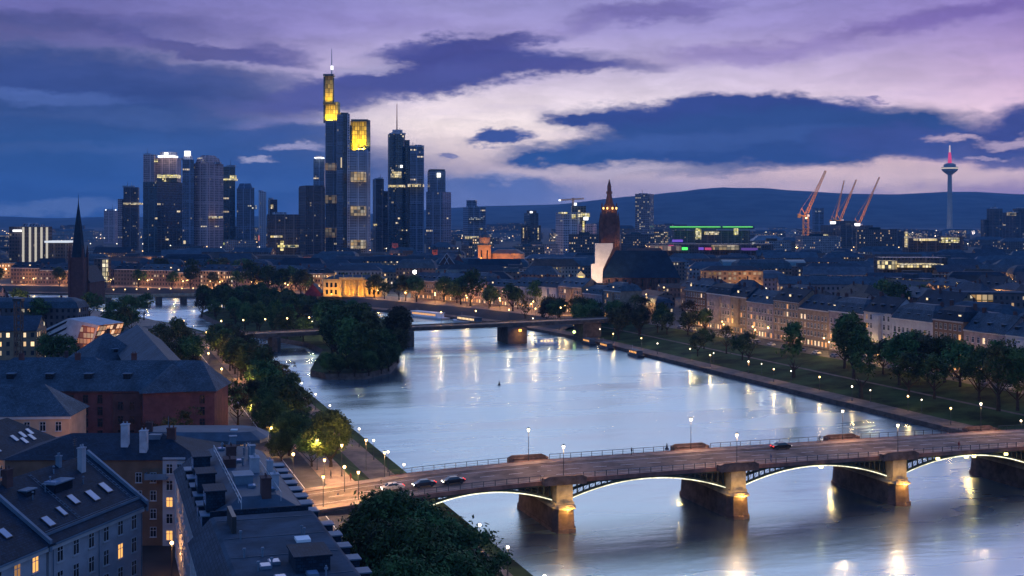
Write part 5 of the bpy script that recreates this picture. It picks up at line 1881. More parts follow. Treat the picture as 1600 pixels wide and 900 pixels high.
windows(r, -68, -26, 1.0, 2.85, 4, 12, 0, .02, seed=31, dk=True)
windows(r, -24, -10, 1.2, 3.4, 3, 5, -.7, .04, seed=32, dk=True)
windows(r, -9, -1, 1.0, 2.85, 4, 2, 0, .0, seed=33, dk=True)
for q in range(5):
    x = -60 + q * 9.5
    dormer(wr, x, 2.4, 15.0, 1.8, 1.3, 2.5, slate2, glass_d)
for q in range(4):
    x = -64 + q * 14
    chimney(wr, x, 8.4, 17.5, 20.6, 1.2, .8)
# peaked roofs behind it
for k, (px, Y, L, Wd, rz, H, h, lab) in enumerate((
        (226, 400, 17, 17, .78, 10.5, 8.0, "blue peaked roof house behind the red brick building"),
        (150, 372, 34, 12, .05, 9.5, 4.5, "long blue roofed wing behind the red building, left of the peaked roof"),
        (262, 455, 16, 12, -.33, 10, 5, "low blue roofed house behind the peaked roof, by the lamplit street"))):
    p = pt(px, Y)
    g = generic(p.x - 12, p.y, rz, L, Wd, H, h, 'hip', HWALL[1], slate3)
    HOUSES.pop()
    g["label"] = lab
    LMK.append((p.x - 12, p.y, 22))
# modern folded hall with glowing end
p = pt(136, 530)
r = thing("folded_hall", "modern hall with slanted pale striped roof and orange glowing end", "building", p, -.55)
pa = [(-26, 0, 0), (2, 0, 0), (7, 0, 10.5), (-12, 0, 12.5), (-30, 0, 6)]
pb_ = [(x - 3, 16, z) for x, y, z in pa]
mb = MB()
mb.face([pa[3], pa[2], pb_[2], pb_[3]]).face([pa[4], pa[3], pb_[3], pb_[4]]).face(pa).face(pb_[::-1])
mb.build("roof_shell", plaster_w, r)
for k in range(3):
    a = [Vector(pa[4]).lerp(Vector(pa[3]), s) + Vector((0, -.06, -.8 - 2.6 * k)) for s in (.25, 1.0)]
    MB().face([a[0] + Vector((0, 0, -1.2)), a[1] + Vector((-1, 0, -1.2)), a[1], a[0]]).build("window_band", glass_d, r)
MB().face([(2.05, 0, .1), (-.95, 16, .1), (3.95, 16, 10.4), (6.95, 0, 10.4)]).build("glazed_end", facade("hall_glow", (.35, .10, .04), (.5, .2, .08), 2.2, 2.4, .85, .8, .8, (1, .30, .06), .8), r)
MB().face([(-8, -.1, .2), (1.4, -.1, .2), (5.2, -.1, 9.4), (-3, -.1, 10.2)]).build("glazed_front", facade("hall_glow2", (.30, .10, .05), (.4, .16, .08), 2.2, 2.4, .85, .8, .5, (1, .32, .08), .4), r)
LMK.append((p.x, p.y, 34))
spot(r, (7, -9, 6), (1, 4, 2), 2500, (1, .4, .1), 120)
# pale mast crane at the far left
p = pt(29, 400)
r = thing("site_mast", "thin brown lattice mast rising behind the red brick building at the far left", "crane", p)
lattice(MB(), (0, 0, 0), (0, 0, 28.5), 2.0, 2.0, 14, .16).build("mast", mat("crane_brown", (.16, .08, .05)), r)
MB().box(-1.4, 1.4, -1.4, 1.4, 28.5, 29.4).build("cap", steel_d, r)

# ---------------------------------------------------------------- riverfront rows
def along(line):
    s, out = 0.0, [0.0]
    for a, b in zip(line[:-1], line[1:]):
        s += (b - a).length
        out.append(s)
    return out


RBo = offset_line(RBs, 1, -1)
SRB = along(RBs)


def rb_at(s, d):
    for i in range(len(RBs) - 1):
        if SRB[i] <= s <= SRB[i + 1]:
            k = (s - SRB[i]) / max(1e-6, SRB[i + 1] - SRB[i])
            p = RBs[i].lerp(RBs[i + 1], k)
            tg = (RBs[i + 1] - RBs[i]).normalized()
            n = Vector((tg.y, -tg.x, 0))
            return p + n * d, tg, n


def s_of(p):
    i = min(range(len(RBs)), key=lambda i: (RBs[i] - p).length)
    return SRB[i]


ROWH = []


def front_house(s, L, d, H, h, wm_, rm_, style, lit, seed, win=True, W=13):
    p, tg, n = rb_at(s, d)
    rz = atan2(-tg.y, -tg.x)                    # local x runs upstream, local y runs away from the river
    r = thing("riverfront_house", "x", "house", (p.x, p.y, 6), rz)
    wallbox(-L / 2, L / 2, 0, W, H, wm_, r, gable=h if style == 'gable' else None)
    if style == 'gable':
        ro = gable_roof(MB(), -L / 2, L / 2, 0, W, H, h).build("roof", rm_, r)
    elif style == 'mansard':
        ro = mansard(MB(), -L / 2, L / 2, 0, W, H, h * .72, 1.6, h * .35, W * .36).build("roof", rm_, r)
    else:
        ro = hip(MB(), -L / 2, L / 2, 0, W, H, h, inset=2.5).build("roof", rm_, r)
    MB().box(-L / 2 - .05, L / 2 + .05, -.35, -.01, H - .5, H - .04).build("cornice", plaster_w if wm_ is not plaster_b else concrete, r)
    rr = random.Random(seed)
    nd = max(2, int(L / 5.5))
    for k in range(nd):
        x = -L / 2 + (k + .5) * L / nd
        dormer(ro, x, .75 if style == 'mansard' else W * .16, H + h * (.12 if style == 'mansard' else .2), 1.7, 1.8, 3.0, rm_, win_pale if rr.random() < .10 else glass_d)
    chimney(ro, -L * .38, W * .5, H + h * .6, H + h + 1.6, 1.4, .8)
    chimney(ro, L * .33, W * .55, H + h * .6, H + h + 1.2, 1.2, .8)
    if win:
        rows = int((H - 1.2) / 3.35)
        n_ = int(L / 2.7)
        gl_ = .75 if s > s0 + 120 else .3
        windows(r, -L / 2 + .6, L / 2 - .6, .9, 3.35, 1, n_, 0, gl_, seed=seed + 500)
        windows(r, -L / 2 + .6, L / 2 - .6, 4.85, 3.35, rows - 1, n_, 0, lit, seed=seed)
        if rr.random() < .5:
            MB().box(-L * .12, L * .12, -1.1, -.02, 4.6, H - 1.2).build("oriel", wm_, r)
    else:
        pass
    ROWH.append((r, s))
    LMK.append((p.x + n.x * 8, p.y + n.y * 8, L * .55))
    return r


s0 = s_of(uvp(30, 160))
s1 = s_of(uvp(385, 160))
s = s0 - 20
k = 0
rr = random.Random(77)
WM = [plaster_b, brick_dk, plaster, mat("plaster_mauve", (.22, .175, .19)), mat("plaster_tan", (.23, .16, .115)), plaster_w]
while s < s1 - 14:
    L = rr.uniform(15, 26)
    u = s - s0 + 30
    if u < 150:
        wm_, H = rr.choice([plaster, mat("plaster_mid", (.26, .25, .28)), WM[3]]), rr.uniform(15.5, 17.5)
    elif u < 255:
        wm_, H = rr.choice([plaster, WM[3], plaster_b, WM[4]]), rr.uniform(16, 18.5)
    else:
        wm_, H = rr.choice([plaster_b, brick_dk, WM[4], WM[3]]), rr.uniform(16, 19)
    front_house(s + L / 2, L - .25, 60.5, H, rr.uniform(4.5, 6), wm_, rr.choice([slate, slate2, slate3]), rr.choice(['mansard', 'hip', 'gable']), .13, k * 3 + 1)
    s += L
    k += 1
# pink and cream fronts past the old bridge, on the bend
sA, sB = s_of(Vector((22, 668, 0))), s_of(Vector((-95, 845, 0)))
s = sA
while s < sB - 10:
    L = rr.uniform(18, 30)
    wm_ = rr.choice([WM[3], mat("plaster_rose", (.36, .24, .24)), plaster, WM[4]])
    front_house(s + L / 2, L - .25, 42, rr.uniform(12, 15.5), rr.uniform(4, 5.5), wm_, rr.choice([slate3, slate, zinc_dark]), rr.choice(['mansard', 'hip', 'gable']), .2, k * 3 + 1)
    s += L
    k += 1
sC, sD = s_of(Vector((-150, 905, 0))), s_of(Vector((-420, 1030, 0)))
s = sC + 22
while s < sD:
    L = rr.uniform(22, 34)
    front_house(s + L / 2, L - .4, 42, rr.uniform(11, 14), rr.uniform(4, 5.5), rr.choice([HWALL[1], HWALL[4], HWALL[5], HWALL[3]]), rr.choice([slate, slate2, slate3]), 'hip', .2, k * 3 + 1, win=False)
    s += L
    k += 1
ROWH.sort(key=lambda a: a[1])
for i, (h_, s_) in enumerate(ROWH):
    h_["group"] = "houses along the right bank quay"
    h_["label"] = f"quay house on the right bank, {nth(i)} in its row counting from the arched bridge"

# the orange floodlit classical front by the water
p = pt(551, 895)
r = thing("floodlit_library", "orange floodlit classical building with columned centre at the river's edge", "building", (p.x, p.y, 6), -.12)
och2 = mat("ochre_front", (.55, .38, .17), .85, .2, .15, .3)
wallbox(-21, 21, 0, 16, 12.5, och2, r)
MB().box(-9, 9, -3, -.02, 12.0, 13.6).box(-9, 9, -3, -.02, 0, .8).build("portico", och2, r)
for q in range(6):
    MB().tube((-8 + q * 3.2, -2.2, .8), (-8 + q * 3.2, -2.2, 12.0), .62, .52, 10).build("column", och2, r)
MB().box(-21.5, 21.5, -.5, -.03, 11.4, 12.0).build("cornice", och2, r)
hip(MB(), -21, 21, 0, 16, 12.5, 2.6, inset=8, over=.3).build("roof", slate, r)
for q in range(7):
    x = -20 + q * 6.6
    MB().prism(orect(.9, .9, x, 1), 12.6, 13.8).prism(orect(.6, .6, x, 1), 13.8, 15.8, top=orect(.2, .2, x, 1)).build("roof_statue", och2, r)
for q in (-18.4, -15.2, -12, 12, 15.2, 18.4):
    for zz in (1.6, 6.6):
        MB().box(q - .8, q + .8, -.08, -.02, zz, zz + 3.2).build("window", glass_d, r)
for x in (-17, -9, -1, 7, 15):
    spot(r, (x, -7, 1.2), (x, 0, 7.0), 4300, (1, .50, .06), 120, .4)
LMK.append((p.x, p.y + 8, 34))
# red gabled house with lit windows behind the island
gable_house("dark red gabled house with pale lit windows and slate side roof behind the island trees", 489, 900, 470, 458, 444, 24, mat("red_wall", (.22, .03, .03)), slate3)
LMK.append((pt(489, 900).x, 905, 14))
# gabled and special houses near the old bridge head
gable_house("pale mauve house with a tall gable facing the river by the old bridge", 915, 730, 496, 462, 449, 26, plaster, slate3)
LMK.append((pt(915, 730).x, 738, 14))
# long lit ochre block, big teal-roofed hall, orange glowing shed
p = pt(1145, 850)
r = thing("lit_ochre_block", "long ochre block lit in its upper storeys behind the quay houses", "building", (p.x, p.y, 6), -.05)
wallbox(-20, 20, 0, 14, 20, facade("ochre_lit", (.36, .22, .11), (.1, .06, .03), 3.2, 3.3, .5, .5, .35, (1, .55, .16), .7), r)
hip(MB(), -20, 20, 0, 14, 20, 3.0, inset=7).build("roof", slate2, r)
spot(r, (8, -16, 12), (8, 0, 17), 4000, (1, .52, .12), 120)
LMK.append((p.x, p.y + 7, 26))
p = pt(1195, 1150)
r = thing("teal_roof_hall", "wide hall with a long teal blue barrel roof in the old town", "hall", (p.x, p.y, 6))
wallbox(-37, 37, 0, 26, 11, HWALL[4], r)
mb = MB()
pr_ = [(0 + 13 - 13.6 * cos(pi * q / 8), 11 + 6.5 * sin(pi * q / 8)) for q in range(9)]
for a, b in zip(pr_[:-1], pr_[1:]):
    mb.face([(-37.5, a[0], a[1]), (37.5, a[0], a[1]), (37.5, b[0], b[1]), (-37.5, b[0], b[1])])
mb.face([(-37.5, y, z) for y, z in pr_]).face([(37.5, y, z) for y, z in pr_[::-1]])
mb.build("roof", mat("copper_teal", (.06, .15, .17), .5, .4, .15, .1), r)
LMK.append((p.x, p.y + 13, 46))
p = pt(1534, 640)
r = thing("glowing_shed", "flat block with a glowing orange window band at the right edge", "building", (p.x, p.y, 6), -.1)
wallbox(-22, 22, 0, 14, 17, HWALL[4], r)
MB().box(-22.3, 22.3, -.3, 14.3, 17, 17.6).build("roof", felt, r)
MB().box(-5.5, 5.5, -.2, -.02, 13.0, 16.4).build("lit_storey", facade("shed_glow", (.5, .25, .05), (.5, .25, .05), 2.8, 3.4, .8, .85, .95, (1, .42, .05), .75), r)
LMK.append((p.x, p.y + 7, 28))
p = pt(1300, 790)
r = thing("slate_long_block", "long low block with smooth blue roof and pale gable end left of it", "building", (p.x, p.y, 6), -.12)
wallbox(-32, 32, 0, 16, 14, HWALL[3], r, gable=4.5)
gable_roof(MB(), -32, 32, 0, 16, 14, 4.5).build("roof", slate3, r)
LMK.append((p.x, p.y + 8, 36))

# ---------------------------------------------------------------- the town behind (each block a house of its own)
rr = random.Random(5)
Y = 470.0
nH = 0
while Y < 1560:
    x = -.46 * Y
    xr = .44 * Y
    while x < xr:
        L = rr.uniform(22, 46) * (1 + Y / 5000)
        rz = (RZ - pi / 2 if (x > 60 and Y < 900) else 0) + rr.uniform(-.22, .22)
        step = L + rr.uniform(4, 14)
        if x > 60 and Y < 900:
            step = 24 + rr.uniform(2, 10)
            L = min(L, 34)
        cx, cy_ = x + L / 2, Y + rr.uniform(-7, 7)
        if free(cx, cy_, L * .5, 84, 66):
            H = rr.uniform(9.5, 14.5) if Y < 900 else rr.uniform(9, 16)
            spx = cx / cy_ * F + HX
            near_dom = 885 < spx < 1085 and Y < 1010
            st = rr.choice(['hip', 'hip', 'gable', 'mansard', 'flat' if Y > 800 else 'gable'])
            wsel = HWALL[rr.choice([0, 1, 2, 3, 4, 4, 1, 5 if rr.random() < .5 else 4])]
            generic(cx, cy_, rz, L, rr.uniform(12, 16), min(H, 6.0) if near_dom else H, 3.0 if near_dom else rr.uniform(4, 7), st, wsel, rr.choice(HROOF), far=Y > 900)
            nH += 1
        x += step
    Y += 34 + Y * .022
N1 = len(HOUSES)
Y = 1620.0
while Y < 5200:
    x = -.47 * Y
    while x < .46 * Y:
        L = rr.uniform(40, 110) * (Y / 2600)
        if rr.random() < .62 and free(x + L / 2, Y, L * .5):
            H = rr.uniform(10, 22) if rr.random() < .8 else rr.uniform(24, 40)
            generic(x + L / 2, Y + rr.uniform(-30, 30), rr.uniform(-.3, .3), L * .8, rr.uniform(16, 24), H, rr.uniform(4, 7), rr.choice(['flat', 'hip', 'flat']), HWALL[rr.choice([0, 1, 4, 4, 5])], rr.choice(HROOF), far=True)
        x += L + rr.uniform(10, 40)
    Y *= 1.12
print("houses", N1, len(HOUSES))

MARKS = [(dom, "the cathedral"), (pk, "the orange church"), (sc_, "the spired church"), (TOWERS["hotel"], "the striped tower"), (cbk, "the yellow crowned skyscraper"), (mt, "the round glass tower"),
         (TOWERS["site"], "the floodlit building site"), (TOWERS["grey_slab"], "the grey slab tower"), (TOWERS["hall"], "the green lit hall"), (tv, "the telecom tower"), (TOWERS["twin_a"], "the twin towers"),
         (TOWERS["lit_low_b"], "the lit office row"), (TOWERS["right_a"], "the hazy blocks at the right edge"), (TOWERS["mid_a"], "the hazy office block"), (TOWERS["strip_lit"], "the coloured shop lights")]
for tname, tl in (("red_brick_building", "the red brick building"), ("folded_hall", "the folded hall"), ("floodlit_library", "the floodlit classical building"), ("lit_ochre_block", "the ochre block"), ("teal_roof_hall", "the teal roofed hall"), ("glowing_shed", "the orange glowing block"), ("slate_long_block", "the long blue roofed block")):
    MARKS.append((bpy.data.objects[tname], tl))


def screen(p, z=12.0):
    return p[0] / p[1] * F + HX, HY + (CZ - z) / p[1] * F


def auto_label(items, what, group):
    bins = {}
    for o in items:
        sx_, sy_ = screen(o.location)
        best = min(MARKS, key=lambda m: hypot(screen(m[0].location)[0] - sx_, (screen(m[0].location)[1] - sy_) * 2.2))
        rn = RNAME.get(o.get("_roof", ""), "grey") if "_roof" in o.keys() else ""
        bins.setdefault((rn, best[1]), []).append((hypot(screen(best[0].location)[0] - sx_, screen(best[0].location)[1] - sy_), o))
    for (rn, mk_), lst in bins.items():
        lst.sort(key=lambda a: a[0])
        for i, (_, o) in enumerate(lst):
            w_ = what.replace("{roof}", rn)
            o["label"] = f"{w_}, {nth(i, 'closest')} {'' if i == 0 else 'closest '}to {mk_}"
            o["group"] = group
            if "_roof" in o.keys(): del o["_roof"]


auto_label(HOUSES[:N1], "{roof} roofed town house", "roofs of the town")
auto_label(HOUSES[N1:], "far {roof} roofed city block", "far blocks of the city")
# ================================================================ TREES
def crown_mesh(name, rx, rz, clumps, per, leaf, material, seed, cl=.30, flat=.0, shape=1.0):
    rg = random.Random(seed)
    vs, fs = [], []
    n = 0
    lobes = [(rg.uniform(0, 2 * pi), rg.uniform(-.6, .9), rg.uniform(.12, .34)) for _ in range(7)]
    for _ in range(clumps):
        while True:
            d = Vector((rg.gauss(0, 1), rg.gauss(0, 1), rg.gauss(0, 1)))
            if d.length > .1: break
        d.normalize()
        if d.z < -.55 and rg.random() < .7: d.z = -d.z
        rad = 1.0
        for a, e, w in lobes:
            l = Vector((cos(a) * cos(e), sin(a) * cos(e), sin(e)))
            rad += w * max(0, d.dot(l) - .55) / .45 - w * .25
        k = rg.uniform(.35, 1.0) ** .45 * rad
        taper = 1 - shape * .25 * max(0, d.z)
        c = Vector((d.x * rx * k * taper, d.y * rx * k * taper, d.z * rz * k))
        cr = rx * cl * rg.uniform(.6, 1.25)
        for _ in range(per):
            o = Vector((rg.gauss(0, .5), rg.gauss(0, .5), rg.gauss(0, .38))) * cr
            nrm = (o.normalized() * .8 + Vector((rg.gauss(0, .6), rg.gauss(0, .6), rg.gauss(.45, .5)))).normalized()
            t1 = nrm.orthogonal().normalized()
            a = rg.uniform(0, pi)
            t1 = (Matrix.Rotation(a, 3, nrm) @ t1)
            t2 = nrm.cross(t1)
            s = leaf * rg.uniform(.55, 1.3)
            p = c + o
            q = [p - t1 * s * .6, p + t2 * s * .28 - t1 * .1 * s, p + t1 * s * .6, p - t2 * s * .28 + t1 * .1 * s]
            vs += [tuple(x) for x in q]
            fs.append((n, n + 1, n + 2, n + 3))
            n += 4
    me = bpy.data.meshes.new(name)
    me.from_pydata(vs, [], fs)
    me.materials.append(material)
    return me


def trunk_mesh(h, r, rx, seed):
    rg = random.Random(seed)
    mb = MB().tube((0, 0, -.3), (0, 0, h * .5), r, r * .75, 8).tube((0, 0, h * .5), (rg.uniform(-.3, .3), rg.uniform(-.3, .3), h * 1.25), r * .75, r * .3, 7)
    for k in range(5):
        a = k * 2 * pi / 5 + rg.uniform(-.4, .4)
        z = h * rg.uniform(.5, .95)
        mb.tube((0, 0, z), (cos(a) * rx * .6, sin(a) * rx * .6, z + rx * rg.uniform(.4, .9)), r * .42, r * .12, 6)
    return mb.mesh("trunk", bark)


def tree_kind(key, rx, rz, base, clumps, per, leaf, m, seed, cl=.3, shape=1.0):
    PLANTS[key] = (crown_mesh("crown", rx, rz, clumps, per, leaf, m, seed, cl, shape=shape), trunk_mesh(base, .03 * (base + rz * 2), rx, seed), base + rz * .86)


for i in range(4):
    tree_kind(("mid", i), 5.2, 5.6, 3.4, 105, 20, .85, leaf_a if i != 2 else leaf_b, 10 + i)
for i in range(3):
    tree_kind(("tall", i), 5.6, 8.6, 4.0, 150, 20, .95, leaf_a if i != 1 else leaf_b, 20 + i, .26)
for i in range(2):
    tree_kind(("sparse", i), 4.6, 5.4, 4.0, 62, 12, .7, leaf_b, 30 + i, .26)
for i in range(3):
    tree_kind(("near", i), 6.6, 6.6, 4.2, 170, 66, .55, leaf_a, 40 + i, .24)
for i in range(3):
    tree_kind(("bushy", i), 6.4, 7.0, 2.0, 170, 66, .55, leaf_a, 60 + i, .24)
for i in range(2):
    tree_kind(("column", i), 3.2, 8.6, 3.0, 110, 18, .8, leaf_a, 50 + i, .34, .6)
TREES = {}


def tree(kind, i, loc, s, row, rz=None, sz=1.0):
    ks = [k for k in PLANTS if k[0] == kind]
    cm, tm, zc = PLANTS[ks[i % len(ks)]]
    r = thing({"trees of the wooded island": "island_tree", "trees of the right bank park": "park_tree", "street and slope trees on the left bank": "street_tree"}.get(row, "broadleaf_tree"), "x", "tree", loc, R.uniform(0, 6.28) if rz is None else rz, row)
    r.scale = (s, s, s * sz)
    link("trunk", tm, r)
    link("crown", cm, r, (0, 0, zc))
    TREES.setdefault(row, []).append(r)
    return r


rt = random.Random(3)


def lvz(v):
    """ground level on the left bank at signed distance v (negative inland)"""
    d = -v
    for (a, za), (b, zb) in zip([(0, 1.7), (3.4, 1.95), (10, 2.1), (17, 5.7), (40, 6.0)][:-1], [(3.4, 1.95), (10, 2.1), (17, 5.7), (40, 6.0), (4000, 6.0)]):
        if a <= d <= b:
            return za + (zb - za) * (d - a) / (b - a)
    return 6.0


SLB = along(LBs)
s_l0 = SLB[min(range(len(LBs)), key=lambda i: (LBs[i] - uvp(0, 0)).length)]


def lb_at(s, d):
    s += s_l0
    for i in range(len(LBs) - 1):
        if SLB[i] <= s <= SLB[i + 1]:
            k = (s - SLB[i]) / max(1e-6, SLB[i + 1] - SLB[i])
            p = LBs[i].lerp(LBs[i + 1], k)
            tg = (LBs[i + 1] - LBs[i]).normalized()
            n = Vector((-tg.y, tg.x, 0))
            q = p + n * d
            return Vector((q.x, q.y, lvz(-d)))


# the big dark trees at the bottom of the picture
for k, (px, Y, zb, s, i) in enumerate(((618, 190, 4.8, 1.12, 0), (583, 193, 5.9, .86, 2), (660, 188, 3.6, 1.10, 1), (698, 184, 2.3, 1.06, 1), (650, 176, 3.9, 1.1, 2), (733, 178, 2.1, .86, 0), (608, 178, 5.3, .98, 1), (705, 168, 2.2, 1.05, 2), (640, 160, 4.4, 1.0, 0), (756, 170, 2.0, .68, 2))):
    p = pt(px, Y, zb)
    tree("bushy", i, p, s, "dense trees at the near end of the arched bridge")
# the round dark tree and neighbours by the left promenade
for k, (px, Y, s, kd) in enumerate(((517, 281, .93, "bushy"), (487, 281, .66, "bushy"), (452, 292, .78, "bushy"), (432, 312, .78, "bushy"), (468, 302, .7, "bushy"), (412, 330, .8, "bushy"), (440, 286, .5, "bushy"), (455, 330, .62, "bushy"), (398, 352, .75, "bushy"), (425, 352, .66, "bushy"))):
    q = pt(px, Y, 0)
    u_, v_ = to_uv(q)
    q.z = lvz(v_)
    tree(kd, k, q, s, "promenade trees on the left bank")
s = 112
while s < 335:
    for d, kd, p_ in ((15, "mid", .8 if s > 215 else .12), (21, "mid", .85), (44, "sparse", .5), (37, "mid", .15)):
        if rt.random() < p_:
            q = lb_at(s + rt.uniform(-3, 3), d + rt.uniform(-2, 2))
            tree("sparse" if ((s > 135 and d < 20) or rt.random() < .25) else kd, rt.randint(0, 3), q, rt.uniform(.75, 1.08), "street and slope trees on the left bank")
    s += 9.0
for k in range(30):
    q = lb_at(205 + k * 4.6, 6 + (k * 7) % 13)
    tree("sparse" if k % 3 else "mid", k, q, rt.uniform(.6, .85), "olive trees on the bank beside the island channel")
for k in range(7):
    q = lb_at(212 + k * 22, 12)
    lamp(f"amber lamp among the olive bank trees beside the island, {nth(k)} from the viewer", q, 4.5, .24, "globe", lamp_warm, 1100, (1, .6, .2), "lamps among the bank trees", name="bank_lamp")
for px, Y, s in ((372, 335, .8), (395, 350, .8), (405, 318, .7)):
    tree("sparse", int(px), pt(px, Y, 6), s, "street and slope trees on the left bank")
# bare reddish tree before the brick front, small trees among left houses
for px, Y, s in ((290, 296, .8), (262, 290, .7), (235, 294, .6)):
    tree("sparse", int(px), pt(px, Y, 6), s, "thin trees before the red brick front")
for px, Y, s in ((92, 455, 1.05), (75, 470, .9), (108, 470, .9), (172, 560, 1.1), (190, 585, 1.1), (205, 600, 1.0), (180, 620, 1.2), (60, 640, 1.2), (35, 700, 1.2), (200, 660, 1.2), (140, 690, 1.2), (225, 690, 1.1)):
    q = pt(px, Y, 6)
    if q.x < lbx(Y) - 8:
        tree("mid", int(px), q, s, "trees among the houses on the left")
# island
isl = [(-69, 478), (-54, 479), (-46, 498), (-46, 540), (-56, 585), (-64, 620), (-88, 690), (-116, 752), (-150, 822), (-176, 850), (-200, 838), (-197, 792), (-166, 716), (-142, 665), (-120, 632), (-96, 600), (-84, 570), (-80, 520), (-77, 490)]
mb = MB()
mb.prism(isl, -3, 2.2, 0, cap=False, top=[(-87 + (x + 87) * .95, 610 + (y - 610) * .985) for x, y in isl])
prop(mb.build("island_bank", stone_d), kind="structure")
sheet("island_ground", [(-87 + (x + 87) * .95, 610 + (y - 610) * .985) for x, y in isl], 2.2, lawn)


def inside(p, poly):
    c = False
    for i in range(len(poly)):
        (x0, y0), (x1, y1) = poly[i], poly[i - 1]
        if (y0 > p[1]) != (y1 > p[1]) and p[0] < (x1 - x0) * (p[1] - y0) / (y1 - y0) + x0:
            c = not c
    return c


cnt = 0
placed = []
while cnt < 104:
    x, y = rt.uniform(-202, -36), rt.uniform(474, 850)
    if not inside((x, y), isl): continue
    # keep the roadway of the old bridge clear
    dloc = (Vector((x, y, 0)) - A_)
    yy = -sin(ANG) * dloc.x + cos(ANG) * dloc.y
    if -6 < yy < 20: continue
    if y < 575 and x < -.151 * y + 2: continue
    if any(hypot(x - a, y - b) < 6.0 for a, b in placed): continue
    placed.append((x, y))
    fr = y < 560
    tree("tall" if rt.random() < .75 else "mid", cnt, (x, y, 2.1), (rt.uniform(.98, 1.25) if fr else rt.uniform(.72, .95)), "trees of the wooded island")
    cnt += 1
# skirts of low willows at the island's near tip
for x, y, s in ((-65, 480, .62), (-59, 480, .7), (-54, 483, .7), (-50, 490, .72), (-48, 498, .75), (-48, 510, .8), (-69, 484, .62), (-48, 524, .8), (-50, 540, .8)):
    tree("bushy", int(-x), (x, y, 1.2), s, "trees of the wooded island")
# right bank park
s_r0 = s_of(uvp(0, 160))
PARK = "trees of the right bank park"
for px, py, kd, s, sz in ((1240, 588, "column", 1.25, 1.0), (1334, 590, "tall", 1.05, 1), (1320, 575, "tall", 1.15, 1), (1345, 620, "column", 1.3, 1.0), (1405, 600, "mid", 1.3, 1), (1428, 592, "mid", 1.35, 1), (1450, 598, "mid", 1.25, 1), (1476, 600, "mid", 1.3, 1), (1500, 606, "mid", 1.25, 1),
                      (1530, 625, "near", 1.0, 1), (1560, 640, "sparse", 1.5, 1), (1590, 640, "near", 1.1, 1), (1612, 630, "near", 1.15, 1), (1560, 610, "tall", .9, 1), (1590, 600, "tall", .95, 1), (1160, 562, "mid", .8, 1), (1170, 570, "sparse", 1.0, 1), (1100, 545, "mid", .7, 1), (1135, 552, "sparse", .9, 1), (1090, 556, "mid", .75, 1),
                      (1420, 618, "mid", 1.1, 1), (1460, 622, "mid", 1.1, 1), (1380, 585, "mid", 1.0, 1), (1500, 580, "tall", .78, 1), (1530, 585, "tall", .78, 1)):
    q = at(px, py, 5.0)
    tree(kd, int(px), q, s, PARK, sz=sz)
s = 330
while s < 470:
    for d in (14, 24, 36, 47):
        if rt.random() < .72:
            q, tg, n = rb_at(s_r0 + s + rt.uniform(-3, 3), d + rt.uniform(-3, 3))
            q.z = 1.8 + min(1, max(0, (d - 7) / 38)) * 4
            dloc = q - A_
            yy = -sin(ANG) * dloc.x + cos(ANG) * dloc.y
            if -5 < yy < 19: continue
            tree("mid" if rt.random() < .7 else "sparse", rt.randint(0, 3), q, rt.uniform(.75, 1.2), PARK)
    s += 10
for s in range(20, 330, 13):
    if rt.random() < .22:
        q, tg, n = rb_at(s_r0 + s, rt.uniform(42, 59))
        q.z = 5.8
        tree("mid", s, q, rt.uniform(.6, .9), PARK)
for s in range(650, 1150, 11):
    if rt.random() < .7:
        q, tg, n = rb_at(s_r0 + s, rt.uniform(19, 38))
        q.z = 5.7
        tree("mid", s, q, rt.uniform(.9, 1.5), "trees of the far quay by the river bend")
for k, (x, y) in enumerate(((-66, 548), (-100, 640), (-93, 628), (-112, 660))):
    lamp(f"greenish white lamp among the island trees, {nth(k)} from the viewer", (x, y, 2.2), 7, .3, "globe", lamp_white, 1500, (1, .85, .4), "lamps on the wooded island")
# plane trees on the quay beyond the old bridge, greens in the old town
for s in range(480, 640, 13):
    if rt.random() < .7:
        q, tg, n = rb_at(s_r0 + s, rt.uniform(22, 38))
        q.z = 5.9
        tree("mid", s, q, rt.uniform(.9, 1.4), "quay trees beyond the old bridge")
for px, Y, s in ((735, 800, 1.7), (720, 815, 1.4), (840, 770, 1.4), (858, 775, 1.2), (1400, 700, 1.6), (1440, 720, 1.4), (1380, 760, 1.5), (1470, 640, 1.3), (1500, 650, 1.3), (380, 1120, 1.6), (350, 1130, 1.6), (300, 1150, 1.5), (420, 960, 1.6), (455, 955, 1.4), (395, 975, 1.7), (250, 1130, 1.6), (1330, 690, 1.2), (470, 930, 1.4), (440, 925, 1.5), (335, 1090, 1.5)):
    q = pt(px, Y, 6)
    tree("mid", int(px), q, s, "trees in the old town beyond the river")
for row, lst in TREES.items():
    one = row.replace("trees", "tree")
    lst.sort(key=lambda o: o.location.y)
    for i, o in enumerate(lst):
        o["label"] = f"{one}, {nth(i, 'the one nearest the viewer')}{' from the viewer' if i else ''}"

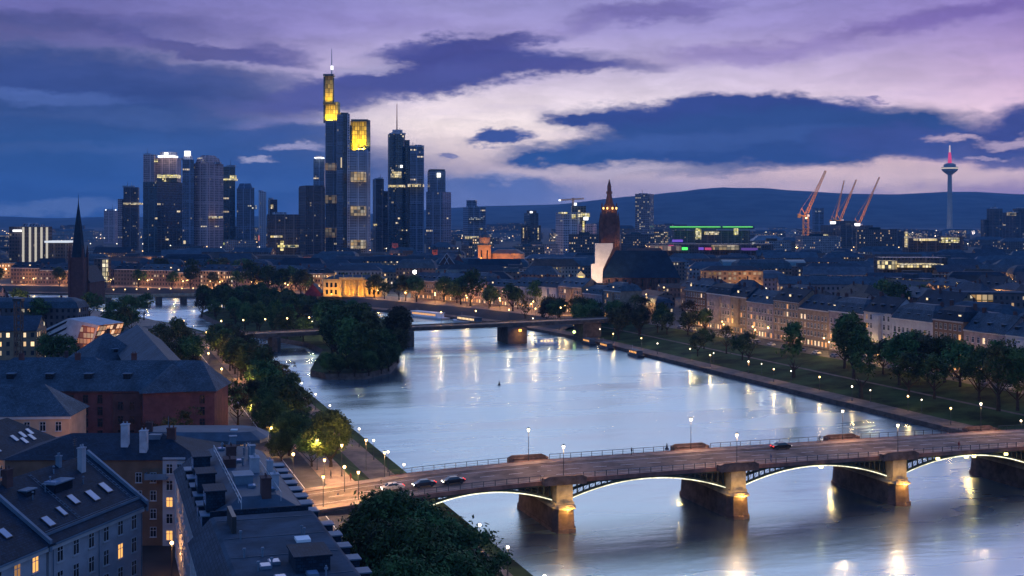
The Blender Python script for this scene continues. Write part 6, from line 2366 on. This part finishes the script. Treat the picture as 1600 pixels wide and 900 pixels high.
# ================================================================ LAMPS
G = "lamps along the left promenade"
for k, s in enumerate((36, 52, 68, 84, 102, 122, 145, 170, 198)):
    q = lb_at(s, 4.2)
    lamp(f"small white lamp at the water's edge of the left promenade, {nth(k)} beyond the arched bridge", q, 4.6, .26, "globe", lamp_white, 520, (1, .64, .32), G, name="promenade_lamp")
for k, s in enumerate((-6, -22, -40)):
    q = lb_at(s, 4.2)
    lamp(f"small white lamp at the left quay edge, {nth(k)} before the arched bridge", q, 4.6, .26, "globe", lamp_white, 520, (1, .64, .32), G, name="promenade_lamp")
G = "lamps on the lamplit left bank street"
for k, s in enumerate((24, 40, 56, 74, 92, 112, 132, 152, 174, 196, 220, 246, 274, 304, 336, 370, 405)):
    q = lb_at(s, 30 if k % 2 else 22.5)
    lamp(f"amber lamp of the lamplit left bank street, {nth(k)} beyond the arched bridge", q, 6.5, .30, "globe", lamp_warm, 3400, (1, .52, .16), G, name="avenue_street_lamp")
for k, (px, py) in enumerate(((572, 735), (601, 757), (534, 744), (507, 770), (560, 792), (505, 800))):
    q = at(px, py, 6.2)
    lamp(f"amber lamp on the paved bridgehead square, {nth(k, 'closest') if k == 0 else nth(k) + ' closest'} to the queueing cars", q, 6.5, .30, "lantern", lamp_warm, 3600, (1, .54, .20), "lamps on the bridgehead square", name="square_lamp")
for k, (x, y, lb_) in enumerate(((-83, 236, "amber lamp in the lane before the peach house with skylights"), (-86, 258, "amber lamp in the lane between the peach houses and the red brick front"), (-50.5, 190, "amber lamp deep in the alley beside the long mansard building"), (-92, 276, "amber lamp right under the peach house with the blue hipped roof"))):
    lamp(lb_, (x, y, 6), 6.0, .28, "globe", lamp_warm, 1300, (1, .46, .14), "lamps in the lanes on the left", name="lane_lamp")
G = "lamps along the right bank path"
for k, s in enumerate(range(62, 440, 25)):
    q, tg, n = rb_at(s_r0 + s, 3.2 if k % 2 else 6.6)
    lamp(f"warm lamp on the right bank waterside path, {nth(k)} beyond the arched bridge", (q.x, q.y, 1.7), 4.6, .27, "globe", lamp_warm if k % 3 else lamp_white, 620, (1, .58, .24), G, name="path_lamp")
G = "lamps in the right bank park"
for k, (px, py) in enumerate(((1236, 596), (1360, 628), (1440, 644), (1190, 584), (1115, 566))):
    q = at(px, py, 4.0)
    lamp(f"small white lamp on the right bank lawn, {nth(k, 'first as listed from the tall columnar tree') if False else nth(k)} from the columnar tree", q, 3.6, .19, "globe", lamp_white, 110, (1, .8, .55), G, name="park_lamp")
G = "lamps on the right bank quay street"
kk = 0
for s in range(60, 372, 15):
    q, tg, n = rb_at(s_r0 + s, 49.5 if kk % 2 else 56.5)
    lamp(f"golden lamp before the right bank quay houses, {nth(kk)} beyond the arched bridge", (q.x, q.y, 6), 5.2, .30, "globe", lamp_warm, 2500, (1, .58, .17), G, name="quay_lamp")
    kk += 1
for s in range(455, 1130, 17):
    q, tg, n = rb_at(s_r0 + s, 22 + 12 * (kk % 2))
    lamp(f"golden quay lamp on the right bank, {nth(kk)} beyond the arched bridge", (q.x, q.y, 6), 5.5, .40, "globe", lamp_warm, 4600, (1, .50, .15), G, name="quay_lamp")
    kk += 1
q = at(648, 425, 22)
fl = thing("floodlight_mast", "brilliant white floodlight on a mast over the old town roofs", "floodlight", (q.x, q.y, 6))
MB().tube((0, 0, 0), (0, 0, 16), .3, .2, 8).box(-1.4, 1.4, -.3, .3, 15, 15.6).build("pole", steel_d, fl)
MB().ball((0, -.6, 16), 1.3, 10).build("lamp_head", glow("hot_white", (1, .95, .82), 22), fl)
point(fl, (0, -4, 16), 30000, (1, .86, .62), 1.0)
# street lamps deep in the town : small warm points, some with pools of light
rr = random.Random(9)
FAR = []
while len(FAR) < 285:
    px = rr.uniform(-10, 1610)
    Y = 620 * (8.0 ** rr.random())
    x = (px - HX) / F * Y
    if not free(x, Y, 1, 66, 60): continue
    z0 = 6
    w_ = rr.random() < .3
    h = 9.0 if Y < 1500 else 15.0
    o = lamp("x", (x, Y, z0), h, .34 + Y * .00022, "globe", lamp_farw if w_ else lamp_far, 0, group="street lamps deep in the town")
    if Y < 1900 and len(FAR) % 2 == 0:
        point(o, (0, -2, h - 1), 12000, (1, .50, .16), .5)
    FAR.append(o)
auto_label(FAR, "far street lamp", "street lamps deep in the town")

# ================================================================ VEHICLES
def car_meshes(body_m):
    prof = [(-2.15, .35), (-2.2, .72), (-1.95, .92), (-1.35, .98), (-.75, 1.42), (.75, 1.46), (1.45, .98), (2.05, .86), (2.2, .62), (2.15, .32)]
    mb = MB()
    w = .86
    n = len(prof)
    for i in range(n):
        (x0, z0), (x1, z1) = prof[i], prof[(i + 1) % n]
        w0, w1 = (w if z0 < 1.1 else w * .78), (w if z1 < 1.1 else w * .78)
        mb.face([(x0, -w0, z0), (x0, w0, z0), (x1, w1, z1), (x1, -w1, z1)])
    low = [p for p in prof if p[1] < 1.1]
    for s in (-1, 1):
        f1 = [(x, s * w, z) for x, z in prof if z < 1.1]
        mb.face(f1 if s > 0 else f1[::-1])
        g = [(-1.35, s * w, .98), (-.75, s * w * .78, 1.42), (.75, s * w * .78, 1.46), (1.45, s * w, .98)]
        mb.face(g[::-1] if s > 0 else g)
    body = mb.mesh("body", body_m)
    g = MB()
    for s in (-1, 1):
        a = [(-1.18, s * (w * .985), 1.02), (-.70, s * w * .81, 1.37), (.70, s * w * .81, 1.41), (1.25, s * (w * .985), 1.02)]
        g.face(a[::-1] if s > 0 else a)
    g.face([(1.42, -.7, 1.02), (1.42, .7, 1.02), (.82, .62, 1.43), (.82, -.62, 1.43)]).face([(-1.30, .7, 1.03), (-1.30, -.7, 1.03), (-.80, -.62, 1.41), (-.80, .62, 1.41)])
    glass = g.mesh("windows", glass_d)
    wl = MB()
    wl.tube((0, -.1, 0), (0, .1, 0), .32, .32, 12)
    wheel = wl.mesh("wheel", steel_d)
    return body, glass, wheel


_whead = glow("headlight_glow", (1, .92, .75), 14)
_wtail = glow("taillight_glow", (1, .03, .02), 5)


def car(label, v, u, dirn, body_m):
    b, g, wh = car_meshes(body_m)
    dz = atan((zd(v + 1) - zd(v - 1)) / 2)
    r = thing("car", label, "car", uvp(u, v, zd(v) + .01), RZ + (0 if dirn > 0 else pi))
    r.rotation_euler[1] = -dz * dirn
    link("body", b, r)
    link("windows", g, r)
    for x in (-1.35, 1.35):
        for y in (-.78, .78):
            link("wheel", wh, r, (x, y, .32))
    for y in (-.6, .6):
        MB().box(2.1, 2.2, y - .16, y + .16, .62, .76).build("headlight", _whead, r)
        MB().box(-2.24, -2.14, y - .16, y + .16, .66, .8).build("taillight", _wtail, r)
    spot(r, (2.4, 0, .7), (12, 0, -.3), 90, (1, .9, .72), 70, .1)
    return r


carpaint_d = mat("car_paint_dark", (.02, .022, .03), .25, .6, 0)
carpaint_w = mat("car_paint_beige", (.55, .48, .36), .3, .6, 0)
carpaint_b = mat("car_paint_black", (.012, .012, .014), .25, .6, 0)
car("pale beige car leading the queue at the left end of the arched bridge", -14.0, 19.5, -1, carpaint_w)
car("dark car in the middle of the queue at the bridge's left end", -8.0, 18.6, -1, carpaint_d)
car("black car with red tail lights, last of the queue at the bridge's left end", -2.3, 18.2, -1, carpaint_b)
car("black car alone on the far lane between two lanterns of the arched bridge", 74, 26.6, 1, carpaint_b)
# cars parked along the quay street, one object each
pb, pg, pw_ = car_meshes(mat("car_paint_grey", (.12, .13, .15), .3, .6, 0))
pb2, _, _ = car_meshes(carpaint_w)
for k in range(24):
    s = 66 + k * 12.6 + R.uniform(-1, 1)
    q, tg, n = rb_at(s_r0 + s, 47.2)
    r = thing("parked_car", f"parked car on the right bank quay street, {nth(k)} beyond the arched bridge", "car", (q.x, q.y, 5.93), atan2(tg.y, tg.x), "cars parked on the quay street")
    link("body", (pb, pb2, pb)[k % 3], r)
    link("windows", pg, r)
    for x in (-1.35, 1.35):
        for y in (-.78, .78):
            link("wheel", pw_, r, (x, y, .32))

# ================================================================ PEOPLE
def person(label, loc, rz, pose="walk", shirt=None, s=1.0):
    J = {"hip": (0, 0, .95), "waist": (0, 0, 1.12), "chest": (0, .02, 1.36), "neck": (0, .03, 1.5), "head": (0, .05, 1.62), "top": (0, .05, 1.76),
         "shl": (-.19, .02, 1.42), "ell": (-.25, -.06, 1.16), "hal": (-.24, .08, .93), "shr": (.19, .02, 1.42), "elr": (.25, .02, 1.15), "har": (.24, .18, .95),
         "hpl": (-.1, 0, .92), "knl": (-.1, .14, .5), "anl": (-.1, .02, .08), "tol": (-.1, .18, .04), "hpr": (.1, 0, .92), "knr": (.1, -.02, .48), "anr": (.1, -.26, .1), "tor": (.1, -.12, .04)}
    if pose == "cycle":
        J.update({"hip": (0, -.25, .98), "waist": (0, -.16, 1.12), "chest": (0, .02, 1.32), "neck": (0, .12, 1.45), "head": (0, .18, 1.56), "top": (0, .2, 1.7), "shl": (-.19, .04, 1.36), "shr": (.19, .04, 1.36), "ell": (-.24, .22, 1.18), "elr": (.24, .22, 1.18), "hal": (-.22, .45, 1.06), "har": (.22, .45, 1.06),
                  "hpl": (-.1, -.22, .94), "hpr": (.1, -.22, .94), "knl": (-.1, .16, .78), "knr": (.1, .1, .6), "anl": (-.1, .06, .4), "anr": (.1, 0, .2), "tol": (-.1, .2, .36), "tor": (.1, .16, .16)})
    rad = {"hip": .15, "waist": .13, "chest": .16, "neck": .06, "head": .1, "top": .07, "shl": .07, "shr": .07, "ell": .05, "elr": .05, "hal": .045, "har": .045, "hpl": .1, "hpr": .1, "knl": .065, "knr": .065, "anl": .045, "anr": .045, "tol": .04, "tor": .04}
    E = [("hip", "waist"), ("waist", "chest"), ("chest", "neck"), ("neck", "head"), ("head", "top"), ("chest", "shl"), ("shl", "ell"), ("ell", "hal"), ("chest", "shr"), ("shr", "elr"), ("elr", "har"), ("hip", "hpl"), ("hpl", "knl"), ("knl", "anl"), ("anl", "tol"), ("hip", "hpr"), ("hpr", "knr"), ("knr", "anr"), ("anr", "tor")]
    ks = list(J)
    me = bpy.data.meshes.new("person")
    me.from_pydata([J[k] for k in ks], [(ks.index(a), ks.index(b)) for a, b in E], [])
    o = bpy.data.objects.new("person", me)
    COL.objects.link(o)
    me.materials.append(shirt)
    o.modifiers.new("skin", 'SKIN')
    me.update()
    if not me.skin_vertices:
        bpy.context.view_layer.objects.active = o
        bpy.ops.mesh.customdata_skin_add()
    for k, sv in zip(ks, me.skin_vertices[0].data):
        sv.radius = (rad[k], rad[k])
        sv.use_root = (k == "hip")
    o.modifiers.new("sub", 'SUBSURF').levels = 1
    o.modifiers["sub"].render_levels = 1
    o.location, o.rotation_euler = loc, (0, 0, rz)
    return prop(o, label, "person")


cloth_d = mat("coat_dark", (.03, .03, .04), .9)
cloth_r = mat("coat_red", (.16, .03, .03), .9)
cloth_b = mat("coat_blue", (.04, .06, .14), .9)
zc = zd(79.5) + .15
bk = thing("bicycle", "dark bicycle under the rider near the far rail of the arched bridge", "bicycle", uvp(29.6, 85.5, zd(85.5) + .15), RZ - pi / 2)
for y in (-.52, .52):
    mb = MB()
    for k in range(14):
        a0, a1 = 2 * pi * k / 14, 2 * pi * (k + 1) / 14
        mb.tube((0, y + .33 * cos(a0), .34 + .33 * sin(a0)), (0, y + .33 * cos(a1), .34 + .33 * sin(a1)), .025, .025, 5, caps=False)
    mb.build("wheel", steel_d, bk)
MB().tube((0, -.52, .34), (0, -.2, .85), .025).tube((0, -.2, .85), (0, .42, .92), .025).tube((0, .42, .95), (0, .52, .34), .025).tube((0, -.05, .3), (0, .42, .9), .025).tube((0, -.52, .34), (0, -.05, .3), .02).tube((0, -.05, .3), (0, -.2, .85), .025).build("bicycle_frame", cloth_r, bk)
MB().tube((-.25, .45, 1.03), (.25, .45, 1.03), .02).tube((0, .45, 1.03), (0, .42, .92), .02).build("handlebar", steel_d, bk)
MB().box(-.07, .07, -.34, -.08, .85, .91).build("saddle", steel_d, bk)
person("cyclist in dark clothes riding along the far rail of the arched bridge", uvp(29.6, 85.5, zd(85.5) + .15), RZ - pi / 2, "cycle", cloth_d)
for k, (v, u, rz, m_, lab) in enumerate(((40, 29.7, 0, cloth_d, "person in dark coat walking by the far rail between the first two lanterns"), (64, 13.2, pi, cloth_b, "person in blue jacket on the near pavement of the arched bridge"), (110, 13.4, 0, cloth_r, "person in red jacket on the near pavement, right part of the bridge"))):
    person(lab, uvp(u, v, zd(v) + .15), RZ - pi / 2 + rz, "walk", m_)
for k, (px, py, m_, lab) in enumerate(((536, 768, white_p, "person in white crossing the lamplit square at the bridgehead"), (517, 748, cloth_d, "person in dark clothes on the square, nearest the trees"), (548, 752, cloth_r, "person in red on the square near the bridge ramp"), (528, 784, cloth_b, "person in blue at the kerb of the square"))):
    person(lab, at(px, py, 6.02), k * 1.3, "walk", m_)

# ================================================================ BOATS, BUOYS
def boat(label, loc, rz, L, B, hull, cabin, pane, hc=1.8, cat="boat"):
    r = thing("boat", label, cat, loc, rz)
    pl = [(-L / 2, -B * .42), (L * .25, -B / 2), (L * .42, -B * .3), (L / 2, 0), (L * .42, B * .3), (L * .25, B / 2), (-L / 2, B * .42)]
    MB().prism([(x * .94, y * .8) for x, y in pl], -.6, 1.1, top=pl).build("hull", hull, r)
    MB().prism(orect(L * .62, B * .7, -L * .06, 0), 1.1, 1.1 + hc).prism(orect(L * .66, B * .78, -L * .06, 0), 1.1 + hc, 1.25 + hc).build("cabin", cabin, r)
    for s in (-1, 1):
        mb = MB()
        n = max(3, int(L * .6 / 1.6))
        for k in range(n):
            x = -L * .06 - L * .29 + (k + .5) * L * .58 / n
            mb.box(x - .5, x + .5, s * B * .35 - .03, s * B * .35 + .03, 1.1 + hc * .35, 1.1 + hc * .8)
        mb.build("window_band", pane, r)
    MB().tube((L * .2, 0, 1.1), (L * .2, 0, 1.1 + hc + 2), .06, .04, 6).build("mast", steel_l, r)
    return r


bw = atan2(-.951, .309)
q = at(480, 590, .0)
boat("dark houseboat with blue grey roof moored at the left bank by the island", (-84.5, 478, 0), radians(108), 17, 5, steel_d, zinc_dark, win_pale)
q, tg, n = rb_at(s_r0 + 545, -6)
boat("long white passenger ship moored on the right bank past the old bridge", (q.x, q.y, 0), atan2(tg.y, tg.x), 44, 8, white_p, white_p, win_warm, 2.6, "ship")
q, tg, n = rb_at(s_r0 + 497, -6)
boat("white excursion ship at the quay nearer the old bridge", (q.x, q.y, 0), atan2(tg.y, tg.x), 34, 7, white_p, zinc_dark, win_pale, 2.6, "ship")
p = pt(855, 612, 0)
bt = boat("small white motor boat below the old bridge beside its stone pier", (p.x, 612, 0), ANG, 12, 4, white_p, white_p, win_pale)
point(bt, (0, -3, 4), 300, (1, .7, .4))
for k, s in enumerate((330, 352, 296)):
    q, tg, n = rb_at(s_r0 + s, -3.5)
    boat(f"small dark boat moored at the right bank, {nth(k, 'nearest the old bridge') if False else ('middle one of three', 'nearest the old bridge', 'farthest from the old bridge')[k]}", (q.x, q.y, 0), atan2(tg.y, tg.x), 14, 4, steel_d, zinc_dark, win_warm)
q, tg, n = rb_at(s_r0 + 372, -3)
sg = thing("harbour_light", "pale green light on a post at the old bridge's right landing", "light", (q.x, q.y, -1))
MB().tube((0, 0, 0), (0, 0, 5), .2, .16, 8).build("pole", steel_d, sg)
MB().ball((0, 0, 5.4), .8, 10).build("lamp_head", glow("green_pale", (.7, 1, .35), 3), sg)
for k, (px, py) in enumerate(((780, 598), (1042, 698))):
    q = at(px, py + 4, 0)
    b = thing("buoy", ("dark buoy afloat in mid river before the old bridge", "small dark buoy just beyond the arched bridge railing")[k], "buoy", (q.x, q.y, 0))
    MB().lathe([(.0, -.4), (.55, -.3), (.6, .15), (.3, .5), (.14, 1.3), (0, 1.4)], 12).build("float", steel_d, b)
    MB().ball((0, 0, 1.5), .16, 8).build("topmark", steel_d, b)

# streets and paved square at the left bridgehead
def strip(name, pts_l, pts_r, z, m):
    mb = MB()
    for i in range(len(pts_l) - 1):
        mb.face([(pts_l[i].x, pts_l[i].y, z), (pts_r[i].x, pts_r[i].y, z), (pts_r[i + 1].x, pts_r[i + 1].y, z), (pts_l[i + 1].x, pts_l[i + 1].y, z)])
    return prop(mb.build(name, m), kind="structure")


sts = [lb_at(s, 33) for s in range(-150, 470, 10)]
stl = [lb_at(s, 23.5) for s in range(-150, 470, 10)]
strip("left_bank_street", sts, stl, 6.06, asphalt)
pv_ = [uvp(2, -47), uvp(2, -17.3), uvp(42, -17.3), uvp(42, -47)]
sheet("bridgehead_square", [(p.x, p.y) for p in pv_], 6.03, pave)
mb = MB()
for k in range(60):
    s = -140 + k * 10
    a, b, c, d = lb_at(s, 28.2), lb_at(s, 28.35), lb_at(s + 10, 28.35), lb_at(s + 10, 28.2)
    mb.face([(p.x, p.y, 6.072) for p in (a, d, c, b)])
prop(mb.build("lane_marking", white_p), kind="structure")
for o in scene.objects:
    if "label" in o.keys() and not 4 <= len(o["label"].split()) <= 16:
        print("LABEL", len(o["label"].split()), o["label"])
